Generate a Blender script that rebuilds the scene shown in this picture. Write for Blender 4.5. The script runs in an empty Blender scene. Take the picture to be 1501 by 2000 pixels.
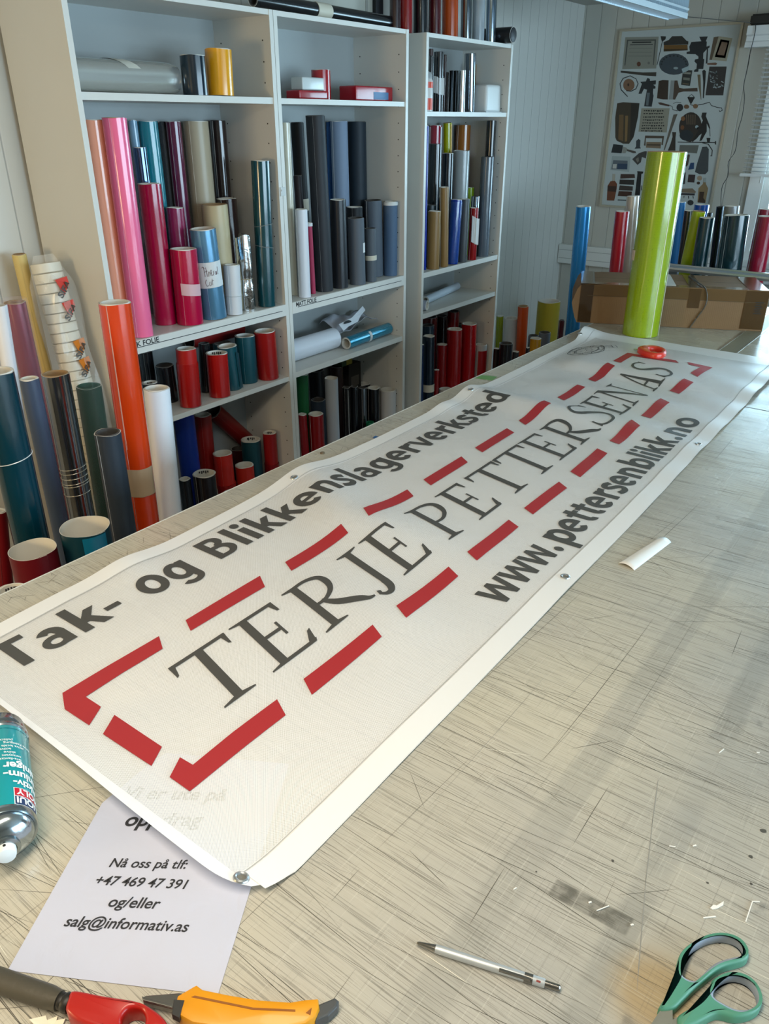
import bpy, bmesh, math, random
from math import sin, cos, pi, hypot, atan2, tan, atan, radians
from mathutils import Vector, Matrix
random.seed(11)
SC = bpy.context.scene
COL = SC.collection

# ------------------------------------------------------------------ materials
def lin(h):
    if not isinstance(h, str): return tuple(h)
    v = [int(h[i:i+2], 16)/255 for i in (1, 3, 5)]
    return tuple(c/12.92 if c <= .04045 else ((c+.055)/1.055)**2.4 for c in v)
MC = {}
def pm(col, rough=.5, metal=0., spec=.5, coat=0., crough=.05, trans=0., name=None):
    key = (col, rough, metal, spec, coat, crough, trans)
    if key in MC: return MC[key]
    m = bpy.data.materials.new(name or 'surface'); m.use_nodes = True
    b = m.node_tree.nodes['Principled BSDF']
    b.inputs['Base Color'].default_value = (*lin(col), 1)
    b.inputs['Roughness'].default_value = rough; b.inputs['Metallic'].default_value = metal
    b.inputs['Specular IOR Level'].default_value = spec
    b.inputs['Coat Weight'].default_value = coat; b.inputs['Coat Roughness'].default_value = crough
    if trans:
        nt = m.node_tree; mx = nt.nodes.new('ShaderNodeMixShader'); tr = nt.nodes.new('ShaderNodeBsdfTransparent')
        mx.inputs[0].default_value = trans
        nt.links.new(b.outputs[0], mx.inputs[1]); nt.links.new(tr.outputs[0], mx.inputs[2])
        nt.links.new(mx.outputs[0], nt.nodes['Material Output'].inputs[0])
    MC[key] = m
    return m
class NT:
    """small node-graph helper"""
    def __init__(s, name):
        s.m = bpy.data.materials.new(name); s.m.use_nodes = True; s.t = s.m.node_tree
        s.b = s.t.nodes['Principled BSDF']; s.out = s.t.nodes['Material Output']
        s.co = s.t.nodes.new('ShaderNodeTexCoord').outputs['Object']
        x = s.t.nodes.new('ShaderNodeSeparateXYZ'); s.t.links.new(s.co, x.inputs[0])
        s.x, s.y, s.z = x.outputs
    def set(s, sock, v):
        if hasattr(v, 'is_output'): s.t.links.new(v, sock)
        else: sock.default_value = v
    def math(s, op, a, b=0., c=0.):
        n = s.t.nodes.new('ShaderNodeMath'); n.operation = op
        for i, v in enumerate((a, b, c)): s.set(n.inputs[i], v)
        return n.outputs[0]
    def noise(s, scale, vec=None, detail=3, rough=.5, dist=0.):
        n = s.t.nodes.new('ShaderNodeTexNoise'); n.inputs['Scale'].default_value = scale
        n.inputs['Detail'].default_value = detail; n.inputs['Roughness'].default_value = rough; n.inputs['Distortion'].default_value = dist
        s.t.links.new(vec or s.co, n.inputs['Vector']); return n.outputs['Fac']
    def mapping(s, scale=(1, 1, 1), rot=(0, 0, 0)):
        n = s.t.nodes.new('ShaderNodeMapping'); n.inputs['Scale'].default_value = scale; n.inputs['Rotation'].default_value = rot
        s.t.links.new(s.co, n.inputs['Vector']); return n.outputs[0]
    def ramp(s, f, lo, hi, a=0., b=1.):
        n = s.t.nodes.new('ShaderNodeMapRange'); n.clamp = True; n.interpolation_type = 'SMOOTHSTEP'
        s.set(n.inputs[0], f)
        for i, v in enumerate((lo, hi, a, b)): n.inputs[i+1].default_value = v
        return n.outputs[0]
    def mix(s, f, a, b):
        n = s.t.nodes.new('ShaderNodeMix'); n.data_type = 'RGBA'
        s.set(n.inputs[0], f)
        for i, v in ((6, a), (7, b)):
            s.set(n.inputs[i], v if hasattr(v, 'is_output') else (*lin(v), 1))
        return n.outputs[2]
    def bump(s, h, strength=.3, dist=.001):
        n = s.t.nodes.new('ShaderNodeBump'); n.inputs['Strength'].default_value = strength; n.inputs['Distance'].default_value = dist
        s.t.links.new(h, n.inputs['Height']); s.t.links.new(n.outputs[0], s.b.inputs['Normal'])
    def base(s, c, rough=None):
        s.set(s.b.inputs['Base Color'], c if hasattr(c, 'is_output') else (*lin(c), 1))
        if rough is not None: s.set(s.b.inputs['Roughness'], rough)

def mat_panel(axis, col):
    n = NT('painted_panel')
    u = n.y if axis == 'y' else n.x
    f = n.math('FRACT', n.math('DIVIDE', n.math('ADD', u, 10.), .105))
    g = n.math('ABSOLUTE', n.math('SUBTRACT', f, .5))
    gr = n.ramp(g, .0, .045, 0., 1.)
    n.base(n.mix(gr, tuple(c*.72 for c in lin(col)), col), .42)
    n.bump(gr, .6, .003)
    return n.m
def mat_table():
    n = NT('scratched_cutting_surface')
    big = n.noise(2.2, detail=4)
    c = n.mix(n.ramp(big, .35, .7), '#c1baa8', '#b0aca2')
    # cool grey dust strips that run along the table
    def strip(c0, w, soft):
        d = n.math('ABSOLUTE', n.math('SUBTRACT', n.math('ADD', n.x, n.math('MULTIPLY', n.math('SUBTRACT', n.noise(3.), .5), .02)), c0))
        return n.ramp(d, w, w+soft, 1., 0.)
    c = n.mix(n.math('MULTIPLY', strip(-.232, .016, .01), .40), c, '#95938a')
    c = n.mix(n.math('MULTIPLY', strip(-.108, .010, .012), n.ramp(n.noise(9.), .35, .6, .1, .6)), c, '#85847c')
    c = n.mix(n.math('MULTIPLY', n.ramp(n.x, -.32, -.05, 0., .8), n.ramp(n.noise(5.), .3, .7, .5, 1.)), c, '#9c9c97')
    # dark yellowish shadow beside the scissors, painted into the table colour
    dx = n.math('SUBTRACT', n.x, -.06); dy = n.math('SUBTRACT', n.y, .51)
    d = n.math('SQRT', n.math('ADD', n.math('MULTIPLY', dx, dx), n.math('MULTIPLY', dy, dy)))
    c = n.mix(n.ramp(d, .02, .06, .65, 0.), c, '#a88c58')
    # grey rectangular dirt mark with a worn centre
    dx = n.math('ABSOLUTE', n.math('SUBTRACT', n.x, -.150)); dy = n.math('ABSOLUTE', n.math('SUBTRACT', n.math('SUBTRACT', n.y, .560), n.math('MULTIPLY', n.math('ADD', n.x, .15), .05)))
    msk = n.math('MULTIPLY', n.ramp(dx, .040, .044, 1., 0.), n.ramp(dy, .010, .013, 1., 0.))
    c = n.mix(n.math('MULTIPLY', msk, n.ramp(n.noise(60., detail=5), .38, .66, .95, .45)), c, '#64625a')
    # smudges at the far right
    sp = n.ramp(n.noise(14., detail=5, rough=.6), .60, .70)
    c = n.mix(n.math('MULTIPLY', n.math('MULTIPLY', sp, n.ramp(n.x, -.20, -.05)), .6), c, '#6a6a66')
    # knife cuts: thin stretched noise crossing the table, finer ones along it
    for sc, rot, lo, hi, amt in (((9, 480, 1), -.07, .57, .67, .42), ((7, 800, 1), -.03, .58, .68, .36), ((420, 10, 1), .02, .62, .70, .16), ((12, 640, 1), -.16, .60, .69, .34), ((6, 380, 1), .05, .63, .69, .30)):
        f = n.ramp(n.noise(1., n.mapping(sc, (0, 0, rot)), detail=2), lo, hi)
        c = n.mix(n.math('MULTIPLY', f, amt), c, '#57544b')
    for sc, rot in (((10, 600, 1), -.05), ((500, 9, 1), 0.)):
        f = n.ramp(n.noise(1., n.mapping(sc, (.3, .1, rot)), detail=2), .62, .70)
        c = n.mix(n.math('MULTIPLY', f, .16), c, '#dedbcf')
    n.base(c, n.ramp(n.noise(7., detail=4), .3, .7, .20, .34)); n.b.inputs['Specular IOR Level'].default_value = .6
    n.bump(n.noise(1., n.mapping((20, 500, 1), (0, 0, .1))), .15, .0006)
    return n.m
def mat_banner():
    n = NT('mesh_banner_fabric')
    p = .0019
    a = n.math('SINE', n.math('MULTIPLY', n.x, 2*pi/p)); b = n.math('SINE', n.math('MULTIPLY', n.y, 2*pi/p))
    hole = n.math('GREATER_THAN', n.math('MULTIPLY', a, b), .30)
    inside = n.math('MULTIPLY', n.math('LESS_THAN', n.x, -.467), n.math('GREATER_THAN', n.x, -1.105))
    inside = n.math('MULTIPLY', inside, n.math('LESS_THAN', n.y, 2.80)); inside = n.math('MULTIPLY', inside, n.math('GREATER_THAN', n.y, .358))
    n.base('#fcfbfa', .30); n.b.inputs['Specular IOR Level'].default_value = .5
    n.bump(n.math('MULTIPLY', a, b), .25, .0003)
    tr = n.t.nodes.new('ShaderNodeBsdfTransparent'); mx = n.t.nodes.new('ShaderNodeMixShader')
    tl = n.t.nodes.new('ShaderNodeBsdfTranslucent'); tl.inputs[0].default_value = (.85, .85, .84, 1)
    m0 = n.t.nodes.new('ShaderNodeMixShader'); m0.inputs[0].default_value = .12
    n.t.links.new(n.b.outputs[0], m0.inputs[1]); n.t.links.new(tl.outputs[0], m0.inputs[2])
    n.t.links.new(n.math('MULTIPLY', n.math('MULTIPLY', hole, inside), .88), mx.inputs[0])
    n.t.links.new(m0.outputs[0], mx.inputs[1]); n.t.links.new(tr.outputs[0], mx.inputs[2]); n.t.links.new(mx.outputs[0], n.out.inputs[0])
    return n.m
def mat_card():
    n = NT('corrugated_cardboard')
    c = n.mix(n.noise(6., detail=4), '#856640', '#745638')
    w = n.math('SINE', n.math('MULTIPLY', n.x, 900.))
    n.base(c, .7); n.bump(w, .15, .0005); return n.m
def mat_lime():
    n = NT('honeycomb_reflective_film')
    v = n.t.nodes.new('ShaderNodeTexVoronoi'); v.feature = 'DISTANCE_TO_EDGE'; v.inputs['Scale'].default_value = 230.
    v.inputs['Randomness'].default_value = .25
    n.t.links.new(n.mapping((1, 1, .8)), v.inputs['Vector'])
    e = n.ramp(v.outputs['Distance'], .0, .12)
    n.base(n.mix(e, '#7b9000', '#90a600'), .22); n.b.inputs['Coat Weight'].default_value = .6; n.b.inputs['Coat Roughness'].default_value = .08
    return n.m
def mat_paint(col, rough=.35, var=.04):
    n = NT('laminate'); l = lin(col)
    n.base(n.mix(n.noise(8., detail=3), tuple(x*(1-var) for x in l), tuple(min(1, x*(1+var)) for x in l)), rough)
    return n.m
def mat_crumple(col, metal, rough, sc=40., st=.8):
    n = NT('crumpled_sheet'); n.base(col, rough); n.b.inputs['Metallic'].default_value = metal
    n.bump(n.noise(sc, detail=3, rough=.6, dist=.6), st, .006); return n.m

# ------------------------------------------------------------------ geometry
def mk(name, bm, mats, parent=None, smooth=False, matrix=None):
    me = bpy.data.meshes.new(name); bm.normal_update(); bm.to_mesh(me); bm.free()
    for m in (mats if isinstance(mats, (list, tuple)) else [mats]): me.materials.append(m)
    if smooth:
        for p in me.polygons: p.use_smooth = True
        try: me.set_sharp_from_angle(angle=radians(40))
        except Exception: pass
    o = bpy.data.objects.new(name, me); COL.objects.link(o)
    if parent is not None: o.parent = parent
    if matrix is not None:
        if parent is None: o.matrix_world = matrix
        else: o.matrix_local = matrix
    return o
def tag(o, label=None, cat=None, group=None, kind=None):
    for k, v in (('label', label), ('category', cat), ('group', group), ('kind', kind)):
        if v: o[k] = v
    return o
def empty(name, loc=(0, 0, 0), rot=0.):
    o = bpy.data.objects.new(name, None); COL.objects.link(o); o.location = loc; o.rotation_euler = (0, 0, rot); o.empty_display_size = .05
    return o
def add_box(bm, x0, x1, y0, y1, z0, z1, mi=0, M=None):
    v = [bm.verts.new((x, y, z)) for z in (z0, z1) for y in (y0, y1) for x in (x0, x1)]
    if M is not None:
        for q in v: q.co = M @ q.co
    for f in ((0, 2, 3, 1), (4, 5, 7, 6), (0, 1, 5, 4), (2, 6, 7, 3), (0, 4, 6, 2), (1, 3, 7, 5)):
        fc = bm.faces.new([v[i] for i in f]); fc.material_index = mi
def box(name, x0, x1, y0, y1, z0, z1, m, parent=None, bev=0.):
    bm = bmesh.new(); add_box(bm, x0, x1, y0, y1, z0, z1)
    if bev: bmesh.ops.bevel(bm, geom=bm.edges[:], offset=bev, segments=2, affect='EDGES', profile=.7)
    return mk(name, bm, m, parent)
def add_prism(bm, pts, z0, z1, mi=0, bev=0.):
    """extrude an xy outline between two heights, optionally with a rounded top edge"""
    n = len(pts)
    if sum(pts[i][0]*pts[(i+1) % n][1]-pts[(i+1) % n][0]*pts[i][1] for i in range(n)) < 0: pts = pts[::-1]
    lv = [(z0, 0.)] + ([(z1-bev, 0.), (z1-bev*.3, bev*.3), (z1, bev)] if bev else [(z1, 0.)])
    rings = []
    for z, ins in lv:
        r = []
        for i in range(n):
            p = Vector(pts[i]).to_2d()
            if ins:
                a = (p-Vector(pts[i-1]).to_2d()).normalized(); b = (Vector(pts[(i+1) % n]).to_2d()-p).normalized()
                t = (a+b); t = t.normalized() if t.length > 1e-6 else a
                p = p+Vector((-t.y, t.x))*ins
            r.append(bm.verts.new((p.x, p.y, z)))
        rings.append(r)
    for a, b in zip(rings, rings[1:]):
        for i in range(n): bm.faces.new((a[i], a[(i+1) % n], b[(i+1) % n], b[i])).material_index = mi
    bm.faces.new(rings[-1]).material_index = mi; bm.faces.new(rings[0][::-1]).material_index = mi
def catmull(p, k=4, closed=True):
    o = []; n = len(p); q = [Vector(a) for a in p]
    rng = range(n) if closed else range(n-1)
    for i in rng:
        g = (lambda j: q[j % n]) if closed else (lambda j: q[max(0, min(n-1, j))])
        a, b, c, d = g(i-1), g(i), g(i+1), g(i+2)
        for s in range(k):
            t = s/k
            o.append(.5*((2*b)+(c-a)*t+(2*a-5*b+4*c-d)*t*t+(3*b-a-3*c+d)*t**3))
    if not closed: o.append(q[-1])
    return o
def add_ring_prism(bm, outer, inner, z0, z1, bev=.001, mi=0, mi_in=None):
    """outline with a hole: both loops resampled to equal counts and bridged"""
    N = 72
    def resample(loop, start):
        L = [Vector(p).to_2d() for p in catmull([(*p[:2], 0) for p in loop], 6)]
        if sum(L[i].x*L[(i+1) % len(L)].y-L[(i+1) % len(L)].x*L[i].y for i in range(len(L))) < 0: L = L[::-1]
        c = start; ang = [atan2((p-c).y, (p-c).x) for p in L]
        k = min(range(len(L)), key=lambda i: abs(ang[i])); L = L[k:]+L[:k]; L.append(L[0])
        d = [0.]
        for a, b in zip(L, L[1:]): d.append(d[-1]+(b-a).length)
        r = []; j = 0
        for i in range(N):
            t = d[-1]*i/N
            while d[j+1] < t: j += 1
            f = (t-d[j])/max(1e-9, d[j+1]-d[j]); r.append(L[j].lerp(L[j+1], f))
        return r
    c = sum((Vector(p[:2]) for p in inner), Vector((0, 0)))/len(inner)
    O, I = resample(outer, c), resample(inner, c)
    def ins(L, k):
        r = []
        for i in range(N):
            t = (L[(i+1) % N]-L[i-1]).normalized(); r.append(L[i]+Vector((-t.y, t.x))*k)
        return r
    prof = [(O, z0, 0), (O, z1-bev, 0), (ins(O, bev*.35), z1-bev*.3, 0), (ins(O, bev), z1, 0), (ins(I, -bev), z1, 1), (ins(I, -bev*.35), z1-bev*.3, 1), (I, z1-bev, 1), (I, z0, 1)]
    R = [[bm.verts.new((p.x, p.y, z)) for p in L] for L, z, _ in prof]
    for k in range(len(R)):
        a, b = R[k], R[(k+1) % len(R)]
        m = mi_in if (mi_in is not None and prof[k][2] and prof[(k+1) % len(R)][2]) else mi
        for i in range(N): bm.faces.new((a[i], a[(i+1) % N], b[(i+1) % N], b[i])).material_index = m
    return
def add_lathe(bm, prof, seg=32, mi=0, M=None, caps=True):
    R = []
    for r, z in prof:
        R.append([bm.verts.new((max(r, 1e-5)*cos(2*pi*i/seg), max(r, 1e-5)*sin(2*pi*i/seg), z)) for i in range(seg)])
    for a, b in zip(R, R[1:]):
        for i in range(seg): bm.faces.new((a[i], a[(i+1) % seg], b[(i+1) % seg], b[i])).material_index = mi
    if caps:
        bm.faces.new(R[0][::-1]).material_index = mi; bm.faces.new(R[-1]).material_index = mi
    if M is not None:
        for r in R:
            for v in r: v.co = M @ v.co
def add_pipe(bm, pts, r, seg=8, mi=0, closed=False):
    P = [Vector(p) for p in pts]; n = len(P); R = []
    for i, p in enumerate(P):
        t = (P[(i+1) % n]-P[i-1]) if closed else (P[min(i+1, n-1)]-P[max(i-1, 0)])
        t.normalize(); up = Vector((0, 0, 1)) if abs(t.z) < .9 else Vector((1, 0, 0))
        a = t.cross(up).normalized(); b = t.cross(a)
        R.append([bm.verts.new(p+(a*cos(2*pi*k/seg)+b*sin(2*pi*k/seg))*r) for k in range(seg)])
    for i in range(n if closed else n-1):
        a, b = R[i], R[(i+1) % n]
        for k in range(seg): bm.faces.new((a[k], a[(k+1) % seg], b[(k+1) % seg], b[k])).material_index = mi
    if not closed: bm.faces.new(R[0][::-1]).material_index = mi; bm.faces.new(R[-1]).material_index = mi
def add_patch(bm, r, z0, z1, a0, a1, skew=0., mi=0, seg=14, th=.0004, wob=0.):
    """a piece of tape wrapped on a cylinder about local z"""
    top = []; bot = []; ti = []; bi = []
    for i in range(seg+1):
        t = i/seg; a = a0+(a1-a0)*t; dz = skew*(t-.5)
        w = wob*sin(t*9)+wob*.6*sin(t*23)
        for lst, z, rr in ((top, z1, r+th), (bot, z0, r+th), (ti, z1, r-.0004), (bi, z0, r-.0004)):
            lst.append(bm.verts.new((rr*cos(a)+(abs(w) if rr > r else 0)*cos(a), rr*sin(a)+(abs(w) if rr > r else 0)*sin(a), z+dz+w*.4)))
    for i in range(seg):
        for q in ((bot[i], bot[i+1], top[i+1], top[i]), (top[i], top[i+1], ti[i+1], ti[i]), (bi[i], bi[i+1], bot[i+1], bot[i])):
            bm.faces.new(q).material_index = mi
    bm.faces.new((bot[0], top[0], ti[0], bi[0])).material_index = mi; bm.faces.new((top[-1], bot[-1], bi[-1], ti[-1])).material_index = mi

def text_mesh(s, bold=0., shear=0.):
    cu = bpy.data.curves.new('txt', 'FONT'); cu.body = s; cu.size = 1.; cu.offset = bold; cu.shear = shear; cu.resolution_u = 6; cu.fill_mode = 'FRONT'
    o = bpy.data.objects.new('txt', cu); COL.objects.link(o); bpy.context.view_layer.update()
    me = bpy.data.meshes.new_from_object(o.evaluated_get(bpy.context.evaluated_depsgraph_get()))
    V = [(v.co.x, v.co.y) for v in me.vertices]; F = [list(p.vertices) for p in me.polygons]
    bpy.data.objects.remove(o); bpy.data.curves.remove(cu); bpy.data.meshes.remove(me)
    return V, F
def put_text(bm, s, fn, bold=0., shear=0., mi=0, maxlen=0.):
    """fn maps unit text coordinates (x 0..1 over the width, y in em) to 3D"""
    V, F = text_mesh(s, bold, shear)
    x0 = min(v[0] for v in V); x1 = max(v[0] for v in V)
    vs = [bm.verts.new(fn((v[0]-x0)/(x1-x0), v[1], x1-x0)) for v in V]
    for f in F:
        try: bm.faces.new([vs[i] for i in f]).material_index = mi
        except ValueError: pass

# sans bold glyphs drawn as strokes: (advance, list of shapes) in em units
def sans(ch):
    S = .153
    R = lambda x0, x1, y0, y1: ('p', [(x0, y0), (x1, y0), (x1, y1), (x0, y1)])
    A = lambda cx, cy, rx, ry, a0, a1, sx=S, sy=.12: ('a', cx, cy, rx, ry, a0, a1, sx, sy)
    st = R(.06, .06+S, 0, .49); asc = R(.06, .06+S, 0, .71)
    G = {
    'T': (.54, [R(0, .53, .565, .674), R(.188, .343, 0, .57)]),
    'a': (.51, [R(.30, .448, 0, .33), A(.25, .315, .195, .185, 0, 150), A(.225, .145, .20, .155, 0, 360, .115, .09)]),
    'k': (.53, [asc, ('p', [(.17, .19), (.165, .27), (.355, .49), (.52, .49), (.27, .18)]), ('p', [(.215, .27), (.365, 0), (.535, 0), (.325, .335)])]),
    '-': (.32, [R(.03, .28, .19, .29)]),
    'o': (.57, [A(.285, .245, .26, .257, 0, 360)]),
    'g': (.575, [A(.265, .248, .24, .25, 0, 360, .148, .112), R(.37, .52, -.03, .49), A(.275, -.03, .242, .175, 205, 360, .132, .10)]),
    'B': (.58, [R(.07, .21, 0, .674), R(.07, .31, .57, .674), R(.07, .33, .30, .395), R(.07, .32, 0, .1), A(.30, .505, .205, .169, -90, 90, .14, .10), A(.31, .1975, .235, .1975, -90, 90, .145, .10)]),
    'l': (.255, [asc]), 'i': (.255, [st, A(.127, .635, .083, .083, 0, 360, .082, .082)]),
    'e': (.53, [A(.265, .245, .252, .257, 0, 312), R(.07, .517, .200, .285)]),
    'n': (.58, [st, A(.285, .27, .237, .23, 0, 165, .152, .125), R(.37, .522, 0, .28)]),
    's': (.42, [('s', [(.37, .395), (.25, .445), (.125, .42), (.105, .34), (.20, .27), (.31, .205), (.325, .11), (.22, .045), (.09, .055), (.02, .09)], .124)]),
    'r': (.375, [st, A(.345, .245, .285, .25, 82, 165, .135, .13)]),
    'v': (.52, [('p', [(0, .49), (.145, .49), (.325, 0), (.20, 0)]), ('p', [(.52, .49), (.38, .49), (.20, 0), (.325, 0)])]),
    'w': (.79, [('p', [(0, .49), (.14, .49), (.255, 0), (.13, 0)]), ('p', [(.13, 0), (.255, 0), (.45, .49), (.335, .49)]), ('p', [(.335, .49), (.45, .49), (.65, 0), (.525, 0)]), ('p', [(.525, 0), (.65, 0), (.78, .49), (.645, .49)])]),
    't': (.37, [R(.11, .262, .13, .60), R(.02, .36, .39, .49), A(.30, .15, .185, .16, 180, 285, .135, .11)]),
    'd': (.58, [A(.265, .245, .242, .257, 0, 360, .148, .118), R(.372, .524, 0, .71)]),
    'b': (.58, [A(.318, .245, .242, .257, 0, 360, .148, .118), asc]),
    'p': (.58, [A(.318, .245, .242, .257, 0, 360, .148, .118), R(.06, .213, -.20, .49)]),
    '.': (.23, [A(.11, .075, .085, .085, 0, 360, .084, .084)])}
    return G[ch]
def put_sans(bm, s, fn):
    """fn(u 0..1, v em) -> 3D"""
    tot = sum(sans(c)[0] for c in s); x = 0.
    for c in s:
        adv, sh = sans(c)
        P = lambda px, py: fn((x+px)/tot, py)
        for q in sh:
            if q[0] == 'p': bm.faces.new([bm.verts.new(P(*p)) for p in q[1]])
            elif q[0] == 'a':
                _, cx, cy, rx, ry, a0, a1, sx, sy = q; n = max(6, int(abs(a1-a0)/9)); prev = None
                for i in range(n+1):
                    a = radians(a0+(a1-a0)*i/n)
                    cur = (bm.verts.new(P(cx+rx*cos(a), cy+ry*sin(a))), bm.verts.new(P(cx+(rx-sx)*cos(a), cy+(ry-sy)*sin(a))))
                    if prev: bm.faces.new((prev[0], prev[1], cur[1], cur[0]))
                    prev = cur
            else:
                c_ = catmull([(p[0], p[1], 0) for p in q[1]], 5, False); w = q[2]; prev = None
                for i, p in enumerate(c_):
                    t = (c_[min(i+1, len(c_)-1)]-c_[max(i-1, 0)]); t.normalize(); nx, ny = -t.y*w/2, t.x*w/2
                    cur = (bm.verts.new(P(p.x+nx, p.y+ny)), bm.verts.new(P(p.x-nx, p.y-ny)))
                    if prev: bm.faces.new((prev[0], prev[1], cur[1], cur[0]))
                    prev = cur
        x += adv

# ------------------------------------------------------------------ camera
CAM_H = 1.685
f_px, yh, xv = 1510., 236., 2020.
pitch = atan((1000-yh)/f_px); yaw = atan((xv-750.5)/hypot(f_px, 1000-yh))
cd = bpy.data.cameras.new('camera'); cam = bpy.data.objects.new('camera', cd); COL.objects.link(cam); SC.camera = cam
cam.location = (0, 0, CAM_H); cam.rotation_euler = (pi/2-pitch, 0, yaw)
cd.sensor_fit = 'HORIZONTAL'; cd.sensor_width = 36.; cd.lens = f_px*36/1501.; cd.clip_start = .02
CAMP = Vector((0, 0, CAM_H))

# ------------------------------------------------------------------ room
XL, YW, XR, YF, ZC = -2.505, 5.48, 2.5, -2.4, 2.345
WALL_SHADED = '#b9b7ad'  # back wall's shade put into its colour, darker than the left wall
m_wl, m_wb = mat_panel('y', '#d6d6d0'), mat_panel('x', WALL_SHADED)
def struct(o): o['kind'] = 'structure'; return o
struct(box('floor', XL-.1, XR+.1, YF-.1, YW+.1, -.08, 0, mat_paint('#6b655c', .5)))
struct(box('ceiling', XL-.1, XR+.1, YF-.1, YW+.1, ZC, ZC+.08, mat_paint('#b4b2aa', .7)))
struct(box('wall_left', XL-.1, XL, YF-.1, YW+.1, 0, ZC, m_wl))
struct(box('wall_front', XL, XR, YF-.1, YF, 0, ZC, mat_paint('#d8cdb4', .7)))
WX0, WX1, WZ0, WZ1 = -1.22, .70, .95, 2.10
bm = bmesh.new()
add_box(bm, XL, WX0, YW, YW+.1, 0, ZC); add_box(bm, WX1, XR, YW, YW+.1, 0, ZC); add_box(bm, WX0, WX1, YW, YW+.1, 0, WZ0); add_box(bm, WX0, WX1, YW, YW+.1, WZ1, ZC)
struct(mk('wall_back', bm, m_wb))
RY0, RY1, RZ0, RZ1 = .1, 3.7, .98, 2.1
bm = bmesh.new()
add_box(bm, XR, XR+.1, YF, RY0, 0, ZC); add_box(bm, XR, XR+.1, RY1, YW, 0, ZC); add_box(bm, XR, XR+.1, RY0, RY1, 0, RZ0); add_box(bm, XR, XR+.1, RY0, RY1, RZ1, ZC)
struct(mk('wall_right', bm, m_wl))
def window(name, axis, a0, a1, z0, z1, w):
    root = struct(empty(name))
    white = pm('#e6e6e2', .35)
    bm = bmesh.new(); fw = .05
    def bx(p0, p1, q0, q1, d0, d1):
        if axis == 'x': add_box(bm, p0, p1, w+d0, w+d1, q0, q1)
        else: add_box(bm, w+d0, w+d1, p0, p1, q0, q1)
    for p0, p1, q0, q1 in ((a0, a0+fw, z0, z1), (a1-fw, a1, z0, z1), (a0+fw, a1-fw, z0, z0+fw), (a0+fw, a1-fw, z1-fw, z1)): bx(p0, p1, q0, q1, .02, .08)
    mid = (a0+a1)/2
    bx(mid-.03, mid+.03, z0+fw, z1-fw, .025, .075)
    mk('window_frame', bm, white, root)
    bm = bmesh.new()
    for p0, p1, q0, q1 in ((a0-.08, a0, z0-.08, z1+.06), (a1, a1+.08, z0-.08, z1+.06), (a0, a1, z1, z1+.06), (a0, a1, z0-.08, z0)): bx(p0, p1, q0, q1, -.018, -.001)
    mk('window_casing', bm, white, root)
    bm = bmesh.new(); bx(a0+fw, a1-fw, z0+fw, z1-fw, .048, .052)
    g = NT('clear_glass'); gl = g.t.nodes.new('ShaderNodeBsdfGlossy'); gl.inputs['Roughness'].default_value = .02
    tr = g.t.nodes.new('ShaderNodeBsdfTransparent'); fr = g.t.nodes.new('ShaderNodeFresnel'); fr.inputs[0].default_value = 1.3; mx = g.t.nodes.new('ShaderNodeMixShader')
    g.t.links.new(fr.outputs[0], mx.inputs[0]); g.t.links.new(tr.outputs[0], mx.inputs[1]); g.t.links.new(gl.outputs[0], mx.inputs[2]); g.t.links.new(mx.outputs[0], g.out.inputs[0])
    mk('window_pane', bm, g.m, root)
window('window_1', 'x', WX0, WX1, WZ0, WZ1, YW)
window('window_2', 'y', RY0, RY1, RZ0, RZ1, XR)

# ------------------------------------------------------------------ bookcases
XF, XB = -2.16, -2.44
m_shelf = mat_paint('#d8d6cf', .38, .02)
m_back_shaded = mat_paint('#9fa4a4', .45, .02)  # shade inside the bays put into the back panel colour
m_hole = pm('#2b2621', .8)
MAINZ = {}
def bookcase(y0, y1, shelves, label, lettered):
    t = .018
    root = empty('bookcase', ((XF-.32/2), (y0+y1)/2, 0))
    tag(root, label, 'bookcase', 'white bookcases along the panelled wall')
    L = -Vector(root.location)
    def part(name, bx, m_=None):
        bm = bmesh.new()
        for b in bx: add_box(bm, *b)
        bmesh.ops.translate(bm, verts=bm.verts, vec=L)
        return mk(name, bm, m_ or m_shelf, root)
    for ya in (y0, y1-t):
        o = part('side_panel', [(XF-.32, XF, ya, ya+t, 0, 2.02)])
        bm = bmesh.new()
        inner = ya+t if ya == y0 else ya
        s = 1 if ya == y0 else -1
        for x in (XF-.037, XF-.245):
            z = .14
            while z < 1.98:
                M = Matrix.Translation(Vector((x, inner+s*.0004, z))+L) @ Matrix.Rotation(pi/2, 4, 'X')
                add_lathe(bm, [(.0026, -.0003), (.0026, .0003)], 8, 0, M); z += .032*2
        mk('pin_holes', bm, m_hole, o)
    part('back_panel', m_=m_back_shaded, bx=[(XF-.284, XF-.280, y0+t, y1-t, .0, 2.005)])
    part('top_panel', [(XF-.28, XF-.002, y0+t, y1-t, 2.004, 2.02)])
    part('plinth', [(XF-.02, XF-.006, y0+t, y1-t, 0, .072)])
    for z0, z1, lip in shelves:
        bx = [(XF-.28, XF-.004, y0+t, y1-t, z0, z1)]
        o = part('shelf', bx)
        if lip:
            bm = bmesh.new(); add_box(bm, XF-.020, XF+.001, y0+t, y1-t, z0-.022, z1-.0005); bmesh.ops.translate(bm, verts=bm.verts, vec=L)
            mk('label_strip', bm, m_shelf, o)
            if lettered:
                txt, ya, zb, yl = lettered
                bm = bmesh.new(); yy0, yy1 = ya
                put_text(bm, txt, lambda u, v, w: Vector((XF+.0015, yy0+(yy1-yy0)*u, zb+v*.0240))+L, .02)
                add_box(bm, XF+.0008, XF+.0016, yl, y1-t-.02, zb-.0042, zb-.0020, 0, Matrix.Translation(L))
                mk('lettering', bm, pm('#1c1c1c', .6), o)
    return root
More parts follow.
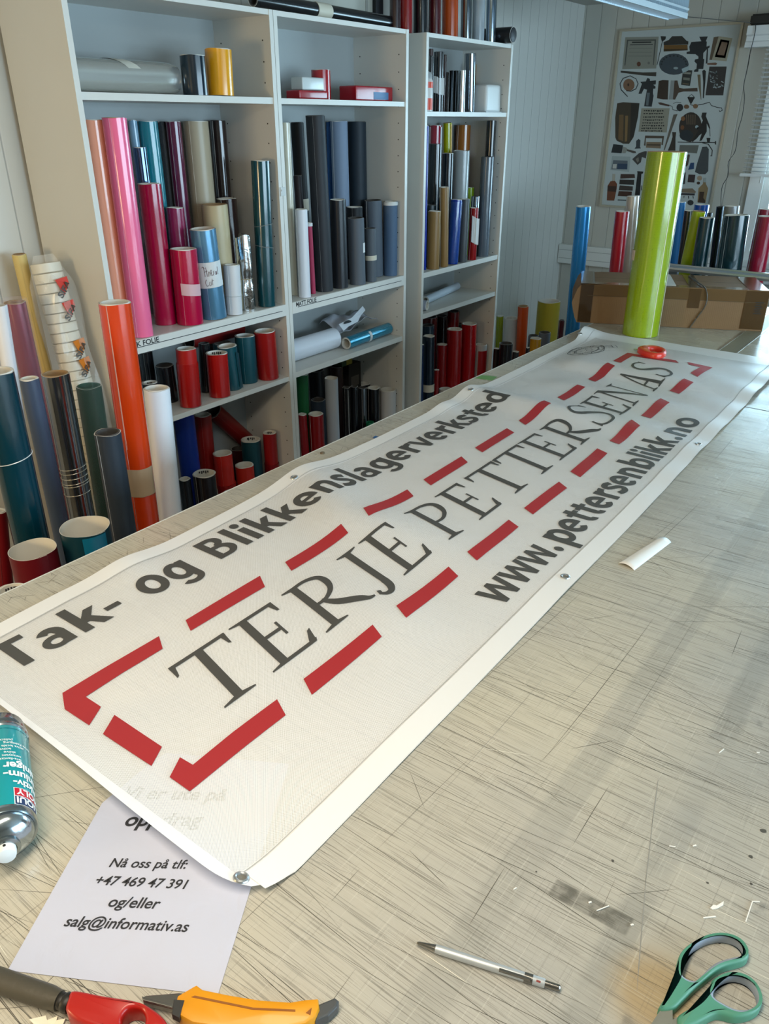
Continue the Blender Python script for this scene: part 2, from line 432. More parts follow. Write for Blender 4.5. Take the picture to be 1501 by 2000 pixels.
bookcase(1.445, 2.249, [(.070, .09, 0), (.729, .748, 0), (1.019, 1.041, 1), (1.738, 1.758, 0)], 'white bookcase holding the pink and teal rolls, nearest of three', ('PINK FOLIE', (1.482, 1.613), 1.0215, 1.49))
bookcase(2.251, 3.047, [(.070, .09, 0), (.733, .756, 0), (1.019, 1.041, 1), (1.739, 1.757, 0)], 'white bookcase holding the charcoal and grey matt rolls', ('MATT FOLIE', (2.290, 2.412), 1.0225, 2.30))
bookcase(3.177, 3.940, [(.070, .09, 0), (.806, .829, 0), (1.004, 1.028, 0), (1.703, 1.722, 0)], 'white bookcase set apart by a gap, with gold and blue rolls', None)
# hook and bit of clear tape on the divider
bm = bmesh.new(); add_box(bm, XF+.0005, XF+.006, 2.240, 2.258, 1.452, 1.458); add_box(bm, XF+.0005, XF+.0035, 2.236, 2.262, 1.436, 1.466)
tag(mk('adhesive_hook', bm, pm('#c9ccca', .25)), 'small clear adhesive hook stuck on the bookcase divider', 'hook')

# ------------------------------------------------------------------ rolls of film
ROLLS = [
('c1s2','#0d2230','gw',(-2.2058,1.9201,1.758),(-2.2058,1.9201,1.8703),0.0418,'dark navy vinyl roll beside the yellow roll on the top shelf'),
('c1s2','#e9a21a','gw',(-2.2082,2.0291,1.758),(-2.2082,2.0333,1.8936),0.0442,'short yellow vinyl roll standing on the top shelf'),
('c1m','#ffb090','gw',(-2.2675,1.5533,1.041),(-2.2675,1.5624,1.6872),0.0343,'long peach orange vinyl roll, first in the pink row'),
('c1m','#f7719c','gb',(-2.2003,1.5802,1.041),(-2.2003,1.5888,1.6924),0.0363,'long candy pink vinyl roll with a cardboard core in the pink row'),
('c1m','#7da3bd','gw',(-2.3950,1.8001,1.041),(-2.3950,1.8001,1.6859),0.0147,'tall pale steel blue roll behind the candy pink roll'),
('c1m','#54678a','cw',(-2.3400,1.7720,1.041),(-2.3400,1.7720,1.6060),0.0226,'short slate blue metallic roll between candy pink and teal rolls'),
('c1m','#147c8c','gw',(-2.3850,1.8505,1.041),(-2.3850,1.8520,1.6829),0.0335,'tall teal vinyl roll at the back of the pink row'),
('c1m','#a10638','gw',(-2.2785,1.7419,1.041),(-2.2785,1.7455,1.4999),0.0387,'long crimson vinyl roll standing in front of the teal roll'),
('c1m','#3b3f44','mk',(-2.4200,1.9372,1.041),(-2.4200,1.9411,1.6812),0.0140,'dark grey roll squeezed between teal and plum rolls'),
('c1m','#5c1c3c','gw',(-2.3805,1.9520,1.041),(-2.3805,1.9563,1.6819),0.0266,'tall plum purple vinyl roll at the back of the pink row'),
('c1m','#8a2450','gw',(-2.3100,1.8563,1.041),(-2.3100,1.8648,1.4150),0.0314,'short raspberry vinyl roll in front of the plum roll'),
('c1m','#b3a78f','sw',(-2.3750,2.0498,1.041),(-2.3750,2.0517,1.6828),0.0445,'tall beige vinyl roll at the back of the pink row'),
('c1m','#23191a','gk',(-2.4000,2.1758,1.041),(-2.4000,2.1784,1.6854),0.0292,'tall black brown vinyl roll beside the tall beige roll'),
('c1m','#2d1d1a','gw',(-2.3350,2.1359,1.041),(-2.3350,2.1296,1.4257),0.0379,'short dark brown vinyl roll beside the short beige roll'),
('c1m','#c0b08c','sb',(-2.2750,2.0174,1.041),(-2.2750,2.0147,1.4168),0.0473,'short beige vinyl roll behind the light blue roll'),
('c1m','#5f93b5','pw',(-2.2100,1.9077,1.041),(-2.2100,1.8930,1.3501),0.0460,'metallic light blue roll with a handwritten paper note'),
('c1m','#b3053c','gw',(-2.2104,1.7954,1.041),(-2.2104,1.7996,1.2943),0.0464,'short magenta red roll with a strip of pale tape'),
('c1m','#d6d6d8','sw',(-2.1942,1.9928,1.041),(-2.1942,1.9977,1.2174),0.0302,'small white roll held by a rubber band'),
('c1m','#0a4048','gw',(-2.1983,2.1672,1.041),(-2.1983,2.1828,1.5556),0.0343,'tall dark teal roll tied with two wires'),
('c1s4','#17191d','gk',(-2.3073,1.7362,0.749),(-2.3073,1.7329,0.8860),0.0333,'short black roll behind the stepped red roll'),
('c1s4','#22262b','gw',(-2.2600,1.6246,0.749),(-2.2600,1.6246,0.8563),0.0274,'dark roll with printed core beside the tall white floor roll'),
('c1s4','#b01712','sw',(-2.2034,1.7488,0.749),(-2.2034,1.7556,0.9597),0.0366,'red roll with a stepped upper wrap under the pink row'),
('c1s4','#101418','gk',(-2.2800,1.8935,0.749),(-2.2800,1.9047,0.9363),0.0221,'black roll between two red rolls under the pink row'),
('c1s4','#a8120f','gw',(-2.2047,1.8929,0.749),(-2.2047,1.8965,0.9129),0.0407,'red roll with a printed core disc under the pink row'),
('c1s4','#12505c','gw',(-2.3950,2.0916,0.749),(-2.3950,2.0916,0.8812),0.0380,'blue green roll at the back under the pink row'),
('c1s4','#0f4953','gw',(-2.2304,1.9832,0.749),(-2.2304,1.9730,0.9193),0.0377,'dark teal roll with a loose flap at the shelf edge'),
('c1s4','#0c4650','sw',(-2.2466,2.0803,0.749),(-2.2466,2.0830,0.9343),0.0395,'dark teal roll next to the right-hand red roll'),
('c1s4','#97100f','gw',(-2.2170,2.1677,0.749),(-2.2170,2.1628,0.9419),0.0435,'red roll by the right-hand side panel under the pink row'),
('c1s4','#14171b','gk',(-2.3900,1.7198,0.749),(-2.3900,1.7198,0.9265),0.0245,'tall black roll hidden deep under the pink row'),
('c1b','#0a2f8c','sw',(-2.2975,1.7835,0.090),(-2.2975,1.7836,0.7087),0.0394,'tall blue roll behind the tall white floor roll'),
('c1b','#8e1512','sw',(-2.3500,1.9063,0.090),(-2.3500,1.9174,0.6328),0.0346,'dark red roll leaning at the back behind the blue roll'),
('c1b','#b8231a','sw',(-2.2700,1.9320,0.090),(-2.2700,1.9311,0.4817),0.0389,'orange red roll with a stepped wrap in the bottom bay'),
('c1b','#b3271b','sw',(-2.2500,2.0250,0.090),(-2.2500,2.0250,0.4023),0.0388,'short orange red roll with open core in the bottom bay'),
('c1b','#103f48','sw',(-2.3000,2.1180,0.090),(-2.3000,2.1180,0.4752),0.0420,'dark teal roll with printed core in the bottom bay'),
('c1b','#8f1014','sw',(-2.2550,2.1870,0.090),(-2.2550,2.1870,0.4962),0.0295,'small red roll with printed core in the bottom bay'),
('c1b','#191416','gw',(-2.2094,1.7783,0.090),(-2.2094,1.7783,0.4622),0.0454,'black roll with printed white core in the bottom bay'),
('c1b','#15181c','gw',(-2.2270,1.6970,0.090),(-2.2270,1.6970,0.4640),0.0229,'black roll between white floor roll and black core roll'),
('c1b','#d8d0c0','sw',(-2.1920,2.0560,0.090),(-2.1920,2.0560,0.3318),0.0250,'low roll with white core peeking over the table edge'),
('c1b','#5a1416','sw',(-2.1997,1.8962,0.090),(-2.1997,1.8962,0.3375),0.0357,'low dark red roll with white core at the table edge'),
('c2s2','#a51420','gw',(-2.2800,2.6252,1.758),(-2.2800,2.6252,1.8609),0.0380,'upright red wrapped roll behind the white tape roll'),
('c2m','#cfc7b2','gw',(-2.2600,2.3867,1.041),(-2.2600,2.3896,1.6781),0.0179,'tall cream roll with a bright edge beside the divider'),
('c2m','#0c0c10','mk',(-2.3700,2.5924,1.041),(-2.3700,2.5736,1.6788),0.0270,'tall black roll behind the tallest charcoal roll'),
('c2m','#241a1c','mk',(-2.3000,2.5015,1.041),(-2.3000,2.4861,1.4893),0.0172,'dark brown roll with slanted top behind the white roll'),
('c2m','#26282d','mk',(-2.2182,2.5331,1.041),(-2.2182,2.5130,1.7026),0.0374,'tallest charcoal roll with a strip of masking tape'),
('c2m','#dcdde3','sw',(-2.1961,2.3841,1.041),(-2.1961,2.3847,1.3765),0.0251,'short white roll standing by the MATT FOLIE lettering'),
('c2m','#a53050','mw',(-2.2145,2.4563,1.041),(-2.2145,2.4499,1.3206),0.0117,'thin dusty pink roll between white and charcoal rolls'),
('c2m','#0a5394','sw',(-2.4150,2.8185,1.041),(-2.4150,2.8253,1.6811),0.0137,'narrow blue roll behind the tallest charcoal roll'),
('c2m','#7f90a8','mw',(-2.3605,2.8320,1.041),(-2.3605,2.8240,1.6831),0.0370,'tall pale grey blue roll at the back of the matt row'),
('c2m','#1d2a35','mk',(-2.3550,2.9433,1.041),(-2.3550,2.9379,1.6810),0.0413,'tall dark slate roll at the back of the matt row'),
('c2m','#202329','sw',(-2.2090,2.6276,1.041),(-2.2090,2.6230,1.3951),0.0343,'charcoal roll with white core in front of the matt row'),
('c2m','#15171b','mw',(-2.2855,2.8275,1.041),(-2.2855,2.8275,1.3472),0.0363,'black roll just behind the grey tagged roll'),
('c2m','#565d66','mk',(-2.1999,2.7355,1.041),(-2.1999,2.7291,1.3165),0.0359,'grey roll with a small white tag'),
('c2m','#5a636e','mk',(-2.2600,2.9402,1.041),(-2.2600,2.9298,1.3687),0.0385,'grey roll partly hidden behind the short taped roll'),
('c2m','#545b63','mk',(-2.1913,2.8201,1.041),(-2.1913,2.8205,1.2661),0.0253,'short grey roll with a band of pale tape'),
('c2m','#4d6480','mw',(-2.2137,2.9964,1.041),(-2.2137,2.9957,1.3619),0.0326,'slate blue roll with white rim at the end of the matt row'),
('c2m','#7a828a','mw',(-2.3750,2.9874,1.041),(-2.3750,2.9874,1.3773),0.0067,'loose grey curl standing behind the slate blue roll'),
('c2b','#0b5a2c','sw',(-2.2675,2.4038,0.090),(-2.2675,2.4194,0.6945),0.0286,'tall green roll in the bay under the white curled rolls'),
('c2b','#0d1114','sk',(-2.3850,2.6566,0.090),(-2.3850,2.6456,0.6388),0.0363,'tall black roll at the back beside the green roll'),
('c2b','#2c3844','mk',(-2.3000,2.5549,0.090),(-2.3000,2.5549,0.5355),0.0338,'blue grey roll behind the white gutter-like sheet'),
('c2b','#aeb2b8','mn',(-2.2150,2.5583,0.090),(-2.2150,2.5545,0.6545),0.0314,'tall half-open white curl standing in the bottom bay'),
('c2b','#8a0a12','gw',(-2.2185,2.3701,0.090),(-2.2185,2.3563,0.5378),0.0201,'red roll half hidden by the divider in the bottom bay'),
('c2b','#850a10','gw',(-2.2020,2.4325,0.090),(-2.2020,2.4267,0.5232),0.0344,'red roll with cream core beside the white curl'),
('c2b','#33201c','sk',(-2.3850,2.7983,0.090),(-2.3850,2.7914,0.6247),0.0326,'tall dark brown roll at the back of the bottom bay'),
('c2b','#14100f','gk',(-2.2600,2.7162,0.090),(-2.2600,2.7111,0.5621),0.0188,'slim black roll with a pale stripe in the bottom bay'),
('c2b','#0e1114','gk',(-2.2500,2.7583,0.090),(-2.2500,2.7592,0.5559),0.0187,'slim glossy black roll beside the chrome roll'),
('c2b','#8d9094','ck',(-2.2450,2.8203,0.090),(-2.2450,2.8172,0.5359),0.0205,'slim chrome roll beside the black white-cored roll'),
('c2b','#0b0b0e','gw',(-2.2350,2.8948,0.090),(-2.2350,2.8882,0.5189),0.0313,'black roll with white core beside the short white roll'),
('c2b','#1a1a1d','gw',(-2.3800,2.9923,0.090),(-2.3800,2.9923,0.4870),0.0367,'black roll with white core behind the other black roll'),
('c2b','#202022','gw',(-2.3070,2.9954,0.090),(-2.3070,2.9954,0.4801),0.0336,'black roll with white core behind the short white roll'),
('c2b','#c9c6c4','sw',(-2.2200,2.9869,0.090),(-2.2200,2.9869,0.4869),0.0421,'short white roll by the end panel of the bottom bay'),
('c3s2','#0a1016','gk',(-2.2600,3.3637,1.722),(-2.2600,3.3617,1.9455),0.0157,'glossy black roll behind the orange spray can'),
('c3s2','#0b1218','gk',(-2.2600,3.4321,1.722),(-2.2600,3.4271,1.9650),0.0237,'tall black roll with a torn paper tag'),
('c3s2','#3a1a18','gk',(-2.3850,3.5462,1.722),(-2.3850,3.5462,1.9883),0.0137,'dark red brown roll at the back of the upper bay'),
('c3s2','#351c1c','gk',(-2.3800,3.6626,1.722),(-2.3800,3.6626,1.9711),0.0096,'thin dark maroon roll behind the black roll'),
('c3s2','#2a1b18','gk',(-2.2775,3.5336,1.722),(-2.2775,3.5333,1.8890),0.0075,'thin dark brown roll in the chrome row'),
('c3s2','#15181b','ck',(-2.2555,3.5311,1.722),(-2.2555,3.5307,1.8949),0.0111,'slim dark chrome roll beside the dark brown roll'),
('c3s2','#2a2d2f','ck',(-2.2700,3.5952,1.722),(-2.2700,3.5923,1.8978),0.0106,'slim smoked chrome roll in the middle of the chrome row'),
('c3s2','#d9dde2','cw',(-2.2377,3.5988,1.722),(-2.2377,3.5962,1.8978),0.0193,'bright silver roll in the chrome row'),
('c3s2','#7d858e','ck',(-2.2600,3.7164,1.722),(-2.2600,3.7013,1.9730),0.0275,'tall brushed silver roll behind the white tub'),
('c3s2','#a8792f','sk',(-2.3600,3.9056,1.722),(-2.3600,3.9056,1.9411),0.0134,'wood coloured roll behind the white tub'),
('c3m','#0a2fa0','gw',(-2.2100,3.2762,1.028),(-2.2100,3.2726,1.6640),0.0072,'tall blue roll half behind the side panel'),
('c3m','#95102a','gw',(-2.3850,3.6061,1.028),(-2.3850,3.6061,1.6640),0.0304,'dark red roll with white edges at the back'),
('c3m','#a9b000','gb',(-2.3725,3.7310,1.028),(-2.3725,3.6922,1.6755),0.0238,'yellow green roll with a gold edge at the back'),
('c3m','#0a1418','gk',(-2.3000,3.4780,1.028),(-2.3000,3.4780,1.5839),0.0350,'tall glossy black roll behind the gold rolls'),
('c3m','#0c1620','gw',(-2.2950,3.5882,1.028),(-2.2950,3.5882,1.5401),0.0290,'glossy blue black roll behind the blue packed roll'),
('c3m','#9a5a1a','gb',(-2.3916,3.8803,1.028),(-2.3916,3.8803,1.6645),0.0387,'orange brown roll behind the clear curl'),
('c3m','#a4adb2','tn',(-2.2795,3.6922,1.028),(-2.2795,3.6922,1.5509),0.0430,'clear grey curled sheet standing above the blue cap'),
('c3m','#10161c','gk',(-2.2280,3.8870,1.028),(-2.2280,3.8870,1.6851),0.0260,'glossy black roll behind the long grey roll'),
('c3m','#59636d','gk',(-2.2050,3.8260,1.028),(-2.2050,3.8260,1.5190),0.0340,'long grey roll leaning by the end panel'),
('c3m','#0e2a66','gw',(-2.3200,3.7615,1.028),(-2.3200,3.7615,1.3792),0.0354,'dark blue roll behind the blue packed roll'),
('c3m','#8fae1c','gw',(-2.3000,3.8220,1.028),(-2.3000,3.8220,1.3696),0.0240,'lime green roll behind the silver roll'),
('c3m','#8a949d','ck',(-2.2220,3.7520,1.028),(-2.2220,3.7520,1.3337),0.0220,'silver grey roll behind the red roll'),
('c3m','#96050c','gw',(-2.1876,3.6870,1.028),(-2.1876,3.6867,1.2850),0.0236,'red roll with torn white paper wrapped round it'),
('c3m','#8a6a3a','sw',(-2.1956,3.3288,1.028),(-2.1956,3.3295,1.2964),0.0316,'short gold roll at the front of the third bay'),
('c3m','#8c6c3e','sw',(-2.1871,3.4134,1.028),(-2.1871,3.3933,1.3999),0.0231,'tall gold roll beside the blue packed roll'),
('c3m','#0b1a1c','sk',(-2.2475,3.3663,1.028),(-2.2475,3.3702,1.3185),0.0298,'black green roll behind the short gold roll'),
('c3m','#0b2f8e','gw',(-2.1930,3.5026,1.028),(-2.1930,3.5211,1.3352),0.0290,'bright blue roll wrapped in shiny plastic'),
('c3m','#4a4f52','sw',(-2.1884,3.5911,1.028),(-2.1884,3.5941,1.3333),0.0244,'grey brown roll between blue and red rolls'),
('c3b','#1b3140','gk',(-2.2900,3.4515,0.090),(-2.2900,3.4390,0.7141),0.0344,'blue grey roll behind the navy taped roll'),
('c3b','#0d2030','gw',(-2.1951,3.3198,0.090),(-2.1951,3.3077,0.6961),0.0311,'navy roll with a pale tape band near its foot'),
('c3b','#0a2a58','gw',(-2.1900,3.2443,0.090),(-2.1900,3.2328,0.6671),0.0136,'narrow blue roll beside the navy taped roll'),
('c3b','#5a1512','gk',(-2.3919,3.6172,0.090),(-2.3919,3.6047,0.7139),0.0419,'brownish red roll at the back of the low bay'),
('c3b','#101012','gk',(-2.3800,3.7240,0.090),(-2.3800,3.7117,0.7024),0.0318,'black roll at the back of the low bay'),
('c3b','#7a0d10','gk',(-2.3500,3.7878,0.090),(-2.3500,3.7878,0.7187),0.0345,'tall dark red roll at the back of the low bay'),
('c3b','#2a2c2f','gk',(-2.3700,3.8932,0.090),(-2.3700,3.8932,0.6252),0.0258,'dark grey roll behind the tallest red roll'),
('c3b','#9b0a10','gw',(-2.2200,3.6080,0.090),(-2.2200,3.5963,0.6724),0.0416,'long red roll beside the tallest red roll'),
('c3b','#b20c14','gw',(-2.2450,3.8014,0.090),(-2.2450,3.7900,0.6624),0.0435,'tallest red roll in the low bay'),
('c3b','#8e0d12','gw',(-2.2550,3.5398,0.090),(-2.2550,3.5297,0.5967),0.0287,'short red roll with white core beside the navy roll'),
('c3b','#b8b6b4','gw',(-2.2150,3.8808,0.090),(-2.2150,3.8808,0.5293),0.0382,'pale roll with a red outer sheet by the end panel'),
('c3b','#8b0c10','gw',(-2.1900,3.3794,0.090),(-2.1900,3.3842,0.5002),0.0142,'small red roll low behind the table edge'),
('c3b','#d0c8bc','gw',(-2.2001,3.4932,0.090),(-2.2001,3.4932,0.3647),0.0361,'low roll with pale core behind the table edge'),
('corner','#9aa014','gw',(-2.3600,4.3917,0.000),(-2.3600,4.3583,0.5881),0.0227,'yellow green roll standing beside the last bookcase'),
('corner','#cfc9c4','sw',(-2.2800,4.3920,0.000),(-2.2800,4.3569,0.5856),0.0447,'white roll in the corner beside the last bookcase'),
('corner','#c2450c','gb',(-2.2000,4.3902,0.000),(-2.2000,4.3499,0.6709),0.0331,'tall orange roll in the corner behind the table'),
('corner','#b3a12f','sw',(-2.2200,4.7598,0.000),(-2.2200,4.7535,0.6333),0.0736,'fat pale yellow roll in the corner behind the table'),
('corner','#16181c','gk',(-2.0725,3.9217,0.000),(-2.0725,3.9217,0.5498),0.0388,'short black roll in front of the white corner roll'),
('corner','#241a1a','gw',(-2.1325,3.9218,0.000),(-2.1325,3.9218,0.5099),0.0173,'dark brown roll beside the short black corner roll'),
('corner','#c08a18','gw',(-1.8500,3.8375,0.000),(-1.8500,3.8375,0.6289),0.0305,'short yellow orange roll near the table edge'),
('corner','#5a5e64','mk',(-2.0800,4.2810,0.000),(-2.0800,4.2810,0.5224),0.0313,'low grey roll behind the yellow orange roll'),
('corner','#62666c','mk',(-2.0000,4.2631,0.000),(-2.0000,4.2631,0.5562),0.0355,'grey roll between yellow orange and fat yellow rolls'),
('corner','#2a2c30','gw',(-1.9300,3.7714,0.000),(-1.9300,3.7714,0.5573),0.0180,'low dark roll beside the tall orange roll'),
('corner','#1c1c20','gw',(-1.8000,3.6512,0.000),(-1.8000,3.6512,0.6252),0.0110,'low black roll beside the yellow orange roll'),
('corner','#4a1416','gk',(-2.0000,4.4898,0.000),(-2.0000,4.4898,0.5875),0.0177,'dark red roll between fat yellow and blue rolls'),
('corner','#2f8fd0','pw',(-1.7500,4.1128,0.000),(-1.7500,4.0526,1.2895),0.0391,'tall bright blue roll standing behind the box'),
('left','#e8eaf0','sn',(-2.0500,0.9623,0.000),(-2.0500,1.0432,1.2521),0.0209,'white sheet roll cut by the photo edge beside the cherry roll'),
('left','#8c2646','pb',(-2.3000,1.2279,0.000),(-2.3000,1.2173,1.1992),0.0325,'tall cherry red frosted roll beside the white sheet roll'),
('left','#02303d','gw',(-1.6200,0.7707,0.000),(-1.6200,0.7805,1.2104),0.0403,'large teal roll tied with white wire'),
('left','#3e4b61','sw',(-1.8500,0.9745,0.000),(-1.8500,0.9753,1.1054),0.0241,'grey blue roll beside the large teal roll'),
('left','#8d9094','cb',(-1.9500,1.0945,0.000),(-1.9500,1.1036,1.0694),0.0369,'mirror chrome roll wound with thin wire'),
('left','#043524','sg',(-1.9800,1.1909,0.000),(-1.9800,1.2148,1.0008),0.0358,'dark green roll in a clear sleeve'),
('left','#2c343e','sk',(-1.5800,0.9897,0.000),(-1.5800,0.9970,1.0164),0.0317,'dark grey roll standing beside the orange roll'),
('left','#cf3a06','gw',(-1.6600,1.1028,0.000),(-1.6600,1.1264,1.2927),0.0385,'tall orange red roll with a band of pale tape'),
('left','#e3e6ec','sw',(-1.7200,1.2156,0.000),(-1.7200,1.2561,1.0333),0.0358,'tall white roll beside the orange red roll'),
('left','#043340','sn',(-1.4600,0.8252,0.000),(-1.4600,0.8252,0.8720),0.0556,'wide open teal roll behind the table edge'),
('left','#640a17','sn',(-1.5000,0.7172,0.000),(-1.5000,0.7172,0.8488),0.0512,'wide open red roll holding the large teal roll'),
('left','#8a8078','sw',(-1.3600,0.5909,0.000),(-1.3600,0.5909,0.8586),0.0313,'low roll with a printed white core disc'),
('left','#6a0a12','sw',(-1.7000,0.6293,0.000),(-1.7000,0.7534,0.8665),0.0198,'dark red roll cut by the photo edge'),
('left','#d6bd78','mb',(-2.4200,1.3672,0.000),(-2.4200,1.3275,1.3136),0.0217,'pale yellow roll leaning on the wall'),
('back','#a30f22','gw',(-1.4890,4.0000,0.000),(-1.5199,4.0000,1.2826),0.0352,'red roll standing behind the cardboard box'),
('back','#b7a896','gw',(-1.4517,4.1500,0.000),(-1.5322,4.1500,1.3423),0.0319,'beige roll behind the red roll and green roll'),
('back','#2b3138','gk',(-1.4798,4.3200,0.000),(-1.5592,4.3200,1.3232),0.0161,'dark grey roll beside the beige roll'),
('back','#0d5f98','mw',(-1.2755,4.3425,0.000),(-1.3541,4.3425,1.3096),0.0311,'blue roll just right of the lime green roll'),
('back','#0c1016','gw',(-1.1720,4.0800,0.000),(-1.2213,4.0800,1.2971),0.0211,'black roll between blue and yellow green rolls'),
('back','#0a4fa8','gw',(-1.2584,4.4125,0.000),(-1.2584,4.4125,1.2983),0.0375,'bright blue roll behind the yellow green roll'),
('back','#a4b800','gb',(-1.2127,3.9800,0.000),(-1.1438,3.9800,1.3063),0.0309,'yellow green roll in the row behind the box'),
('back','#062e36','gw',(-1.0616,3.9000,0.000),(-1.0798,3.9000,1.2892),0.0351,'shorter dark teal roll in the row behind the box'),
('back','#2b3034','ck',(-1.0527,4.3000,0.000),(-1.1310,4.3000,1.3048),0.0236,'dark chrome roll behind the wide dark teal roll'),
('back','#6c6f72','tw',(-0.9575,4.1200,0.000),(-1.0370,4.1200,1.3252),0.0358,'smoky clear roll behind the wide dark teal roll'),
('back','#04292f','gw',(-0.8817,3.8805,0.000),(-0.9477,3.8805,1.3098),0.0528,'wide dark teal roll in the row behind the box'),
('back','#8c0a2c','gw',(-0.8222,3.9525,0.000),(-0.8362,3.9525,1.3060),0.0384,'crimson roll by the window behind the box'),
('back','#7d0a22','gw',(-0.9258,4.3000,0.000),(-0.9258,4.3000,1.3035),0.0305,'dark crimson roll behind the other crimson roll'),
('back','#14161a','gk',(-1.0766,4.2000,0.000),(-1.1534,4.2000,1.2807),0.0128,'thin black roll behind the shorter dark teal roll'),
('top','#2a1216','gk',(-2.2050,3.0120,2.020),(-2.2050,3.0120,2.1773),0.0231,'dark maroon roll beside the black picture frame'),
('top','#8d0d12','gw',(-2.3000,3.2223,2.020),(-2.3000,3.2195,2.1862),0.0281,'red roll standing on top of the bookcases'),
('top','#111216','gk',(-2.2900,3.3201,2.020),(-2.2900,3.3136,2.1950),0.0323,'black roll standing on top of the last bookcase'),
('top','#4e0e14','gk',(-2.2900,3.4309,2.020),(-2.2900,3.4244,2.2062),0.0286,'dark red roll between black and orange rolls'),
('top','#b9480f','gw',(-2.2800,3.5476,2.020),(-2.2800,3.5358,2.2168),0.0375,'orange roll standing on top of the last bookcase'),
('top','#8b9399','ck',(-2.2600,3.6565,2.020),(-2.2600,3.6441,2.2262),0.0268,'grey silver roll standing on top of the last bookcase'),
('top','#b9c6d0','tw',(-2.2500,3.7509,2.020),(-2.2500,3.7380,2.2350),0.0301,'clear white roll standing on top of the last bookcase'),
('top','#9fb0bf','ck',(-2.2150,3.8108,2.020),(-2.2150,3.7977,2.2384),0.0255,'blue silver roll behind the black roll end'),
]

def frame_for(P0, P1):
    P0, P1 = Vector(P0), Vector(P1); z = (P1-P0).normalized()
    to = CAMP-P0; x = to-z*to.dot(z)
    x.normalize(); y = z.cross(x)
    M = Matrix((x, y, z)).transposed().to_4x4(); M.translation = P0
    return M, (P1-P0).length
def film(col, st):
    if st == 'm': return pm(col, .55, 0, .35)
    if st == 's': return pm(col, .36, 0, .45)
    if st == 'c': return pm(col, .10, .95)
    if st == 't': return pm(col, .15, 0, .5, .5, .05, .35)
    if st == 'p': return pm(col, .22, .45, .5, .4)
    return pm(col, .20, 0, .5, .45, .06)
WHITE, BROWN, GREY = pm('#dedad0', .6), pm('#a98a64', .75), pm('#4a4744', .7)
m_edge = pm('#cfcac2', .5)
def make_roll(P0, P1, r, col, style, label, group=None, name='vinyl_roll', mat=None):
    if abs(P0[0]-P1[0])+abs(P0[1]-P1[1]) < .9*(P1[2]-P0[2]): P0 = (P0[0], P0[1], P0[2]+.0008+r*hypot(P1[0]-P0[0], P1[1]-P0[1])/(P1[2]-P0[2]))
    M, L = frame_for(P0, P1)
    st, ck = style
    fm = mat or film(col, st)
    rng = random.Random(label)
    N = 48; sa = rng.uniform(-1.1, 1.1) if ck != 'n' else rng.uniform(.1, .5)
    step = .0011 if ck != 'n' else .002
    th = .0022
    bm = bmesh.new()
    span = 2*pi if ck != 'n' else 2*pi*1.06
    O0, O1, I0, I1 = [], [], [], []
    for i in range(N+1):
        a = sa+span*i/N; rr = r-step*(1-i/N) if ck != 'n' else r-.003*(1-i/N)
        ri = rr-(th if ck != 'n' else .0012)
        # slightly uneven winding at the ends
        e = .0012*sin(3*a+r*500)
        O0.append(bm.verts.new((rr*cos(a), rr*sin(a), 0))); O1.append(bm.verts.new((rr*cos(a), rr*sin(a), L+e)))
        I0.append(bm.verts.new((ri*cos(a), ri*sin(a), 0))); I1.append(bm.verts.new((ri*cos(a), ri*sin(a), L+e)))
    for i in range(N):
        bm.faces.new((O0[i], O0[i+1], O1[i+1], O1[i])).material_index = 0
        bm.faces.new((I0[i+1], I0[i], I1[i], I1[i+1])).material_index = 1
        bm.faces.new((O1[i], O1[i+1], I1[i+1], I1[i])).material_index = 1
        bm.faces.new((O0[i+1], O0[i], I0[i], I0[i+1])).material_index = 1
    bm.faces.new((O0[0], O1[0], I1[0], I0[0])).material_index = 1
    bm.faces.new((O1[-1], O0[-1], I0[-1], I1[-1])).material_index = 1
    o = mk(name, bm, [fm, WHITE if ck == 'n' else m_edge], None, True, M)
    tag(o, label, 'roll', group)
    if ck != 'n':
        cm = {'w': WHITE, 'b': BROWN, 'k': GREY, 'g': pm('#0d4a38', .5)}[ck]
        bm = bmesh.new(); ro = r-th-.0013; ri = ro-.0035 if ro > .012 else ro*.6
        add_lathe(bm, [(ri, 0), (ro, 0), (ro, L+.0015), (ri, L+.0015), (ri, 0)], 36, 0, None, False)
        mk('core', bm, cm, o, True)
        if 'printed' in label or 'printed core' in label:
            bm = bmesh.new()
            for k in range(5):
                a = pi-.5+k*.22+rng.uniform(-.05, .05)
                add_patch(bm, ri-.0012, L-.012-.004*(k % 2), L-.004, a, a+.14, 0, 0, 3, .0003)
            mk('core_print', bm, pm('#3a3a3c', .7), o)
    return o, M, L, r
ROLLOBJ = {}
ZGROUP = {'c1s2': 'rolls on the first top shelf', 'c1m': 'rolls in the pink row', 'c1s4': 'short rolls under the pink row', 'c1b': 'rolls in the first bottom bay', 'c2s2': 'red packs on the second top shelf', 'c2m': 'rolls in the matt row', 'c2b': 'rolls in the second bottom bay', 'c3s2': 'rolls on the third top shelf', 'c3m': 'rolls in the third middle bay', 'c3b': 'rolls in the third low bay', 'corner': 'rolls in the corner behind the table', 'left': 'rolls between table and wall', 'back': 'rolls standing behind the box', 'top': 'rolls on top of the bookcases'}
for zone, col, st, p0, p1, r, lab in ROLLS:
    ROLLOBJ[lab] = make_roll(p0, p1, r, col, st, lab, ZGROUP[zone])
def R(key):
    for k, v in ROLLOBJ.items():
        if key in k: return v
    raise KeyError(key)
m_mask = pm('#cfc8b6', .65); m_paper = pm('#d9dcdc', .7); m_clear = pm('#cdd2d2', .15, 0, .5, 0, .05, .45)
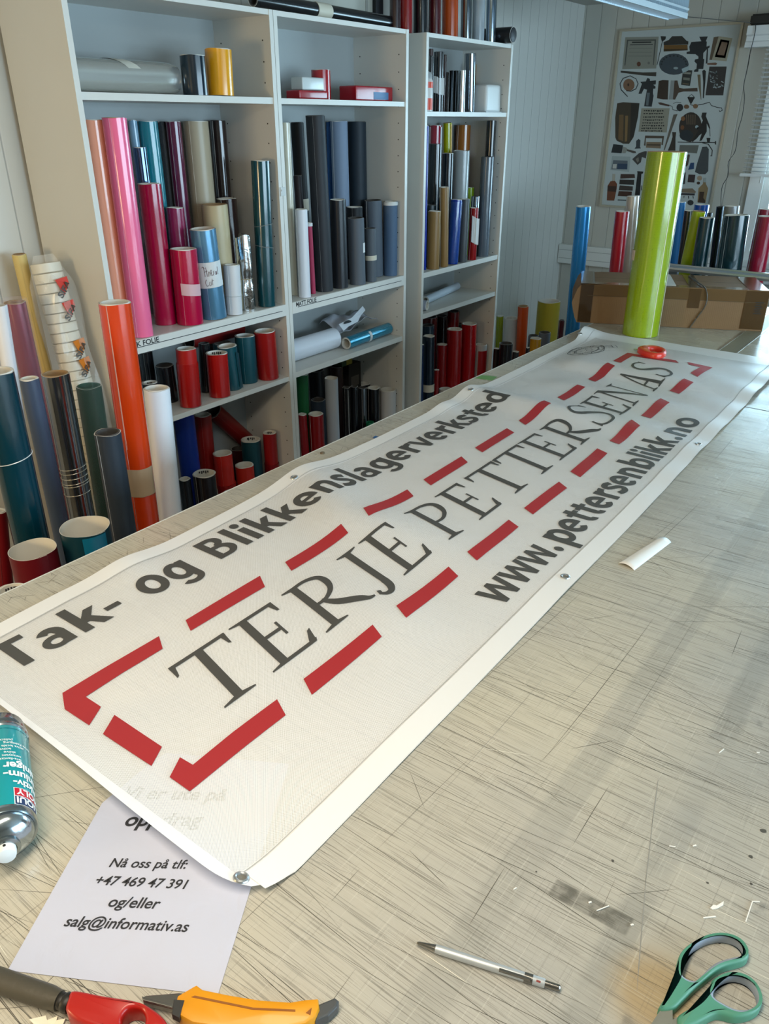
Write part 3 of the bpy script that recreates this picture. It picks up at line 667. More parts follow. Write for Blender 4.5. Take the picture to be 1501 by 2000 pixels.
def tape(key, f0, f1, a0, a1, m, skew=0., name='tape', label=None, wob=0., absz=None, th=.0006):
    o, M, L, r = R(key)
    z0, z1 = (f0*L, f1*L) if absz is None else absz
    bm = bmesh.new(); add_patch(bm, r+.0004, z0, z1, a0, a1, skew, 0, 16, th, wob)
    c = mk(name, bm, m, o, True)
    if label: c['label'] = label
    return c
def ring(key, zs, m, rr=.0008, tilt=0., name='wire_tie', label=None):
    o, M, L, r = R(key); bm = bmesh.new()
    for z in zs:
        add_pipe(bm, [((r+rr*.7)*cos(a), (r+rr*.7)*sin(a), z+tilt*sin(a)) for a in [2*pi*i/36 for i in range(36)]], rr, 6, 0, True)
    c = mk(name, bm, m, o, True)
    if label: c['label'] = label
    return c
n = tape('metallic light blue', .37, .655, -1.1, 1.35, m_paper, .004, 'paper_note', 'white paper note with dark red handwriting')
o, M, L, r = R('metallic light blue'); bm = bmesh.new()
def scrib(pts, w=.0007):
    add_pipe(bm, [((r+.0018)*cos(a), (r+.0018)*sin(a), L*.37+z) for a, z in [(p[0], p[1]) for p in catmull([(q[0], q[1], 0) for q in pts], 4, False)]], w, 5)
for pts in ([(-.45, .070), (-.35, .074), (-.25, .068)], [(-.30, .073), (-.28, .055), (-.27, .040)], [(-.15, .072), (-.12, .055), (-.10, .040)], [(-.30, .055), (-.18, .058), (-.06, .060)], [(.0, .040), (.02, .055), (.08, .055), (.10, .042)], [(.18, .048), (.26, .058), (.2, .062), (.16, .05), (.24, .042), (.3, .046)], [(.36, .042), (.38, .055), (.45, .058)], [(.55, .056), (.5, .048), (.58, .044), (.62, .056), (.64, .044)], [(.75, .07), (.76, .044)], [(-.2, .03), (-.3, .02), (-.22, .008), (-.1, .010)], [(.0, .022), (-.03, .010), (.08, .010), (.1, .022)], [(.2, .032), (.2, .010)], [(.12, .024), (.3, .026)]): scrib(pts)
mk('handwriting', bm, pm('#5a2a38', .6), n)
tape('short magenta red', .40, .555, -.45, 1.25, pm('#d9aeb2', .5), -.008, 'tape', 'pale translucent strip of tape')
ring('small white roll', [.38*R('small white roll')[2]], pm('#b9bcbc', .5), .0012, 0., 'rubber_band')
ring('tall dark teal roll tied', [.575*R('tied with two')[2]], pm('#b9bcbc', .3, .6), .0009, .006); ring('tall dark teal roll tied', [.43*R('tied with two')[2]], pm('#b9bcbc', .3, .6), .0009, -.005)
tape('tallest charcoal', .48, .552, -1.5, 1.5, m_mask, .0, 'tape', 'band of crumpled masking tape', .0012)
tape('grey roll with a small white tag', .49, .635, .85, 1.35, m_paper, 0, 'tag', 'small white tag')
tape('short grey roll with a band', .41, .50, -1.5, 1.5, m_mask, .003, 'tape', 'band of pale tape')
tape('slate blue roll with white rim', .955, .999, -1.6, 1.6, m_paper, 0, 'rim', 'white paper rim')
tape('thin dusty pink', .955, .999, -1.6, 1.6, m_paper, 0, 'rim', 'white paper rim')
tape('torn paper tag', .30, .58, -1.0, 1.3, m_paper, -.012, 'paper_tag', 'torn white paper tag', .004)
tape('torn white paper wrapped', .32, .82, -.4, 1.5, m_paper, -.02, 'paper_wrap', 'torn white paper wrap', .004)
tape('navy roll with a pale', 0, 0, -1.6, 1.6, m_mask, 0, 'tape', 'band of pale tape', 0, (.310, .350))
tape('pale roll with a red outer', .05, .93, -.3, 1.6, pm('#9a0c14', .3, 0, .5, .3), 0, 'outer_sheet', 'red outer sheet', 0, None, .001)
tape('tall orange red roll', 0, 0, -1.0, 1.15, pm('#b59a7c', .6), .0, 'tape', 'band of pale wrinkled tape', .0008, (.79, .868))
tape('tall orange red roll', 0, 0, -.55, -.52, pm('#e8b49a', .4), -.05, 'film_edge', 'loose light edge of the film', 0, (.95, 1.27))
ring('large teal roll', [1.014], pm('#e6e8e8', .3, .3), .0010, .008)
ring('mirror chrome', [.716, .744, .752, .768, .784, .797], pm('#c9c4b6', .3, .7), .0008, .004)
tape('red roll with a stepped', 0, .76, -pi, pi, pm('#a8120f', .2, 0, .5, .45, .06), 0, 'outer_wrap', None, 0, None, .0022)
tape('orange red roll with a stepped', 0, 0, -pi, pi, pm('#8e1512', .3), 0, 'outer_wrap', 'darker red outer wrap', 0, (.0, .26), .004)
tape('small red roll with printed', 0, 0, -pi, pi, pm('#7d0c14', .3), 0, 'outer_wrap', 'darker red outer wrap', 0, (.0, .265), .002)
tape('dark teal roll with a loose flap', .02, .86, .75, 1.35, pm('#0c3d46', .3), -.01, 'loose_flap', 'loose edge of the film', 0, None, .003)
tape('slim black roll with a pale', .0, .98, .35, .55, pm('#8a8a88', .5), 0, 'edge_strip', 'pale strip along the roll')
tape('bright blue roll wrapped', .02, .97, -1.5, 1.5, pm('#3f78c8', .08, 0, .8, 1., .03, .75), 0, 'plastic_wrap', 'clear shiny plastic wrap', .0012)
tape('dark red roll with white edges', .0, .99, -1.45, -1.0, m_paper, 0, 'edge_strip', 'white paper edge'); tape('dark red roll with white edges', .0, .99, .95, 1.4, m_paper, 0, 'edge_strip', 'white paper edge')
tape('yellow green roll with a gold', .0, .99, .7, 1.4, pm('#b8924a', .3, .4), 0, 'edge_strip', 'gold edge')
tape('wide open teal', .80, .995, -.2, .75, pm('#0d6b8c', .2, 0, .5, .4), .0, 'tape', 'blue tape tab', 0, None, .001)
bm = bmesh.new(); o, M, L, r = R('dark green roll in a clear'); add_lathe(bm, [(r+.004, 0), (r+.0045, L*.5), (r+.004, L+.012), (r+.002, L+.02)], 32, 0, None, False)
mk('plastic_sleeve', bm, pm('#b8c8c0', .12, 0, .5, 0, .05, .90), o, True)
bm = bmesh.new(); o, M, L, r = R('tall cherry red'); add_lathe(bm, [(r+.003, 0), (r+.0035, L*.6), (r+.0045, L+.006), (r+.003, L+.012)], 32, 0, None, False)
mk('plastic_sleeve', bm, pm('#d8c0c8', .2, 0, .5, 0, .05, .86), o, True)

# lime green roll standing at the far end of the banner
TZ = .948
o, M, L, r = make_roll((-1.000, 2.981, TZ), (-1.0015, 2.983, 1.588), .0675, '#a2b800', 'gb', 'tall lime green honeycomb reflective roll standing on the table', None, 'reflective_roll', mat_lime())
bm = bmesh.new(); add_patch(bm, r+.0004, .0, L-.001, .62, .66, 0, 0, 4, .0006); c = mk('film_edge', bm, pm('#d8d6b0', .4), o); c['label'] = 'pale cut edge running up the film'
bm = bmesh.new(); add_patch(bm, r+.0004, .0, L-.001, 1.42, 1.50, 0, 0, 4, .0006); c = mk('film_edge', bm, pm('#e8e4d8', .4), o); c['label'] = 'white paper edge of the film'
bm = bmesh.new(); add_patch(bm, r+.0006, .275, .31, -1.75, -1.05, 0, 0, 8, .001, .0008); c = mk('tape', bm, pm('#c9b8a6', .6), o); c['label'] = 'small torn piece of pale tape'

# ------------------------------------------------------------------ other things on the shelves
def lying(name, P0, P1, r, col, style, label, cat='roll', group=None, mat=None):
    return make_roll(P0, P1, r, col, style, label, group, name, mat)
# silver foil bundle on the first top shelf
bm = bmesh.new(); prof = []
for i in range(40):
    a = 2*pi*i/40; ca, sa_ = cos(a), sin(a)
    prof.append((.052*abs(ca)**.8*(1 if ca > 0 else -1), .046*abs(sa_)**.75*(1 if sa_ > 0 else -1)))
rings = []
for k in range(13):
    t = k/12; y = 1.470+.405*t; s = 1-.012*sin(t*7)-(.10 if k == 12 else 0)
    rings.append([bm.verts.new((-2.265+p[0]*s, y, 1.758+.047+p[1]*s)) for p in prof])
for a, b in zip(rings, rings[1:]):
    for i in range(40): bm.faces.new((a[i], a[(i+1) % 40], b[(i+1) % 40], b[i]))
bm.faces.new(rings[0][::-1]); bm.faces.new(rings[-1])
sb = tag(mk('foil_bundle', bm, pm('#d2d4d0', .2, .72), None, True), 'fat silver mirror foil bundle lying on the top shelf', 'roll')
bm = bmesh.new()
tp = []
for i in range(8):
    a = radians(118-i*14); ca = cos(a); tp.append((-2.265+.0532*abs(ca)**.8*(1 if ca > 0 else -1), 1.758+.047+.0473*sin(a)**.75))
va = [bm.verts.new((x, 1.60+.012*i*.9, z)) for i, (x, z) in enumerate(tp)]; vb = [bm.verts.new((x, 1.645+.012*i*.9, z)) for i, (x, z) in enumerate(tp)]
for i in range(7): bm.faces.new((va[i], vb[i], vb[i+1], va[i+1]))
mk('tape', bm, pm('#c8c6ba', .6), sb, True)
# crumpled chrome foil in the pink row
def foil(name, base, top, r, label):
    M, L = frame_for(base, top); bm = bmesh.new(); N = 40; rg = []
    rng = random.Random(5)
    ph = [rng.uniform(0, 6) for _ in range(4)]
    for k in range(15):
        t = k/14; waist = 1-.14*math.exp(-((t-.43)/.06)**2)
        ring_ = []
        for i in range(N):
            a = 2*pi*i/N
            rr = r*waist*(1+.10*sin(3*a+ph[0]+2.2*t)+.06*sin(5*a+ph[1]-3*t)+.03*sin(9*a+ph[2]+4*t))
            ring_.append(bm.verts.new((rr*cos(a), rr*sin(a), L*t+(.006*sin(2*a+1) if k == 14 else 0))))
        rg.append(ring_)
    for a, b in zip(rg, rg[1:]):
        for i in range(N): bm.faces.new((a[i], a[(i+1) % N], b[(i+1) % N], b[i]))
    bm.faces.new(rg[0][::-1]); bm.faces.new(rg[-1])
    o = tag(mk(name, bm, mat_crumple('#cfd0d0', .97, .10, 25., .25), None, True, M), label, 'roll')
    bm = bmesh.new(); add_pipe(bm, [(r*.93*cos(a), r*.93*sin(a), L*.43) for a in [2*pi*i/32 for i in range(32)]], .0013, 6, 0, True)
    mk('rubber_band', bm, pm('#b9a888', .6), o, True)
foil('chrome_foil_roll', (-2.205, 2.075, 1.0418), (-2.205, 2.075, 1.310), .026, 'crumpled chrome foil roll tied with a rubber band')

def rounded(name, x0, x1, y0, y1, z0, z1, m, label, cat, group=None, bev=.006, taper=0.):
    bm = bmesh.new(); cx, cy = (x0+x1)/2, (y0+y1)/2
    add_box(bm, x0-cx, x1-cx, y0-cy, y1-cy, 0, z1-z0)
    if taper:
        for v in bm.verts:
            if v.co.z > .001: v.co.x *= 1-taper; v.co.y *= 1-taper
    bmesh.ops.bevel(bm, geom=bm.edges[:], offset=bev, segments=4, affect='EDGES', profile=.6)
    o = mk(name, bm, m, None, True, Matrix.Translation((cx, cy, z0)))
    return tag(o, label, cat, group)
m_red = pm('#a01020', .22, 0, .5, .5)
GP = 'packs on the second top shelf'
rounded('tape_pack', -2.29, -2.22, 2.432, 2.592, 1.758, 1.788, m_red, 'flat red wrapped pack under the white pack', 'pack', GP)
rounded('tape_pack', -2.285, -2.225, 2.456, 2.580, 1.789, 1.832, pm('#c8ccca', .25, 0, .5, .3), 'white wrapped pack lying on the flat red pack', 'pack', GP)
o = rounded('tape_pack', -2.30, -2.21, 2.757, 3.005, 1.758, 1.812, pm('#a00f24', .22, 0, .5, .5), 'wide red wrapped pack with a blue label', 'pack', GP)
bm = bmesh.new(); add_box(bm, .0450, .0457, -.01, .092, .006, .033); bmesh.ops.bevel(bm, geom=[e for e in bm.edges], offset=.0003, segments=1); c = mk('label_sticker', bm, pm('#1f5f92', .4), o); c['label'] = 'blue label sticker'
# lying rolls and crumpled sheet on the fourth shelf of the second case
lying('vinyl_roll', (-2.285, 2.285, .756+.0465), (-2.285, 2.66, .756+.0465), .046, '#dfe4ee', 'sw', 'fat white roll lying at the open end of the low shelf', group='rolls lying on the low shelf')
o, M, L, r = lying('vinyl_roll', (-2.222, 2.672, .756+.029), (-2.24, 3.015, .756+.029), .0275, '#2a8fae', 'pw', 'lying teal iridescent roll with a dab of tape', group='rolls lying on the low shelf')
bm = bmesh.new(); add_patch(bm, r+.0005, .155, .172, -.6, 1.4, 0, 0, 8, .0006); c = mk('tape', bm, m_paper, o); c['label'] = 'small dab of white tape'
bm = bmesh.new(); W = 22; H = 12; g = []
for i in range(W+1):
    row = []
    for j in range(H+1):
        u, v = i/W, j/H
        x = -2.39+.12*v; y = 2.685+.29*u
        z = .80+.060*(1-v*.35)+.014*sin(u*7+v*3)+.012*sin(v*6+u*2)+.004*sin(u*23+v*11)-.03*abs(u-.45)
        row.append(bm.verts.new((x, y, z)))
    g.append(row)
for i in range(W):
    for j in range(H): bm.faces.new((g[i][j], g[i+1][j], g[i+1][j+1], g[i][j+1]))
cs = mk('backing_paper', bm, pm('#b9bcc6', .55), None, True)
md = cs.modifiers.new('th', 'SOLIDIFY'); md.thickness = .0012
tag(cs, 'crumpled pale backing paper behind the teal iridescent roll', 'paper')
bm = bmesh.new()
pts = [(0, 0), (.10, .012), (.205, .05), (.21, .028), (.17, .010), (.135, -.012), (.09, -.018), (.05, -.022), (.01, -.035)]
M = Matrix.Translation((-2.262, 2.672, .866)) @ Matrix.Rotation(radians(90), 4, 'Z') @ Matrix.Rotation(radians(62), 4, 'X')
add_prism(bm, pts, 0, .0008)
for v in bm.verts: v.co.z += .006*sin(v.co.x*30)
sc = tag(mk('paper_offcut', bm, pm('#d3dae2', .5), None, False, M), 'white curled offcut lying on the crumpled backing paper', 'offcut')
bm = bmesh.new()
for cx, w, h in ((.055, .028, .012), (.14, .020, .014)):
    add_prism(bm, [(cx+w*cos(a), -.012+cx*.12+h*sin(a)*(.9 if sin(a) > 0 else .2)) for a in [2*pi*i/14 for i in range(14)]], .0009, .0013)
for v in bm.verts: v.co.z += .006*sin(v.co.x*30)
mk('cut_shape', bm, pm('#17191c', .6), sc)
# third case
lying('vinyl_roll', (-2.285, 3.40, .829+.0215), (-2.36, 3.83, .829+.0215), .021, '#c3d0de', 'sw', 'slim white roll lying on the small shelf', group='rolls lying on the small shelf')
lying('vinyl_roll', (-2.195, 3.285, .829+.026), (-2.40, 3.235, .829+.026), .0255, '#aeb4c4', 'sw', 'short lavender roll seen end on at the small shelf', group='rolls lying on the small shelf')
lying('vinyl_roll', (-2.396, 2.185, .425), (-2.396, 2.015, .612), .0360, '#7d1412', 'sk', 'dark red roll lying aslant at the back of the bottom bay', group='rolls in the first bottom bay')
lying('vinyl_roll', (-2.400, 2.130, .0908), (-2.400, 2.130, .405), .0300, '#3c1216', 'sk', 'dark maroon roll under the slanted red roll', group='rolls in the first bottom bay')
lying('vinyl_roll', (-2.398, 1.93, .9215), (-2.398, 2.20, .9215), .0335, '#7d1412', 'sk', 'red roll lying across the back rolls under the pink row', group='short rolls under the pink row')
# spray can with orange label
bm = bmesh.new(); add_lathe(bm, [(.030, 0), (.031, .004), (.031, .118), (.027, .128), (.022, .132)], 32)
o = tag(mk('spray_can', bm, pm('#d5d0cc', .3), None, True, Matrix.Translation((-2.205, 3.245, 1.7228))), 'orange and white spray can behind the third bookcase side', 'can')
bm = bmesh.new(); add_patch(bm, .0312, .006, .052, -pi, pi, 0, 0, 30, .0004); add_patch(bm, .0312, .092, .116, -pi, pi, 0, 0, 30, .0004); c = mk('label_band', bm, pm('#d8401a', .35), o, True); c['label'] = 'orange printed bands'
bm = bmesh.new(); add_lathe(bm, [(.0265, .128), (.0265, .142), (.021, .153), (.010, .157)], 28); c = mk('cap', bm, pm('#9a9c9c', .4), o, True); c['label'] = 'grey domed cap'
o = rounded('plastic_tub', -2.30, -2.19, 3.757, 3.908, 1.7228, 1.846, pm('#d8dad8', .35), 'white rounded plastic tub beside the tall silver roll', 'tub', None, .016, .07)
bm = bmesh.new(); add_box(bm, -.058, .058, -.0785, .0785, .0, .004); c = mk('rim', bm, pm('#cfd2d2', .35), o)
# bottom bay of the second case: small carton, bottles, green tape
o = rounded('small_carton', -2.41, -2.35, 2.79, 2.87, .64, .70, pm('#8a7a1e', .6), 'small yellow green carton on the dark rolls', 'carton', None, .002)
bm = bmesh.new(); add_box(bm, -.0305, .0305, -.0405, -.005, .0, .0605); c = mk('printed_panel', bm, pm('#1c3a18', .6), o); c['label'] = 'dark green printed panel'
o.location.z = .625
for nm, lo, hi in (('shelf_block', .09, .624),):
    b = rounded('storage_box', -2.43, -2.345, 2.835, 2.93, lo+.001, hi, pm('#17130f', .7), 'dark box standing under the small carton', 'box', None, .003)
    bm = bmesh.new(); add_box(bm, .0426, .0432, -.03, .03, .42, .47); c = mk('label_sticker', bm, pm('#4a443c', .6), b)
bm = bmesh.new(); add_lathe(bm, [(.014, 0), (.020, .0), (.020, .025), (.014, .025), (.014, 0)], 32, 0, None, False)
tag(mk('tape_roll', bm, pm('#0d6a48', .4), None, True, Matrix.Translation((-2.189, 2.80, .3525))), 'small green tape roll at the foot of the black rolls', 'tape')
b = rounded('storage_box', -2.214, -2.164, 2.745, 2.855, .091, .352, pm('#121315', .6), 'low black box carrying the green tape roll', 'box', None, .003)
bm = bmesh.new(); add_box(bm, .0246, .0254, -.03, .03, .1, .16); mk('label_sticker', bm, pm('#3a3a3a', .6), b)
# top of the bookcases
o, M, L, r = lying('vinyl_roll', (-2.215, 2.215, 2.02+.0315), (-2.225, 3.00, 2.02+.0245), .024, '#14171b', 'gk', 'long black roll lying on top of the bookcases')
bm = bmesh.new(); add_patch(bm, r+.0006, .315, .395, -pi, pi, .006, 0, 24, .0006, .0006); c = mk('tape', bm, m_mask, o, True); c['label'] = 'wide band of masking tape'
bm = bmesh.new()
y0, y1, z0, z1, fx = 2.58, 3.150, 2.0205, 2.325, -2.40
for a in ((y0, y1, z0, z0+.05), (y0, y1, z1-.035, z1), (y0, y0+.035, z0+.05, z1-.035), (y1-.052, y1, z0+.05, z1-.035)): add_box(bm, fx, fx+.03, *a)
o = tag(mk('picture_frame', bm, pm('#15171a', .35)), 'black picture frame standing on top of the middle bookcase', 'picture frame')
bm = bmesh.new(); add_box(bm, fx+.004, fx+.012, y0+.035, y1-.052, z0+.05, z1-.035); c = mk('mount', bm, pm('#b5b2a6', .6), o); c['label'] = 'pale picture mount'
bm = bmesh.new(); add_box(bm, fx+.0122, fx+.0135, y1-.10, y1-.085, z0+.05, z1-.035); mk('mount_line', bm, pm('#97958c', .6), o)
o, M, L, r = lying('vinyl_roll', (-2.125, 3.868, 2.02+.0355), (-2.33, 3.868, 2.02+.0355), .0350, '#1c1e21', 'sk', 'short black roll lying end on above the last bookcase')
bm = bmesh.new(); add_lathe(bm, [(.0305, .0005), (.0305, -.0015), (.029, -.0025)], 36); c = mk('end_disc', bm, pm('#2a2d31', .5), o, True); c['label'] = 'dark grey end disc'

# ------------------------------------------------------------------ tape stack in printed plastic by the wall
base, top_ = Vector((-2.115, 1.355, 0)), Vector((-2.345, 1.365, 1.292))
M, L = frame_for(base, top_)
root = empty('tape_stack'); root.matrix_world = M; tag(root, 'stack of white tape rolls in a printed clear sleeve', 'tape stack')
rr = .045; pitch_ = .0305
k = 0; z = .0
while z+pitch_ < L:
    bm = bmesh.new(); add_lathe(bm, [(.024, z), (rr-.002, z), (rr, z+.0015), (rr, z+pitch_-.0035), (rr-.002, z+pitch_-.002), (.024, z+pitch_-.002), (.024, z)], 32, 0, None, False)
    mk('tape_roll', bm, pm('#dcd6c6', .45), root, True); z += pitch_
bm = bmesh.new(); rg = []
for kk in range(40):
    t = kk/39; zz = L*t*1.0+(.022 if kk == 39 else 0)
    rr2 = rr+.006+.003*sin(t*30)
    pinch = 1.0 if t < .96 else 1-.55*(t-.96)/.04
    rg.append([bm.verts.new(((rr2+.004*sin(5*a+t*20)+.003*sin(9*a-t*33)+(.012 if cos(a-1.2) > .9 else 0)*sin(t*9)**2)*pinch*cos(a), (rr2+.004*sin(5*a+t*20)+(.016 if abs(sin(a)) > .93 else 0))*pinch*sin(a), zz)) for a in [2*pi*i/36 for i in range(36)]])
for a, b in zip(rg, rg[1:]):
    for i in range(36): bm.faces.new((a[i], a[(i+1) % 36], b[(i+1) % 36], b[i]))
sl = mk('plastic_sleeve', bm, pm('#e8e4dc', .08, 0, .6, 0, .05, .80), root, True)
R2 = rr+.0125
def can_pt(a, z, R): return Vector((R*cos(a), R*sin(a), z))
mo, mb, mr = pm('#d87a1e', .4), pm('#47423c', .5), pm('#d8443c', .4)
for i, zc in enumerate((1.235, 1.165, 1.045, .985, .865)):
    bm = bmesh.new(); a0 = .35+.03*i; ro = 0 if i > 1 else 2
    q = [(a0-.1, zc+.022), (a0+.75, zc+.028), (a0+.80, zc+.006), (a0+.2, zc-.026)]
    bm.faces.new([bm.verts.new(can_pt(a, zz, R2)) for a, zz in q]).material_index = ro
    cz, ca = zc-.014, a0+.42
    def fn(u, v, w, ca=ca, cz=cz):
        p = (u-.5)*.062; q_ = v*.026
        dx = p*cos(.75)-q_*sin(.75); dz = p*sin(.75)+q_*cos(.75)
        return can_pt(ca+dx/R2, cz+dz, R2+.0006)
    put_text(bm, 'SIFA', fn, .03, 0, 1)
    mk('sleeve_print', bm, [mo, mb, mr], sl)

# ------------------------------------------------------------------ worktable
TX0, TX1, TY0, TY1 = -1.216, 1.30, -.9, 3.80
tb = empty('worktable', ((TX0+TX1)/2, (TY0+TY1)/2, 0)); tag(tb, 'long worktable with a beige scratched cutting surface', 'table')
LT = -Vector(tb.location)
def tpart(name, boxes, m, bev=0.):
    bm = bmesh.new()
    for b in boxes: add_box(bm, *b)
    if bev: bmesh.ops.bevel(bm, geom=bm.edges[:], offset=bev, segments=2, affect='EDGES')
    o = mk(name, bm, m, tb, False, Matrix.Translation(LT)); return o
m_top = mat_table()
top = tpart('tabletop', [(TX0, TX1, TY0, TY1, TZ-.03, TZ)], [m_top, pm('#4d4a42', .6), pm('#dcd8c8', .5), pm('#e6e2d6', .35), pm('#8b8a84', .5)])
# single knife cuts scored into the surface (same mesh)
bm = bmesh.new(); bm.from_mesh(top.data)
rc = random.Random(21)
def score(x, y, ang, ln, w, mi, z=TZ+.00012):
    d = Vector((cos(ang), sin(ang), 0)); n_ = Vector((-d.y, d.x, 0)); c = Vector((x, y, z))
    k = 5; bend = rc.uniform(-.004, .004)*ln*6
    L_, R_ = [], []
    for i in range(k+1):
        t = i/k-.5; ww = w*(1-abs(2*t)**3*.85)/2; p = c+d*(t*ln)+n_*(bend*(t*t-.08))
        for q in (p,):
            q.x = min(max(q.x, TX0+.002), TX1-.002)
        L_.append(bm.verts.new(p+n_*ww)); R_.append(bm.verts.new(p-n_*ww))
    for i in range(k): bm.faces.new((R_[i], R_[i+1], L_[i+1], L_[i])).material_index = mi
for i in range(900):
    x = rc.uniform(-.62, .25); y = rc.uniform(.05, 2.4)
    kind = rc.random()
    if kind < .80: ang = rc.gauss(.06, .08)
    elif kind < .87: ang = rc.gauss(pi/2, .05)
    else: ang = rc.uniform(-.7, .9)
    ln = rc.choice((.06, .10, .16, .25, .4))*rc.uniform(.6, 1.3)
    score(x, y, ang, ln, rc.choice((.0003, .0004, .0005, .0007)), 1 if rc.random() < .82 else 2 if ln < .12 else 4, TZ+.0001+i*2e-8)
for i in range(160):
    score(rc.uniform(-1.21, -1.12), rc.uniform(.2, 2.8), rc.uniform(-1.2, 1.2), rc.uniform(.01, .06), .0006, 1)
for i in range(60):
    score(rc.uniform(-.75, -.45), rc.uniform(.08, .34), rc.gauss(.25, .35), rc.uniform(.04, .2), .0005, 1)
for a, b in (((-.1536, .7752), (-.1367, .7085)), ((-.1367, .7085), (-.1141, .6245)), ((-.1141, .6245), (-.0808, .5115))):
    score((a[0]+b[0])/2, (a[1]+b[1])/2, atan2(b[1]-a[1], b[0]-a[0]), hypot(b[0]-a[0], b[1]-a[1])*1.15, .0012, 4)
for x, y, s in ((-.0288, .772, .0042), (-.031, .726, .0026), (-.0218, .690, .0018), (-.1527, .628, .002), (-.060, .663, .0018), (-.2146, .564, .0012), (-.03, .60, .002)):
    v = [bm.verts.new((x+s*cos(a)*rc.uniform(.6, 1.1), y+s*sin(a)*rc.uniform(.6, 1.1), TZ+.0002)) for a in [2*pi*i/10 for i in range(10)]]
    bm.faces.new(v).material_index = 1
# board joint across the table and its long seam
add_box(bm, -.45, TX1-.01, 2.326, 2.330, TZ-.001, TZ+.0003, 1)
bm.to_mesh(top.data); bm.free()
tpart('edge_trim', [(TX0-.0025, TX0, TY0, TY1, TZ-.03, TZ+.0004)], pm('#d9d6cc', .35))
for sx in (TX0+.12, TX1-.12):
    for sy in (TY0+.12, (TY0+TY1)/2, TY1-.12): tpart('leg', [(sx-.03, sx+.03, sy-.03, sy+.03, 0, TZ-.031)], pm('#8b8d8e', .4))
tpart('apron', [(TX0+.10, TX1-.10, TY0+.1, TY0+.13, TZ-.12, TZ-.031), (TX0+.10, TX1-.10, TY1-.13, TY1-.1, TZ-.12, TZ-.031)], pm('#a5a49c', .5))
rail = tpart('groove_rail', [(-.694, -.684, 2.90, TY1-.02, TZ, TZ+.0012), (-.628, -.622, 2.90, TY1-.02, TZ, TZ+.001)], pm('#b9b6ac', .3, .7))
tpart('groove', [(-.684, -.628, 2.90, TY1-.02, TZ, TZ+.0004)], pm('#87826f', .4))

# ------------------------------------------------------------------ banner
def sm(a, b, x):
    t = min(1., max(0., (x-a)/(b-a))); return t*t*(3-2*t)
def gs(y, c, w): return math.exp(-((y-c)/w)**2)
def hf(x, y):
    h = .018*gs(y, 1.10+.1*sm(.9, 1.15, -x), .085)*(.2+.8*sm(.6, .9, -x))
    h += .021*gs(y, 1.945, .068)*1.1*sm(.46, .98, -x)
    p = sm(2.33, 2.43, y)*(1-sm(2.62, 2.86, y)); h += .020*p*(1-.8*sm(1., 1.1, -x))*(.35+.65*sm(.5, .75, -x))
    h += .028*math.exp(-((x+1.19)/.06)**2-((y-2.83)/.09)**2)
    h += .010*gs(y, .70, .06)*sm(1., 1.13, -x)+.010*gs(y, 1.80, .05)*sm(1.05, 1.15, -x)
    h += .006*gs(y, 2.20, .05)*sm(.45, .7, -x)*(1-sm(.95, 1.05, -x))+.004*gs(y, .86, .07)*sm(.5, .65, -x)*(1-sm(.75, .9, -x))
    if y < .42: h += .020*((.42-y)/.09)**2
    # shallow folds near the right-hand far part
    h += (.0018+.0018*sin(y*34+x*14))*sm(1.4, 1.9, y)*sm(-.85, -.6, x)*(1-sm(2.75, 2.9, y)*.6)
    h += .0006*(1+sin(y*21+x*5)*sin(x*17))
    return h+.0019
def interp(tab, y):
    for (a, b), (c, d) in zip(tab, tab[1:]):
        if a <= y <= c: return b+(d-b)*(y-a)/(c-a)
    return tab[0][1] if y < tab[0][0] else tab[-1][1]
LE = [(.33, -1.125), (.57, -1.139), (.80, -1.134), (1.2, -1.150), (1.48, -1.144), (2.1, -1.150), (2.6, -1.147), (2.72, -1.150), (2.88, -1.182)]
RE = [(.33, -.424), (.75, -.428), (1.5, -.435), (1.9, -.443), (2.6, -.448), (2.9, -.452)]
YN, YE = .345, 2.905
bm = bmesh.new(); NX, NY = 70, 260; g = []
for j in range(NY+1):
    row = []
    for i in range(NX+1):
        u = i/NX; v = j/NY
        y = YN+.004*sin(u*5)+(YE-.010*abs(u-.4)-YN)*v
        x0, x1 = interp(LE, y), interp(RE, y)
        if v < .024: x1 -= .020*(1-v/.024)**1.5
        if u > .9: y += .016*((u-.9)/.1)**3*max(0., 1-v/.03)
        x = x0+(x1-x0)*u
        row.append(bm.verts.new((x, y, TZ+hf(x, y))))
    g.append(row)
for j in range(NY):
    for i in range(NX): bm.faces.new((g[j][i], g[j][i+1], g[j+1][i+1], g[j+1][i]))
ban = mk('banner', bm, mat_banner(), None, True)
tag(ban, 'long white mesh banner with red dashes lying on the worktable', 'banner')
def drape(bm, lift, maxlen=.022):
    bmesh.ops.triangulate(bm, faces=bm.faces[:])
    for _ in range(4):
        es = [e for e in bm.edges if e.calc_length() > maxlen]
        if not es: break
        bmesh.ops.subdivide_edges(bm, edges=es, cuts=1)
        bmesh.ops.triangulate(bm, faces=[f for f in bm.faces if len(f.verts) > 3])
    for v in bm.verts: v.co.z = TZ+hf(v.co.x, v.co.y)+lift
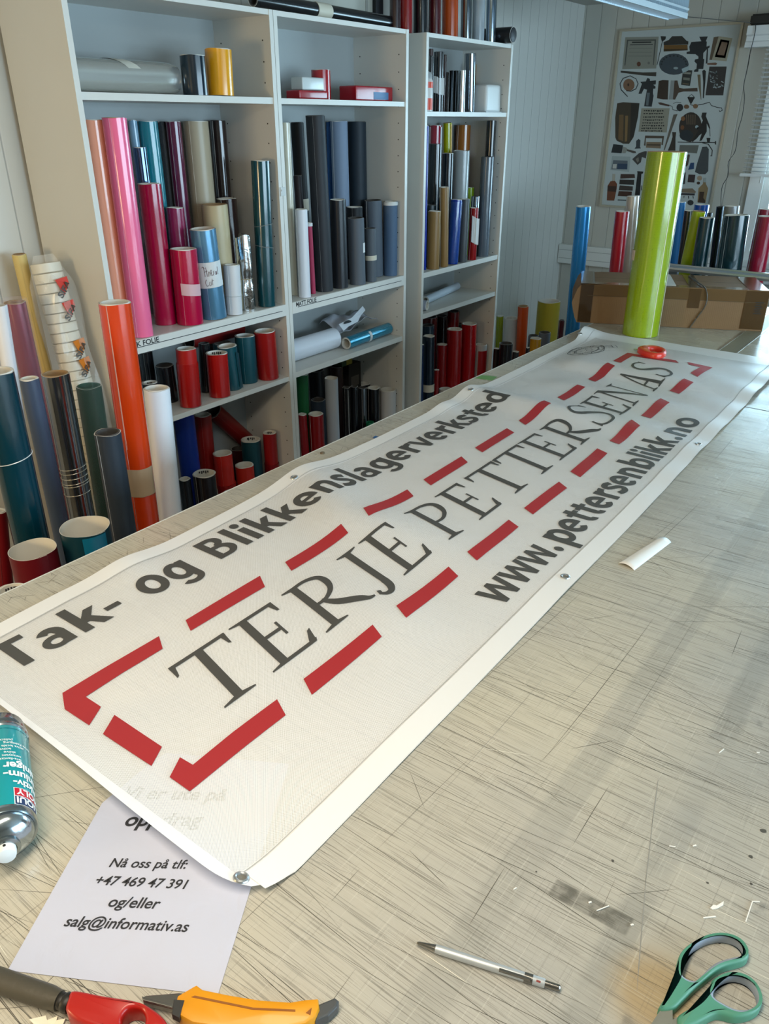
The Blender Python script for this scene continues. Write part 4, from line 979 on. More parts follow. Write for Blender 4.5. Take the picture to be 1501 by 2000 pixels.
# hems: a doubled strip along the edges
bm = bmesh.new()
def strip_x(fx0, fx1, y0, y1, n=200):
    prev = None
    for j in range(n+1):
        y = y0+(y1-y0)*j/n; q = [bm.verts.new((fx0(y)+(fx1(y)-fx0(y))*k/4, y, 0)) for k in range(5)]
        if prev:
            for k in range(4): bm.faces.new((prev[k], prev[k+1], q[k+1], q[k]))
        prev = q
strip_x(lambda y: interp(RE, y)-.038, lambda y: interp(RE, y)-.0008-.012*max(0., 1-(y-YN)/.062)**1.5, YN+.02, YE-.012)
strip_x(lambda y: interp(LE, y)+.0005, lambda y: interp(LE, y)+.036, YN+.012, YE-.012)
for v in bm.verts: v.co.z = TZ+hf(v.co.x, v.co.y)+.0006
mk('hem', bm, pm('#ebeae8', .40), ban, True)
bm = bmesh.new()
for fx in (lambda y: interp(RE, y)-.0405, lambda y: interp(LE, y)+.0385): strip_x(lambda y: fx(y)-.0006, lambda y: fx(y)+.0006, YN+.02, YE-.02)
for v in bm.verts: v.co.z = TZ+hf(v.co.x, v.co.y)+.0007
mk('seam_stitching', bm, pm('#b4b2ae', .7), ban)
# eyelets
for x, y in ((-1.121, 1.154), (-1.124, 1.925), (-.4528, 1.1445), (-.4605, 1.9405), (-1.158, 2.775), (-.4600, .3575)):
    z = TZ+hf(x, y)+.0008; e = .002
    nrm = Vector((-(hf(x+e, y)-hf(x-e, y))/(2*e), -(hf(x, y+e)-hf(x, y-e))/(2*e), 1)).normalized()
    M = Matrix.Translation((x, y, z)) @ nrm.to_track_quat('Z', 'Y').to_matrix().to_4x4()
    bm = bmesh.new(); add_lathe(bm, [(.0046, 0), (.0050, .0016), (.0066, .0024), (.0085, .0016), (.0092, .0002), (.0046, 0)], 28, 0, M, False)
    e_ = mk('eyelet', bm, pm('#b9bcbe', .32, .85), ban, True); e_['label'] = 'metal eyelet'
    bm = bmesh.new(); add_lathe(bm, [(.0046, .0004), (.0001, .0005)], 20, 0, M, False); mk('eyelet_hole', bm, pm('#77756c', .6), e_)
# red dashes
DASH = [
[(-0.8939,0.4212),(-0.8952,0.5033),(-0.8948,0.5935),(-0.8640,0.5760),(-0.8634,0.5006),(-0.8599,0.4364),(-0.8241,0.4367),(-0.8043,0.4042),(-0.8598,0.4030)],
[(-0.7952,0.4379),(-0.6941,0.4383),(-0.6774,0.4083),(-0.7753,0.4055)],
[(-0.6604,0.4401),(-0.6367,0.4413),(-0.6391,0.5129),(-0.6383,0.5966),(-0.6058,0.5799),(-0.6066,0.5061),(-0.6059,0.4098),(-0.6441,0.4101)],
[(-0.8952,0.6480),(-0.8970,0.8207),(-0.8630,0.7994),(-0.8655,0.6331)],[(-0.8944,0.8839),(-0.8935,1.0461),(-0.8617,1.0297),(-0.8632,0.8675)],[(-0.8970,1.1225),(-0.8960,1.2789),(-0.8647,1.2589),(-0.8645,1.0989)],
[(-0.8974,1.3450),(-0.9010,1.5148),(-0.8695,1.4935),(-0.8659,1.3280)],[(-0.9029,1.5826),(-0.9064,1.7536),(-0.8757,1.7378),(-0.8727,1.5675)],[(-0.9083,1.8235),(-0.9060,1.9698),(-0.8779,1.9555),(-0.8783,1.8057)],
[(-0.9120,2.0726),(-0.9097,2.2064),(-0.8796,2.1980),(-0.8829,2.0541)],[(-0.9147,2.2987),(-0.9133,2.4480),(-0.8794,2.4272),(-0.8848,2.2838)],
[(-.705,2.612),(-.624,2.618),(-.630,2.479),(-.659,2.500),(-.654,2.585),(-.690,2.583)],
[(-0.6390,0.6530),(-0.6383,0.8188),(-0.6078,0.8030),(-0.6054,0.6337)],[(-0.6398,0.8859),(-0.6392,1.0480),(-0.6083,1.0322),(-0.6061,0.8673)],[(-0.6386,1.1126),(-0.6449,1.2865),(-0.6136,1.2705),(-0.6079,1.0966)],
[(-0.6445,1.3526),(-0.6443,1.5213),(-0.6149,1.5007),(-0.6156,1.3372)],[(-0.6478,1.5887),(-0.6534,1.7578),(-0.6205,1.7429),(-0.6155,1.5722)],[(-0.6493,1.8263),(-0.6577,1.9984),(-0.6214,1.9637),(-0.6204,1.8175)],
[(-0.6552,2.0650),(-0.6600,2.2363),(-0.6250,2.2101),(-0.6249,2.0573)],[(-0.6645,2.3253),(-0.6579,2.4352),(-0.6241,2.4225),(-0.6313,2.3120)],
[(-.907,2.479),(-.906,2.604),(-.850,2.604),(-.838,2.576),(-.878,2.574),(-.878,2.470)],[(-.845,2.606),(-.741,2.606),(-.722,2.578),(-.845,2.574)]]
bm = bmesh.new()
for d in DASH: bm.faces.new([bm.verts.new((x, y, 0)) for x, y in d])
drape(bm, .0011); mk('red_dashes', bm, pm('#a92a2e', .5), ban)
# sans lettering
m_ink = pm('#4b4945', .5)
def line(words, base, em):
    for s, a, b in words:
        bm = bmesh.new()
        put_sans(bm, s, lambda u, v: Vector((base((a+(b-a)*u))-v*em, a+(b-a)*u, 0)))
        drape(bm, .0011); mk('lettering', bm, m_ink, ban)
line([('Tak-', .401, .6200), ('og', .6548, .7770), ('Blikkenslagerverksted', .8120, 1.952)], lambda y: -.9965-.004*(y-.4)/1.6, .121)
line([('www.', .9985, 1.246), ('pettersenblikk', 1.254, 1.926), ('.no', 1.930, 2.120)], lambda y: -.498-.006*(y-1.)/1.1, .1160)
# serif capitals, drawn as strokes
HC = .135
def letter(bm, ch, u0, u1):
    w = u1-u0
    def P(u, v): 
        y = u0+u*w+.26*v*HC
        return (-.6835-.0108*(y-.55)-v*HC, y, 0)
    def poly(pts): bm.faces.new([bm.verts.new(P(*p)) for p in pts])
    def stroke(pts, ws, k=5):
        c = catmull([(p[0], p[1], q) for p, q in zip(pts, ws)], k, False)
        prev = None; asp = w/HC
        for i, p in enumerate(c):
            a, b = c[max(i-1, 0)], c[min(i+1, len(c)-1)]
            t = Vector(((b.x-a.x)*asp, b.y-a.y)); t = t.normalized() if t.length else Vector((1, 0))
            n_ = Vector((-t.y/asp, t.x))*p.z/2
            q = (bm.verts.new(P(p.x+n_.x, p.y+n_.y)), bm.verts.new(P(p.x-n_.x, p.y-n_.y)))
            if prev: bm.faces.new((prev[0], prev[1], q[1], q[0]))
            prev = q
    sw = .0165/w      # stem width in u
    hw = .055         # hairline in v
    def stem(uc, v0=0., v1=1., s=sw): poly([(uc-s/2, v0), (uc+s/2, v0), (uc+s/2, v1), (uc-s/2, v1)])
    def foot(uc, v, half=.026/w, flip=1):
        poly([(uc-half, v), (uc+half, v), (uc+half, v+.022*flip), (uc+sw*.55, v+.055*flip), (uc-sw*.55, v+.055*flip), (uc-half, v+.022*flip)])
    if ch == 'T':
        stem(.5); foot(.5, 0, .031/w)
        poly([(.0, 1), (1, 1), (1, .945), (0, .945)]); poly([(0, 1), (.09, .95), (.055, .80), (.015, .78)]); poly([(1, 1), (.91, .95), (.945, .80), (.985, .78)])
    elif ch == 'E':
        c = .26; stem(c); poly([(0, 1), (.5, 1), (.5, .965), (c, .94), (0, .978)]); poly([(0, 0), (.5, 0), (.5, .035), (c, .06), (0, .022)])
        poly([(c, 1), (.90, 1), (.90, .945), (c, .945)]); poly([(.90, 1), (.80, .95), (.86, .80), (.91, .79)])
        poly([(c, .54), (.66, .54), (.66, .485), (c, .485)]); poly([(.64, .65), (.69, .65), (.69, .375), (.64, .375)])
        poly([(c, 0), (.92, 0), (.96, .055), (c, .055)]); poly([(.92, 0), (.80, .05), (.93, .22), (1., .24)])
    elif ch in 'RP':
        c = .21 if ch == 'R' else .26; e = .72 if ch == 'R' else .93
        stem(c); foot(c, 0, .028/w); poly([(0, 1), (c+.1, 1), (c+.1, .95), (c, .93), (0, .978)])
        stroke([(c, .972), (e*.62, .975), (e*.9, .90), (e*.97, .75), (e*.88, .58), (e*.62, .475), (c+.04, .47)], [.055, .06, .085, .115, .085, .06, .05])
        if ch == 'R':
            stroke([(e*.50, .49), (e*.72, .30), (.80, .12), (.92, .03), (1.02, .012)], [.06, .11, .115, .07, .03])
    elif ch == 'J':
        stem(.62, .12, 1, sw); foot(.62, 1, .027/w, -1)
        stroke([(.62, .16), (.58, .02), (.42, -.075), (.20, -.075), (.03, .0)], [.13, .13, .095, .065, .05])
        poly([(.0, -.03), (.12, -.06), (.16, .03), (.04, .06)])
    elif ch == 'S':
        stroke([(.90, .80), (.84, .93), (.56, 1.0), (.24, .93), (.12, .76), (.25, .60), (.55, .48), (.82, .34), (.86, .16), (.66, .01), (.36, -.015), (.12, .06), (.05, .22)], [.03, .05, .055, .075, .095, .115, .13, .115, .095, .07, .055, .05, .03])
        poly([(.87, .97), (.93, .97), (.93, .76), (.88, .78)]); poly([(.02, .28), (.08, .26), (.10, .03), (.03, .03)])
    elif ch == 'N':
        poly([(.12, 0), (.12+.45*sw, 0), (.12+.45*sw, .97), (.12, .97)]); foot(.12+.2*sw, 0, .022/w)
        poly([(.92, 0), (.92+.45*sw, 0), (.92+.45*sw, 1), (.92, 1)]); foot(.92+.2*sw, 1, .022/w, -1)
        poly([(.04, 1), (.04+1.2*sw, 1), (.92+.45*sw, .0), (.92+.0*sw, -.03), (.92-.5*sw, .0)]); poly([(-.06, 1), (.2, 1), (.2, .955), (-.06, .978)])
    elif ch == 'A':
        poly([(.46, 1.03), (.54, 1.03), (.80+.5*sw, .03), (.80-.55*sw, .03)]); poly([(.46, 1.03), (.51, .98), (.20+.22*sw, .03), (.20-.22*sw, .03)])
        poly([(.29, .36), (.70, .36), (.71, .305), (.28, .305)]); foot(.17, 0, .021/w); foot(.80, 0, .027/w)
SER = [('T', .514, .626), ('E', .637, .745), ('R', .761, .888), ('J', .899, .962), ('E', .977, 1.076), ('P', 1.131, 1.232), ('E', 1.248, 1.350), ('T', 1.372, 1.498), ('T', 1.502, 1.630), ('E', 1.634, 1.742), ('R', 1.760, 1.886), ('S', 1.898, 2.012), ('E', 2.022, 2.120), ('N', 2.130, 2.246), ('A', 2.302, 2.388), ('S', 2.400, 2.488)]
for i0, i1 in ((0, 5), (5, 14), (14, 16)):
    bm = bmesh.new()
    for ch, a, b in SER[i0:i1]: letter(bm, ch, a, b)
    drape(bm, .0011); mk('lettering', bm, m_ink, ban)
# small round line-drawn emblem in the far corner
bm = bmesh.new()
def eln(pts, w=.0027, closed=True):
    c = [Vector((p[0], p[1], 0)) for p in pts]; n_ = len(c); prev = first = None
    rngk = list(range(n_))+([0] if closed else [])
    for q, i in enumerate(rngk):
        a, b = (c[i-1], c[(i+1) % n_]) if closed else (c[max(i-1, 0)], c[min(i+1, n_-1)])
        t = (b-a).normalized(); nn = Vector((-t.y, t.x, 0))*w/2
        cur = (bm.verts.new(c[i]+nn), bm.verts.new(c[i]-nn))
        if prev: bm.faces.new((prev[0], prev[1], cur[1], cur[0]))
        prev = cur
ec = Vector((-1.043, 2.575)); 
def eP(a, rx): return (ec.x+rx*cos(a)*.80, ec.y+rx*sin(a)*1.15)
eln([eP(2*pi*i/40, .070+(.004 if (i//2) % 4 == 0 else 0)) for i in range(40)]); eln([eP(2*pi*i/40, .0655) for i in range(40)], .0012); eln([eP(2*pi*i/40, .048) for i in range(40)]); eln([eP(2*pi*i/40, .044) for i in range(40)], .0012)
for k in range(8):
    a = 2*pi*k/8+.2; eln([eP(a-.12, .065), eP(a-.06, .052), eP(a+.06, .052), eP(a+.12, .065)], .002, False)
for dx, dy in ((-.02, -.02), (.012, -.008), (-.004, .022)): eln([(ec.x+dx+.009*cos(a)+.003*sin(2*a), ec.y+dy+.014*sin(a)) for a in [2*pi*i/14 for i in range(14)]], .0015)
for p in ([(-1.000, 2.610), (-.975, 2.640), (-.992, 2.672), (-1.020, 2.640)], [(-.970, 2.640), (-.962, 2.655), (-.985, 2.688), (-.995, 2.675)]): eln(p, .002)
for k in range(3): eln([(-1.006+k*.008, 2.625+k*.006), (-1.0+k*.008, 2.655+k*.004)], .0014, False)
drape(bm, .0012, .01); mk('emblem', bm, pm('#3a3f42', .5), ban)

# ------------------------------------------------------------------ things on the table
# red ring cutter on the banner
bm = bmesh.new()
cs_ = lambda L: [(-.838+(x+.850)*.88, 2.644+(y-2.690)*.88) for x, y in L]
ox = cs_([(-.905, 2.690), (-.892, 2.735), (-.860, 2.752), (-.820, 2.738), (-.795, 2.700), (-.792, 2.655), (-.812, 2.628), (-.850, 2.632), (-.885, 2.655)])
ix = cs_([(-.862, 2.705), (-.848, 2.722), (-.822, 2.712), (-.808, 2.685), (-.812, 2.658), (-.832, 2.652), (-.852, 2.675)])
zc = TZ+max(hf(x, y) for x, y in ox)+.0006
add_ring_prism(bm, ox, ix, 0, .017, .006)
o = tag(mk('ring_cutter', bm, pm('#d8331c', .35, 0, .5, .2), None, True, Matrix.Translation((0, 0, zc))), 'orange red ring-handled film cutter on the far banner end', 'cutter')
bm = bmesh.new(); add_lathe(bm, [(.009, .0165), (.009, .0178), (.002, .0180)], 20, 0, Matrix.Translation((-.866, 2.652, 0))); c = mk('screw_cap', bm, pm('#b02414', .4), o, True)
bm = bmesh.new(); add_prism(bm, cs_([(-.908, 2.700), (-.922, 2.690), (-.920, 2.686), (-.904, 2.682)]), .003, .006); c = mk('blade', bm, pm('#b8babb', .2, .9), o); c['label'] = 'small steel blade tip'
# white offcut
bm = bmesh.new(); q = [(-.3979, 1.2552), (-.3642, 1.2491), (-.3456, 1.3956), (-.3715, 1.4002)]
a0, b0, b1, a1 = [Vector((*p, 0)) for p in q]; g = []
for j in range(13):
    g.append([])
    for i in range(9):
        u, v = i/8, j/12; p = a0.lerp(b0, u).lerp(a1.lerp(b1, u), v); p.z = TZ+.0008+.0055*(1-(2*u-1)**2); g[-1].append(bm.verts.new(p))
for j in range(12):
    for i in range(8): bm.faces.new((g[j][i], g[j][i+1], g[j+1][i+1], g[j+1][i]))
o = mk('film_offcut', bm, pm('#e9e8e4', .45), None, True); md = o.modifiers.new('th', 'SOLIDIFY'); md.thickness = .0004
tag(o, 'curled white film offcut lying right of the banner', 'offcut')
# notice sheet under the banner corner
BL, BR_ = Vector((-.5740, .1557)), Vector((-.3923, .2612)); eu = (BR_-BL).normalized(); ev = Vector((-eu.y, eu.x))
PW, PH = .210, .297
bm = bmesh.new(); g = []
def pz(u, v): return TZ+.0007+.0016*sin(u*8)*sin(v*5+1)*0 + .0004*(1+sin(u*9+2)*sin(v*7))*.5
def ppt(u, v, dz=0.):
    p = BL+eu*(u*PW)+ev*(v*PH); return Vector((p.x, p.y, pz(u, v)+dz))
for j in range(25):
    g.append([])
    for i in range(19):
        u, v = i/18, j/24
        cut = max(0., (v-.70)-(u/.20)*.30) if u < .20 else 0.
        g[-1].append(bm.verts.new(ppt(u, v-cut)))
for j in range(24):
    for i in range(18): bm.faces.new((g[j][i], g[j][i+1], g[j+1][i+1], g[j+1][i]))
bmesh.ops.dissolve_degenerate(bm, dist=1e-6, edges=bm.edges[:])
n_ = NT('printer_paper'); n_.base('#bec1d2', .65); n_.bump(n_.noise(26., detail=3, dist=.8), .25, .004)  # white paper, its bluish shade put into the base colour
pap = tag(mk('paper_notice', bm, n_.m, None, True), 'white printed notice sheet lying partly under the banner', 'paper')
for s, a, b, bold in (('Vi er ute på', (-.6638, .3549), (-.5622, .4265), .022), ('oppdrag', (-.6282, .3303), (-.5555, .3848), .022), ('Nå oss på tlf:', (-.5950, .2854), (-.5245, .3353), .012), ('+47 469 47 391', (-.5887, .2628), (-.5047, .3186), .012), ('og/eller', (-.5547, .2553), (-.5094, .2858), .012), ('salg@informativ.as', (-.5720, .2147), (-.4652, .2867), .012)):
    bm = bmesh.new(); A, Bv = Vector(a), Vector(b); d = Bv-A; up = Vector((-d.y, d.x)).normalized()
    put_text(bm, s, lambda u, v, w: Vector(((A+d*u+up*(v*d.length/w)).x, (A+d*u+up*(v*d.length/w)).y, TZ+.00145)), bold, .22)
    mk('printed_text', bm, pm('#26262a', .6), pap)
# spray can lying at the left edge
ax0, ax1 = Vector((-.700, .232, TZ+.0335)), Vector((-.700-.205*.80, .232+.106*.80, TZ+.0335))   # shoulder end -> base end
za = (ax1-ax0).normalized(); xa = (Vector((0, 0, 1))-za*za.z).normalized(); ya = za.cross(xa)
M = Matrix((xa, ya, za)).transposed().to_4x4(); M.translation = ax0
LC = (ax1-ax0).length; rC = .0325
bm = bmesh.new(); add_lathe(bm, [(rC-.0005, .000), (rC, .003), (rC, LC-.040), (rC-.0008, LC-.038)], 48)
can = tag(mk('spray_can', bm, pm('#1fa3ab', .25, .25, .5, .4), None, True, M), 'teal spray can lying beside the notice sheet', 'can')
bm = bmesh.new(); add_lathe(bm, [(rC+.0008, -.004), (rC+.0012, -.001), (rC+.0012, .004), (rC+.0002, .006)], 48, 0, None, False)
add_lathe(bm, [(.0125, -.0225), (.0185, -.0205), (.0265, -.0145), (.0295, -.0085), (.0300, -.003), (rC+.0008, -.004)], 48, 0, None, False)
c = mk('shoulder', bm, pm('#a9b4ba', .18, .95), can, True); c['label'] = 'shiny metal dome'
bm = bmesh.new(); add_lathe(bm, [(.0300, -.0035), (.0312, -.0005), (.0322, -.0035)], 48, 0, None, False); mk('groove', bm, pm('#2c3236', .4, .6), can, True)
bm = bmesh.new(); add_lathe(bm, [(.0120, -.022), (.0150, -.024), (.0150, -.0265), (.0110, -.0275)], 40, 0, None, False); mk('valve_cup', bm, pm('#9aa6ac', .2, .95), can, True)
bm = bmesh.new(); add_lathe(bm, [(.0102, -.024), (.0102, -.034), (.0095, -.0365), (.0040, -.038)], 36); c = mk('nozzle', bm, pm('#dfe6ea', .35), can, True); c['label'] = 'white spray nozzle'
bm = bmesh.new(); add_lathe(bm, [(.0016, 0), (.0016, .0009)], 14, 0, Matrix.Translation((.0099, .0, -.0305)) @ Matrix.Rotation(pi/2, 4, 'Y')); mk('nozzle_hole', bm, pm('#16181a', .6), can)
bm = bmesh.new(); add_lathe(bm, [(rC-.0008, LC-.038), (rC+.0008, LC-.036), (rC+.0006, LC-.031), (rC-.002, LC-.027), (rC-.001, LC-.022), (rC-.004, LC-.016), (rC-.0035, LC-.009), (.024, LC-.002), (.018, LC+.002), (.010, LC)], 48); c = mk('base_rim', bm, pm('#aab2b6', .15, .95), can, True); c['label'] = 'bare metal base rim'
bm = bmesh.new()
def cpt(a, z, e=.0004): return Vector(((rC+e)*cos(a), (rC+e)*sin(a), z))
def crect(a0, a1, z0, z1, mi, e):
    N_ = 12
    lo = [bm.verts.new(cpt(a0+(a1-a0)*i/N_, z0, e)) for i in range(N_+1)]; hi = [bm.verts.new(cpt(a0+(a1-a0)*i/N_, z1, e)) for i in range(N_+1)]
    for i in range(N_): bm.faces.new((lo[i], lo[i+1], hi[i+1], hi[i])).material_index = mi
def ctext(s, z, size, a_end, mi, bold=.02):
    # words run round the can and end at a_end; the letters' tops point to the nozzle end
    V, F = text_mesh(s, bold); w = max(v[0] for v in V)
    vs = [bm.verts.new(cpt(a_end+(w-v[0])*size/rC, z-v[1]*size, .0007)) for v in V]
    for f in F:
        try: bm.faces.new([vs[i] for i in f]).material_index = mi
        except ValueError: pass
crect(.50, 1.55, .0055, .0330, 0, .0002); crect(.53, 1.52, .0063, .0190, 3, .0004); crect(.53, 1.52, .0200, .0322, 2, .0004)
ctext('LIQUI', .0175, .0130, .58, 0, .03); ctext('MOLY', .0308, .0130, .58, 0, .03)
ctext('Aktiv-', .0460, .0150, .50, 0, .03); ctext('Aluminium-', .0600, .0165, .20, 0, .03); ctext('Felgenreiniger', .0750, .0165, .20, 0, .03)
for k, w_ in enumerate(('lava-llantas', 'nettoyant', 'aktive', 'activa', 'attiva lucida', 'aktive Reinigung', 'pulisce')): ctext(w_, .0830+k*.0058, .0056, .12+.07*(k % 3), 0, .01)
crect(-1.6, 1.9, LC-.046, LC-.0445, 1, .0003)
mk('label_print', bm, [pm('#e6eeee', .4), pm('#0b6c74', .4), pm('#c21f30', .4), pm('#22365f', .4)], can)
# scraper with a red handle
SZ = TZ
bm = bmesh.new(); d = Vector((.0655, .0243)).normalized(); n2 = Vector((-d.y, d.x))
c0 = Vector((-.5012, .1672)); c1 = c0-d*.145
prof = [(c0+n2*.0085, c0-n2*.0085), (c0-d*.012+n2*.0105, c0-d*.012-n2*.0105), (c1+n2*.0120, c1-n2*.0120)]
rg = []
for a, b in prof:
    m_ = (a+b)/2; h_ = (a-b).length/2
    rg.append([bm.verts.new((m_.x+n2.x*h_*cos(t), m_.y+n2.y*h_*cos(t), TZ+.0098+.0092*sin(t))) for t in [2*pi*i/20 for i in range(20)]])
for a, b in zip(rg, rg[1:]):
    for i in range(20): bm.faces.new((a[i], a[(i+1) % 20], b[(i+1) % 20], b[i]))
bm.faces.new(rg[0][::-1]); bm.faces.new(rg[-1])
sroot = empty('scraper', (c0.x, c0.y, TZ)); tag(sroot, 'hand scraper with red handle and dark worn sheath', 'scraper')
def into(o, root): o.parent = root; o.matrix_local = Matrix.Translation(-Vector(root.location)); return o
o = into(mk('sheath', bm, mat_crumple('#4d483d', .2, .45, 60., .12), None, True), sroot); o['label'] = 'dark worn metal sheath'
bm = bmesh.new()
for t, rr_ in ((.002, .0075), (.008, .0088)):
    cc = c0+d*t
    M = Matrix.Translation((cc.x, cc.y, TZ+.0105)) @ Vector((d.x, d.y, 0)).to_track_quat('Z', 'Y').to_matrix().to_4x4()
    add_lathe(bm, [(rr_*.9, -.003), (rr_, -.001), (rr_, .002), (rr_*.9, .004)], 20, 0, M)
o = into(mk('ferrule', bm, pm('#1a1815', .5), None, True), sroot); o['label'] = 'black neck'
SH = [(-.4919,.1779),(-.4655,.1918),(-.4377,.2067),(-.4229,.2107),(-.4047,.2117),(-.3947,.2069),(-.4026,.1949),(-.4295,.1783),(-.4619,.1651),(-.4781,.1629),(-.4844,.1646),(-.4891,.1701)]
HO = [(-.4354,.1887),(-.4380,.1956),(-.4351,.2009),(-.4279,.2044),(-.4200,.2027),(-.4147,.1967),(-.4197,.1893),(-.4279,.1856)]
bm = bmesh.new(); add_ring_prism(bm, SH, HO, TZ+.0015, TZ+.0225, .0036)
o = into(mk('handle', bm, pm('#a81a12', .35, 0, .5, .15), None, True), sroot); o['label'] = 'red plastic handle with a hanging hole'
# utility knife
kroot = empty('utility_knife', (-.36, .26, TZ)); tag(kroot, 'yellow utility knife with its blade holder out', 'knife')
KB = [(-.4135,.2330),(-.4089,.2469),(-.4071,.2508),(-.3994,.2514),(-.3767,.2623),(-.3499,.2765),(-.3265,.2918),(-.3170,.3017),(-.3079,.3092),(-.3016,.3034),(-.2993,.2953),(-.3020,.2851),(-.3254,.2613),(-.3594,.2389),(-.3838,.2254),(-.3971,.2227),(-.4072,.2242)]
bm = bmesh.new(); add_prism(bm, KB, TZ+.001, TZ+.0185, 0, .0035)
o = into(mk('body', bm, pm('#d8900e', .40, 0, .5, .1), None, True), kroot); o['label'] = 'yellow plastic body'
bm = bmesh.new(); add_prism(bm, [(-.4414,.2142),(-.4397,.2176),(-.4170,.2376),(-.4110,.2410),(-.4090,.2290),(-.4100,.2245),(-.4374,.2125)], TZ+.006, TZ+.0125, 0, .001)
add_prism(bm, [(-.4414,.2142),(-.4374,.2125),(-.4100,.2245),(-.4110,.2268),(-.4370,.2152)], TZ+.0125, TZ+.0145, 0, .0006)
o = into(mk('blade_holder', bm, pm('#8d8b86', .25, .9), None, False), kroot); o['label'] = 'steel blade holder'
bm = bmesh.new(); add_prism(bm, [(-.4124,.2284),(-.4041,.2338),(-.3954,.2204),(-.4032,.2186)], TZ+.012, TZ+.0197, 0, .001)
o = into(mk('clamp', bm, pm('#2b2a28', .5), None), kroot); o['label'] = 'black clamp around the front'
bm = bmesh.new(); add_prism(bm, [(-.4017,.2394),(-.4000,.2424),(-.3491,.2670),(-.3174,.2887),(-.3162,.2873),(-.3477,.2656)], TZ+.0184, TZ+.0188); add_prism(bm, [(-.3079,.2922),(-.3066,.2989),(-.3033,.2932)], TZ+.0184, TZ+.0188)
o = into(mk('slot', bm, pm('#8a4f08', .6), None), kroot)
bm = bmesh.new(); add_prism(bm, [(-.3066,.3070),(-.2982,.3212),(-.2936,.3212),(-.2912,.3162),(-.2927,.3052),(-.2990,.2945)], TZ+.003, TZ+.013, 0, .002)
o = into(mk('end_cap', bm, pm('#45484a', .4), None), kroot); o['label'] = 'dark grey butt'
# pen
p0, p1 = Vector((-.2712, .4152, TZ+.0046)), Vector((-.1366, .4590, TZ+.0046)); z_ = (p1-p0).normalized()
x_ = Vector((0, 0, 1)); y_ = z_.cross(x_); M = Matrix((x_, y_, z_)).transposed().to_4x4(); M.translation = p0; LP = (p1-p0).length
bm = bmesh.new(); add_lathe(bm, [(.0040, .0195), (.0043, .024), (.0043, .052), (.0042, .058), (.0043, .062), (.0043, LP-.016), (.0040, LP-.0145)], 28)
pen = tag(mk('pen', bm, pm('#b3b8ba', .42, .4), None, True, M), 'silver push-button pen lying on the scratched table', 'pen')
bm = bmesh.new(); add_lathe(bm, [(.0008, 0), (.0016, .002), (.0036, .018), (.0038, .0195)], 24); c = mk('tip', bm, pm('#9d9a94', .15, .95), pen, True)
bm = bmesh.new(); add_lathe(bm, [(.0031, LP-.0145), (.0031, LP-.001), (.0022, LP)], 24); c = mk('push_button', bm, pm('#8e8b86', .15, .95), pen, True); c['label'] = 'polished push button'
bm = bmesh.new(); add_lathe(bm, [(.00455, LP-.034), (.00455, LP-.026)], 28, 0, None, False); add_box(bm, .0020, .0052, .0022, .0042, LP-.058, LP-.028); c = mk('clip', bm, pm('#7d7c78', .2, .9), pen); c['label'] = 'dark metal clip'
bm = bmesh.new(); add_patch(bm, .0042, LP-.0225, LP-.0185, .35, .75, 0, 0, 4, .0003); c = mk('mark', bm, pm('#7a1f14', .5), pen); c['label'] = 'small red brown mark'
# scissors
UP = [(-.0555,.4920),(-.0535,.5081),(-.0518,.5233),(-.0514,.5318),(-.0545,.5399),(-.0568,.5520),(-.0552,.5652),(-.0501,.5780),(-.0423,.5911),(-.0334,.6006),(-.0234,.6064),(-.0137,.6069),(-.0060,.6021),(-.0024,.5960),(-.0032,.5895),(-.0080,.5822),(-.0170,.5712),(-.0224,.5619),(-.0280,.5483),(-.0341,.5316),(-.0395,.5137),(-.0425,.5037),(-.0442,.5005),(-.0490,.4955)]
UH = [(-.0505,.5429),(-.0477,.5367),(-.0418,.5359),(-.0365,.5394),(-.0333,.5474),(-.0297,.5595),(-.0249,.5706),(-.0179,.5801),(-.0105,.5884),(-.0070,.5937),(-.0075,.5988),(-.0128,.6036),(-.0202,.6037),(-.0296,.5989),(-.0385,.5895),(-.0451,.5783),(-.0503,.5655),(-.0528,.5550)]
LO = [(-.0387,.4980),(-.0314,.5130),(-.0262,.5266),(-.0240,.5402),(-.0239,.5493),(-.0209,.5567),(-.0144,.5647),(-.0066,.5706),(.0022,.5730),(.0106,.5701),(.0167,.5637),(.0195,.5550),(.0181,.5453),(.0118,.5349),(.0028,.5263),(-.0053,.5230),(-.0117,.5191),(-.0179,.5089),(-.0239,.4988),(-.0326,.4876),(-.0375,.4920)]
LH = [(-.0189,.5360),(-.0195,.5435),(-.0175,.5531),(-.0121,.5618),(-.0050,.5676),(.0030,.5696),(.0099,.5666),(.0145,.5601),(.0158,.5532),(.0129,.5452),(.0065,.5380),(-.0007,.5341),(-.0096,.5332),(-.0158,.5334)]
sroot = empty('scissors', (-.03, .52, TZ)); tag(sroot, 'scissors with green handles and grey finger rings', 'scissors')
mg, mgr = pm('#4d8a72', .45), pm('#8d98a4', .5)
for O_, I_, z0_, z1_ in ((UP, UH, TZ+.0015, TZ+.0125), (LO, LH, TZ+.0008, TZ+.0118)):
    bm = bmesh.new(); add_ring_prism(bm, O_, I_, z0_, z1_, .0032, 0, 1)
    into(mk('handle', bm, [mg, mgr], None, True), sroot)
bm = bmesh.new(); add_prism(bm, [(-.0535,.4945),(-.0448,.4998),(-.0405,.4880),(-.0430,.4700),(-.0760,.4080),(-.0800,.4060),(-.0560,.4760)], TZ+.0075, TZ+.0092)
o = into(mk('blade', bm, pm('#cfc7b4', .22, .9), None), sroot)
bm = bmesh.new(); add_prism(bm, [(-.0395,.4975),(-.0340,.4905),(-.0430,.4740),(-.0600,.4300),(-.0740,.3960),(-.0765,.3970),(-.0560,.4640)], TZ+.0052, TZ+.0070)
o = into(mk('blade', bm, pm('#cfc7b4', .22, .9), None), sroot)
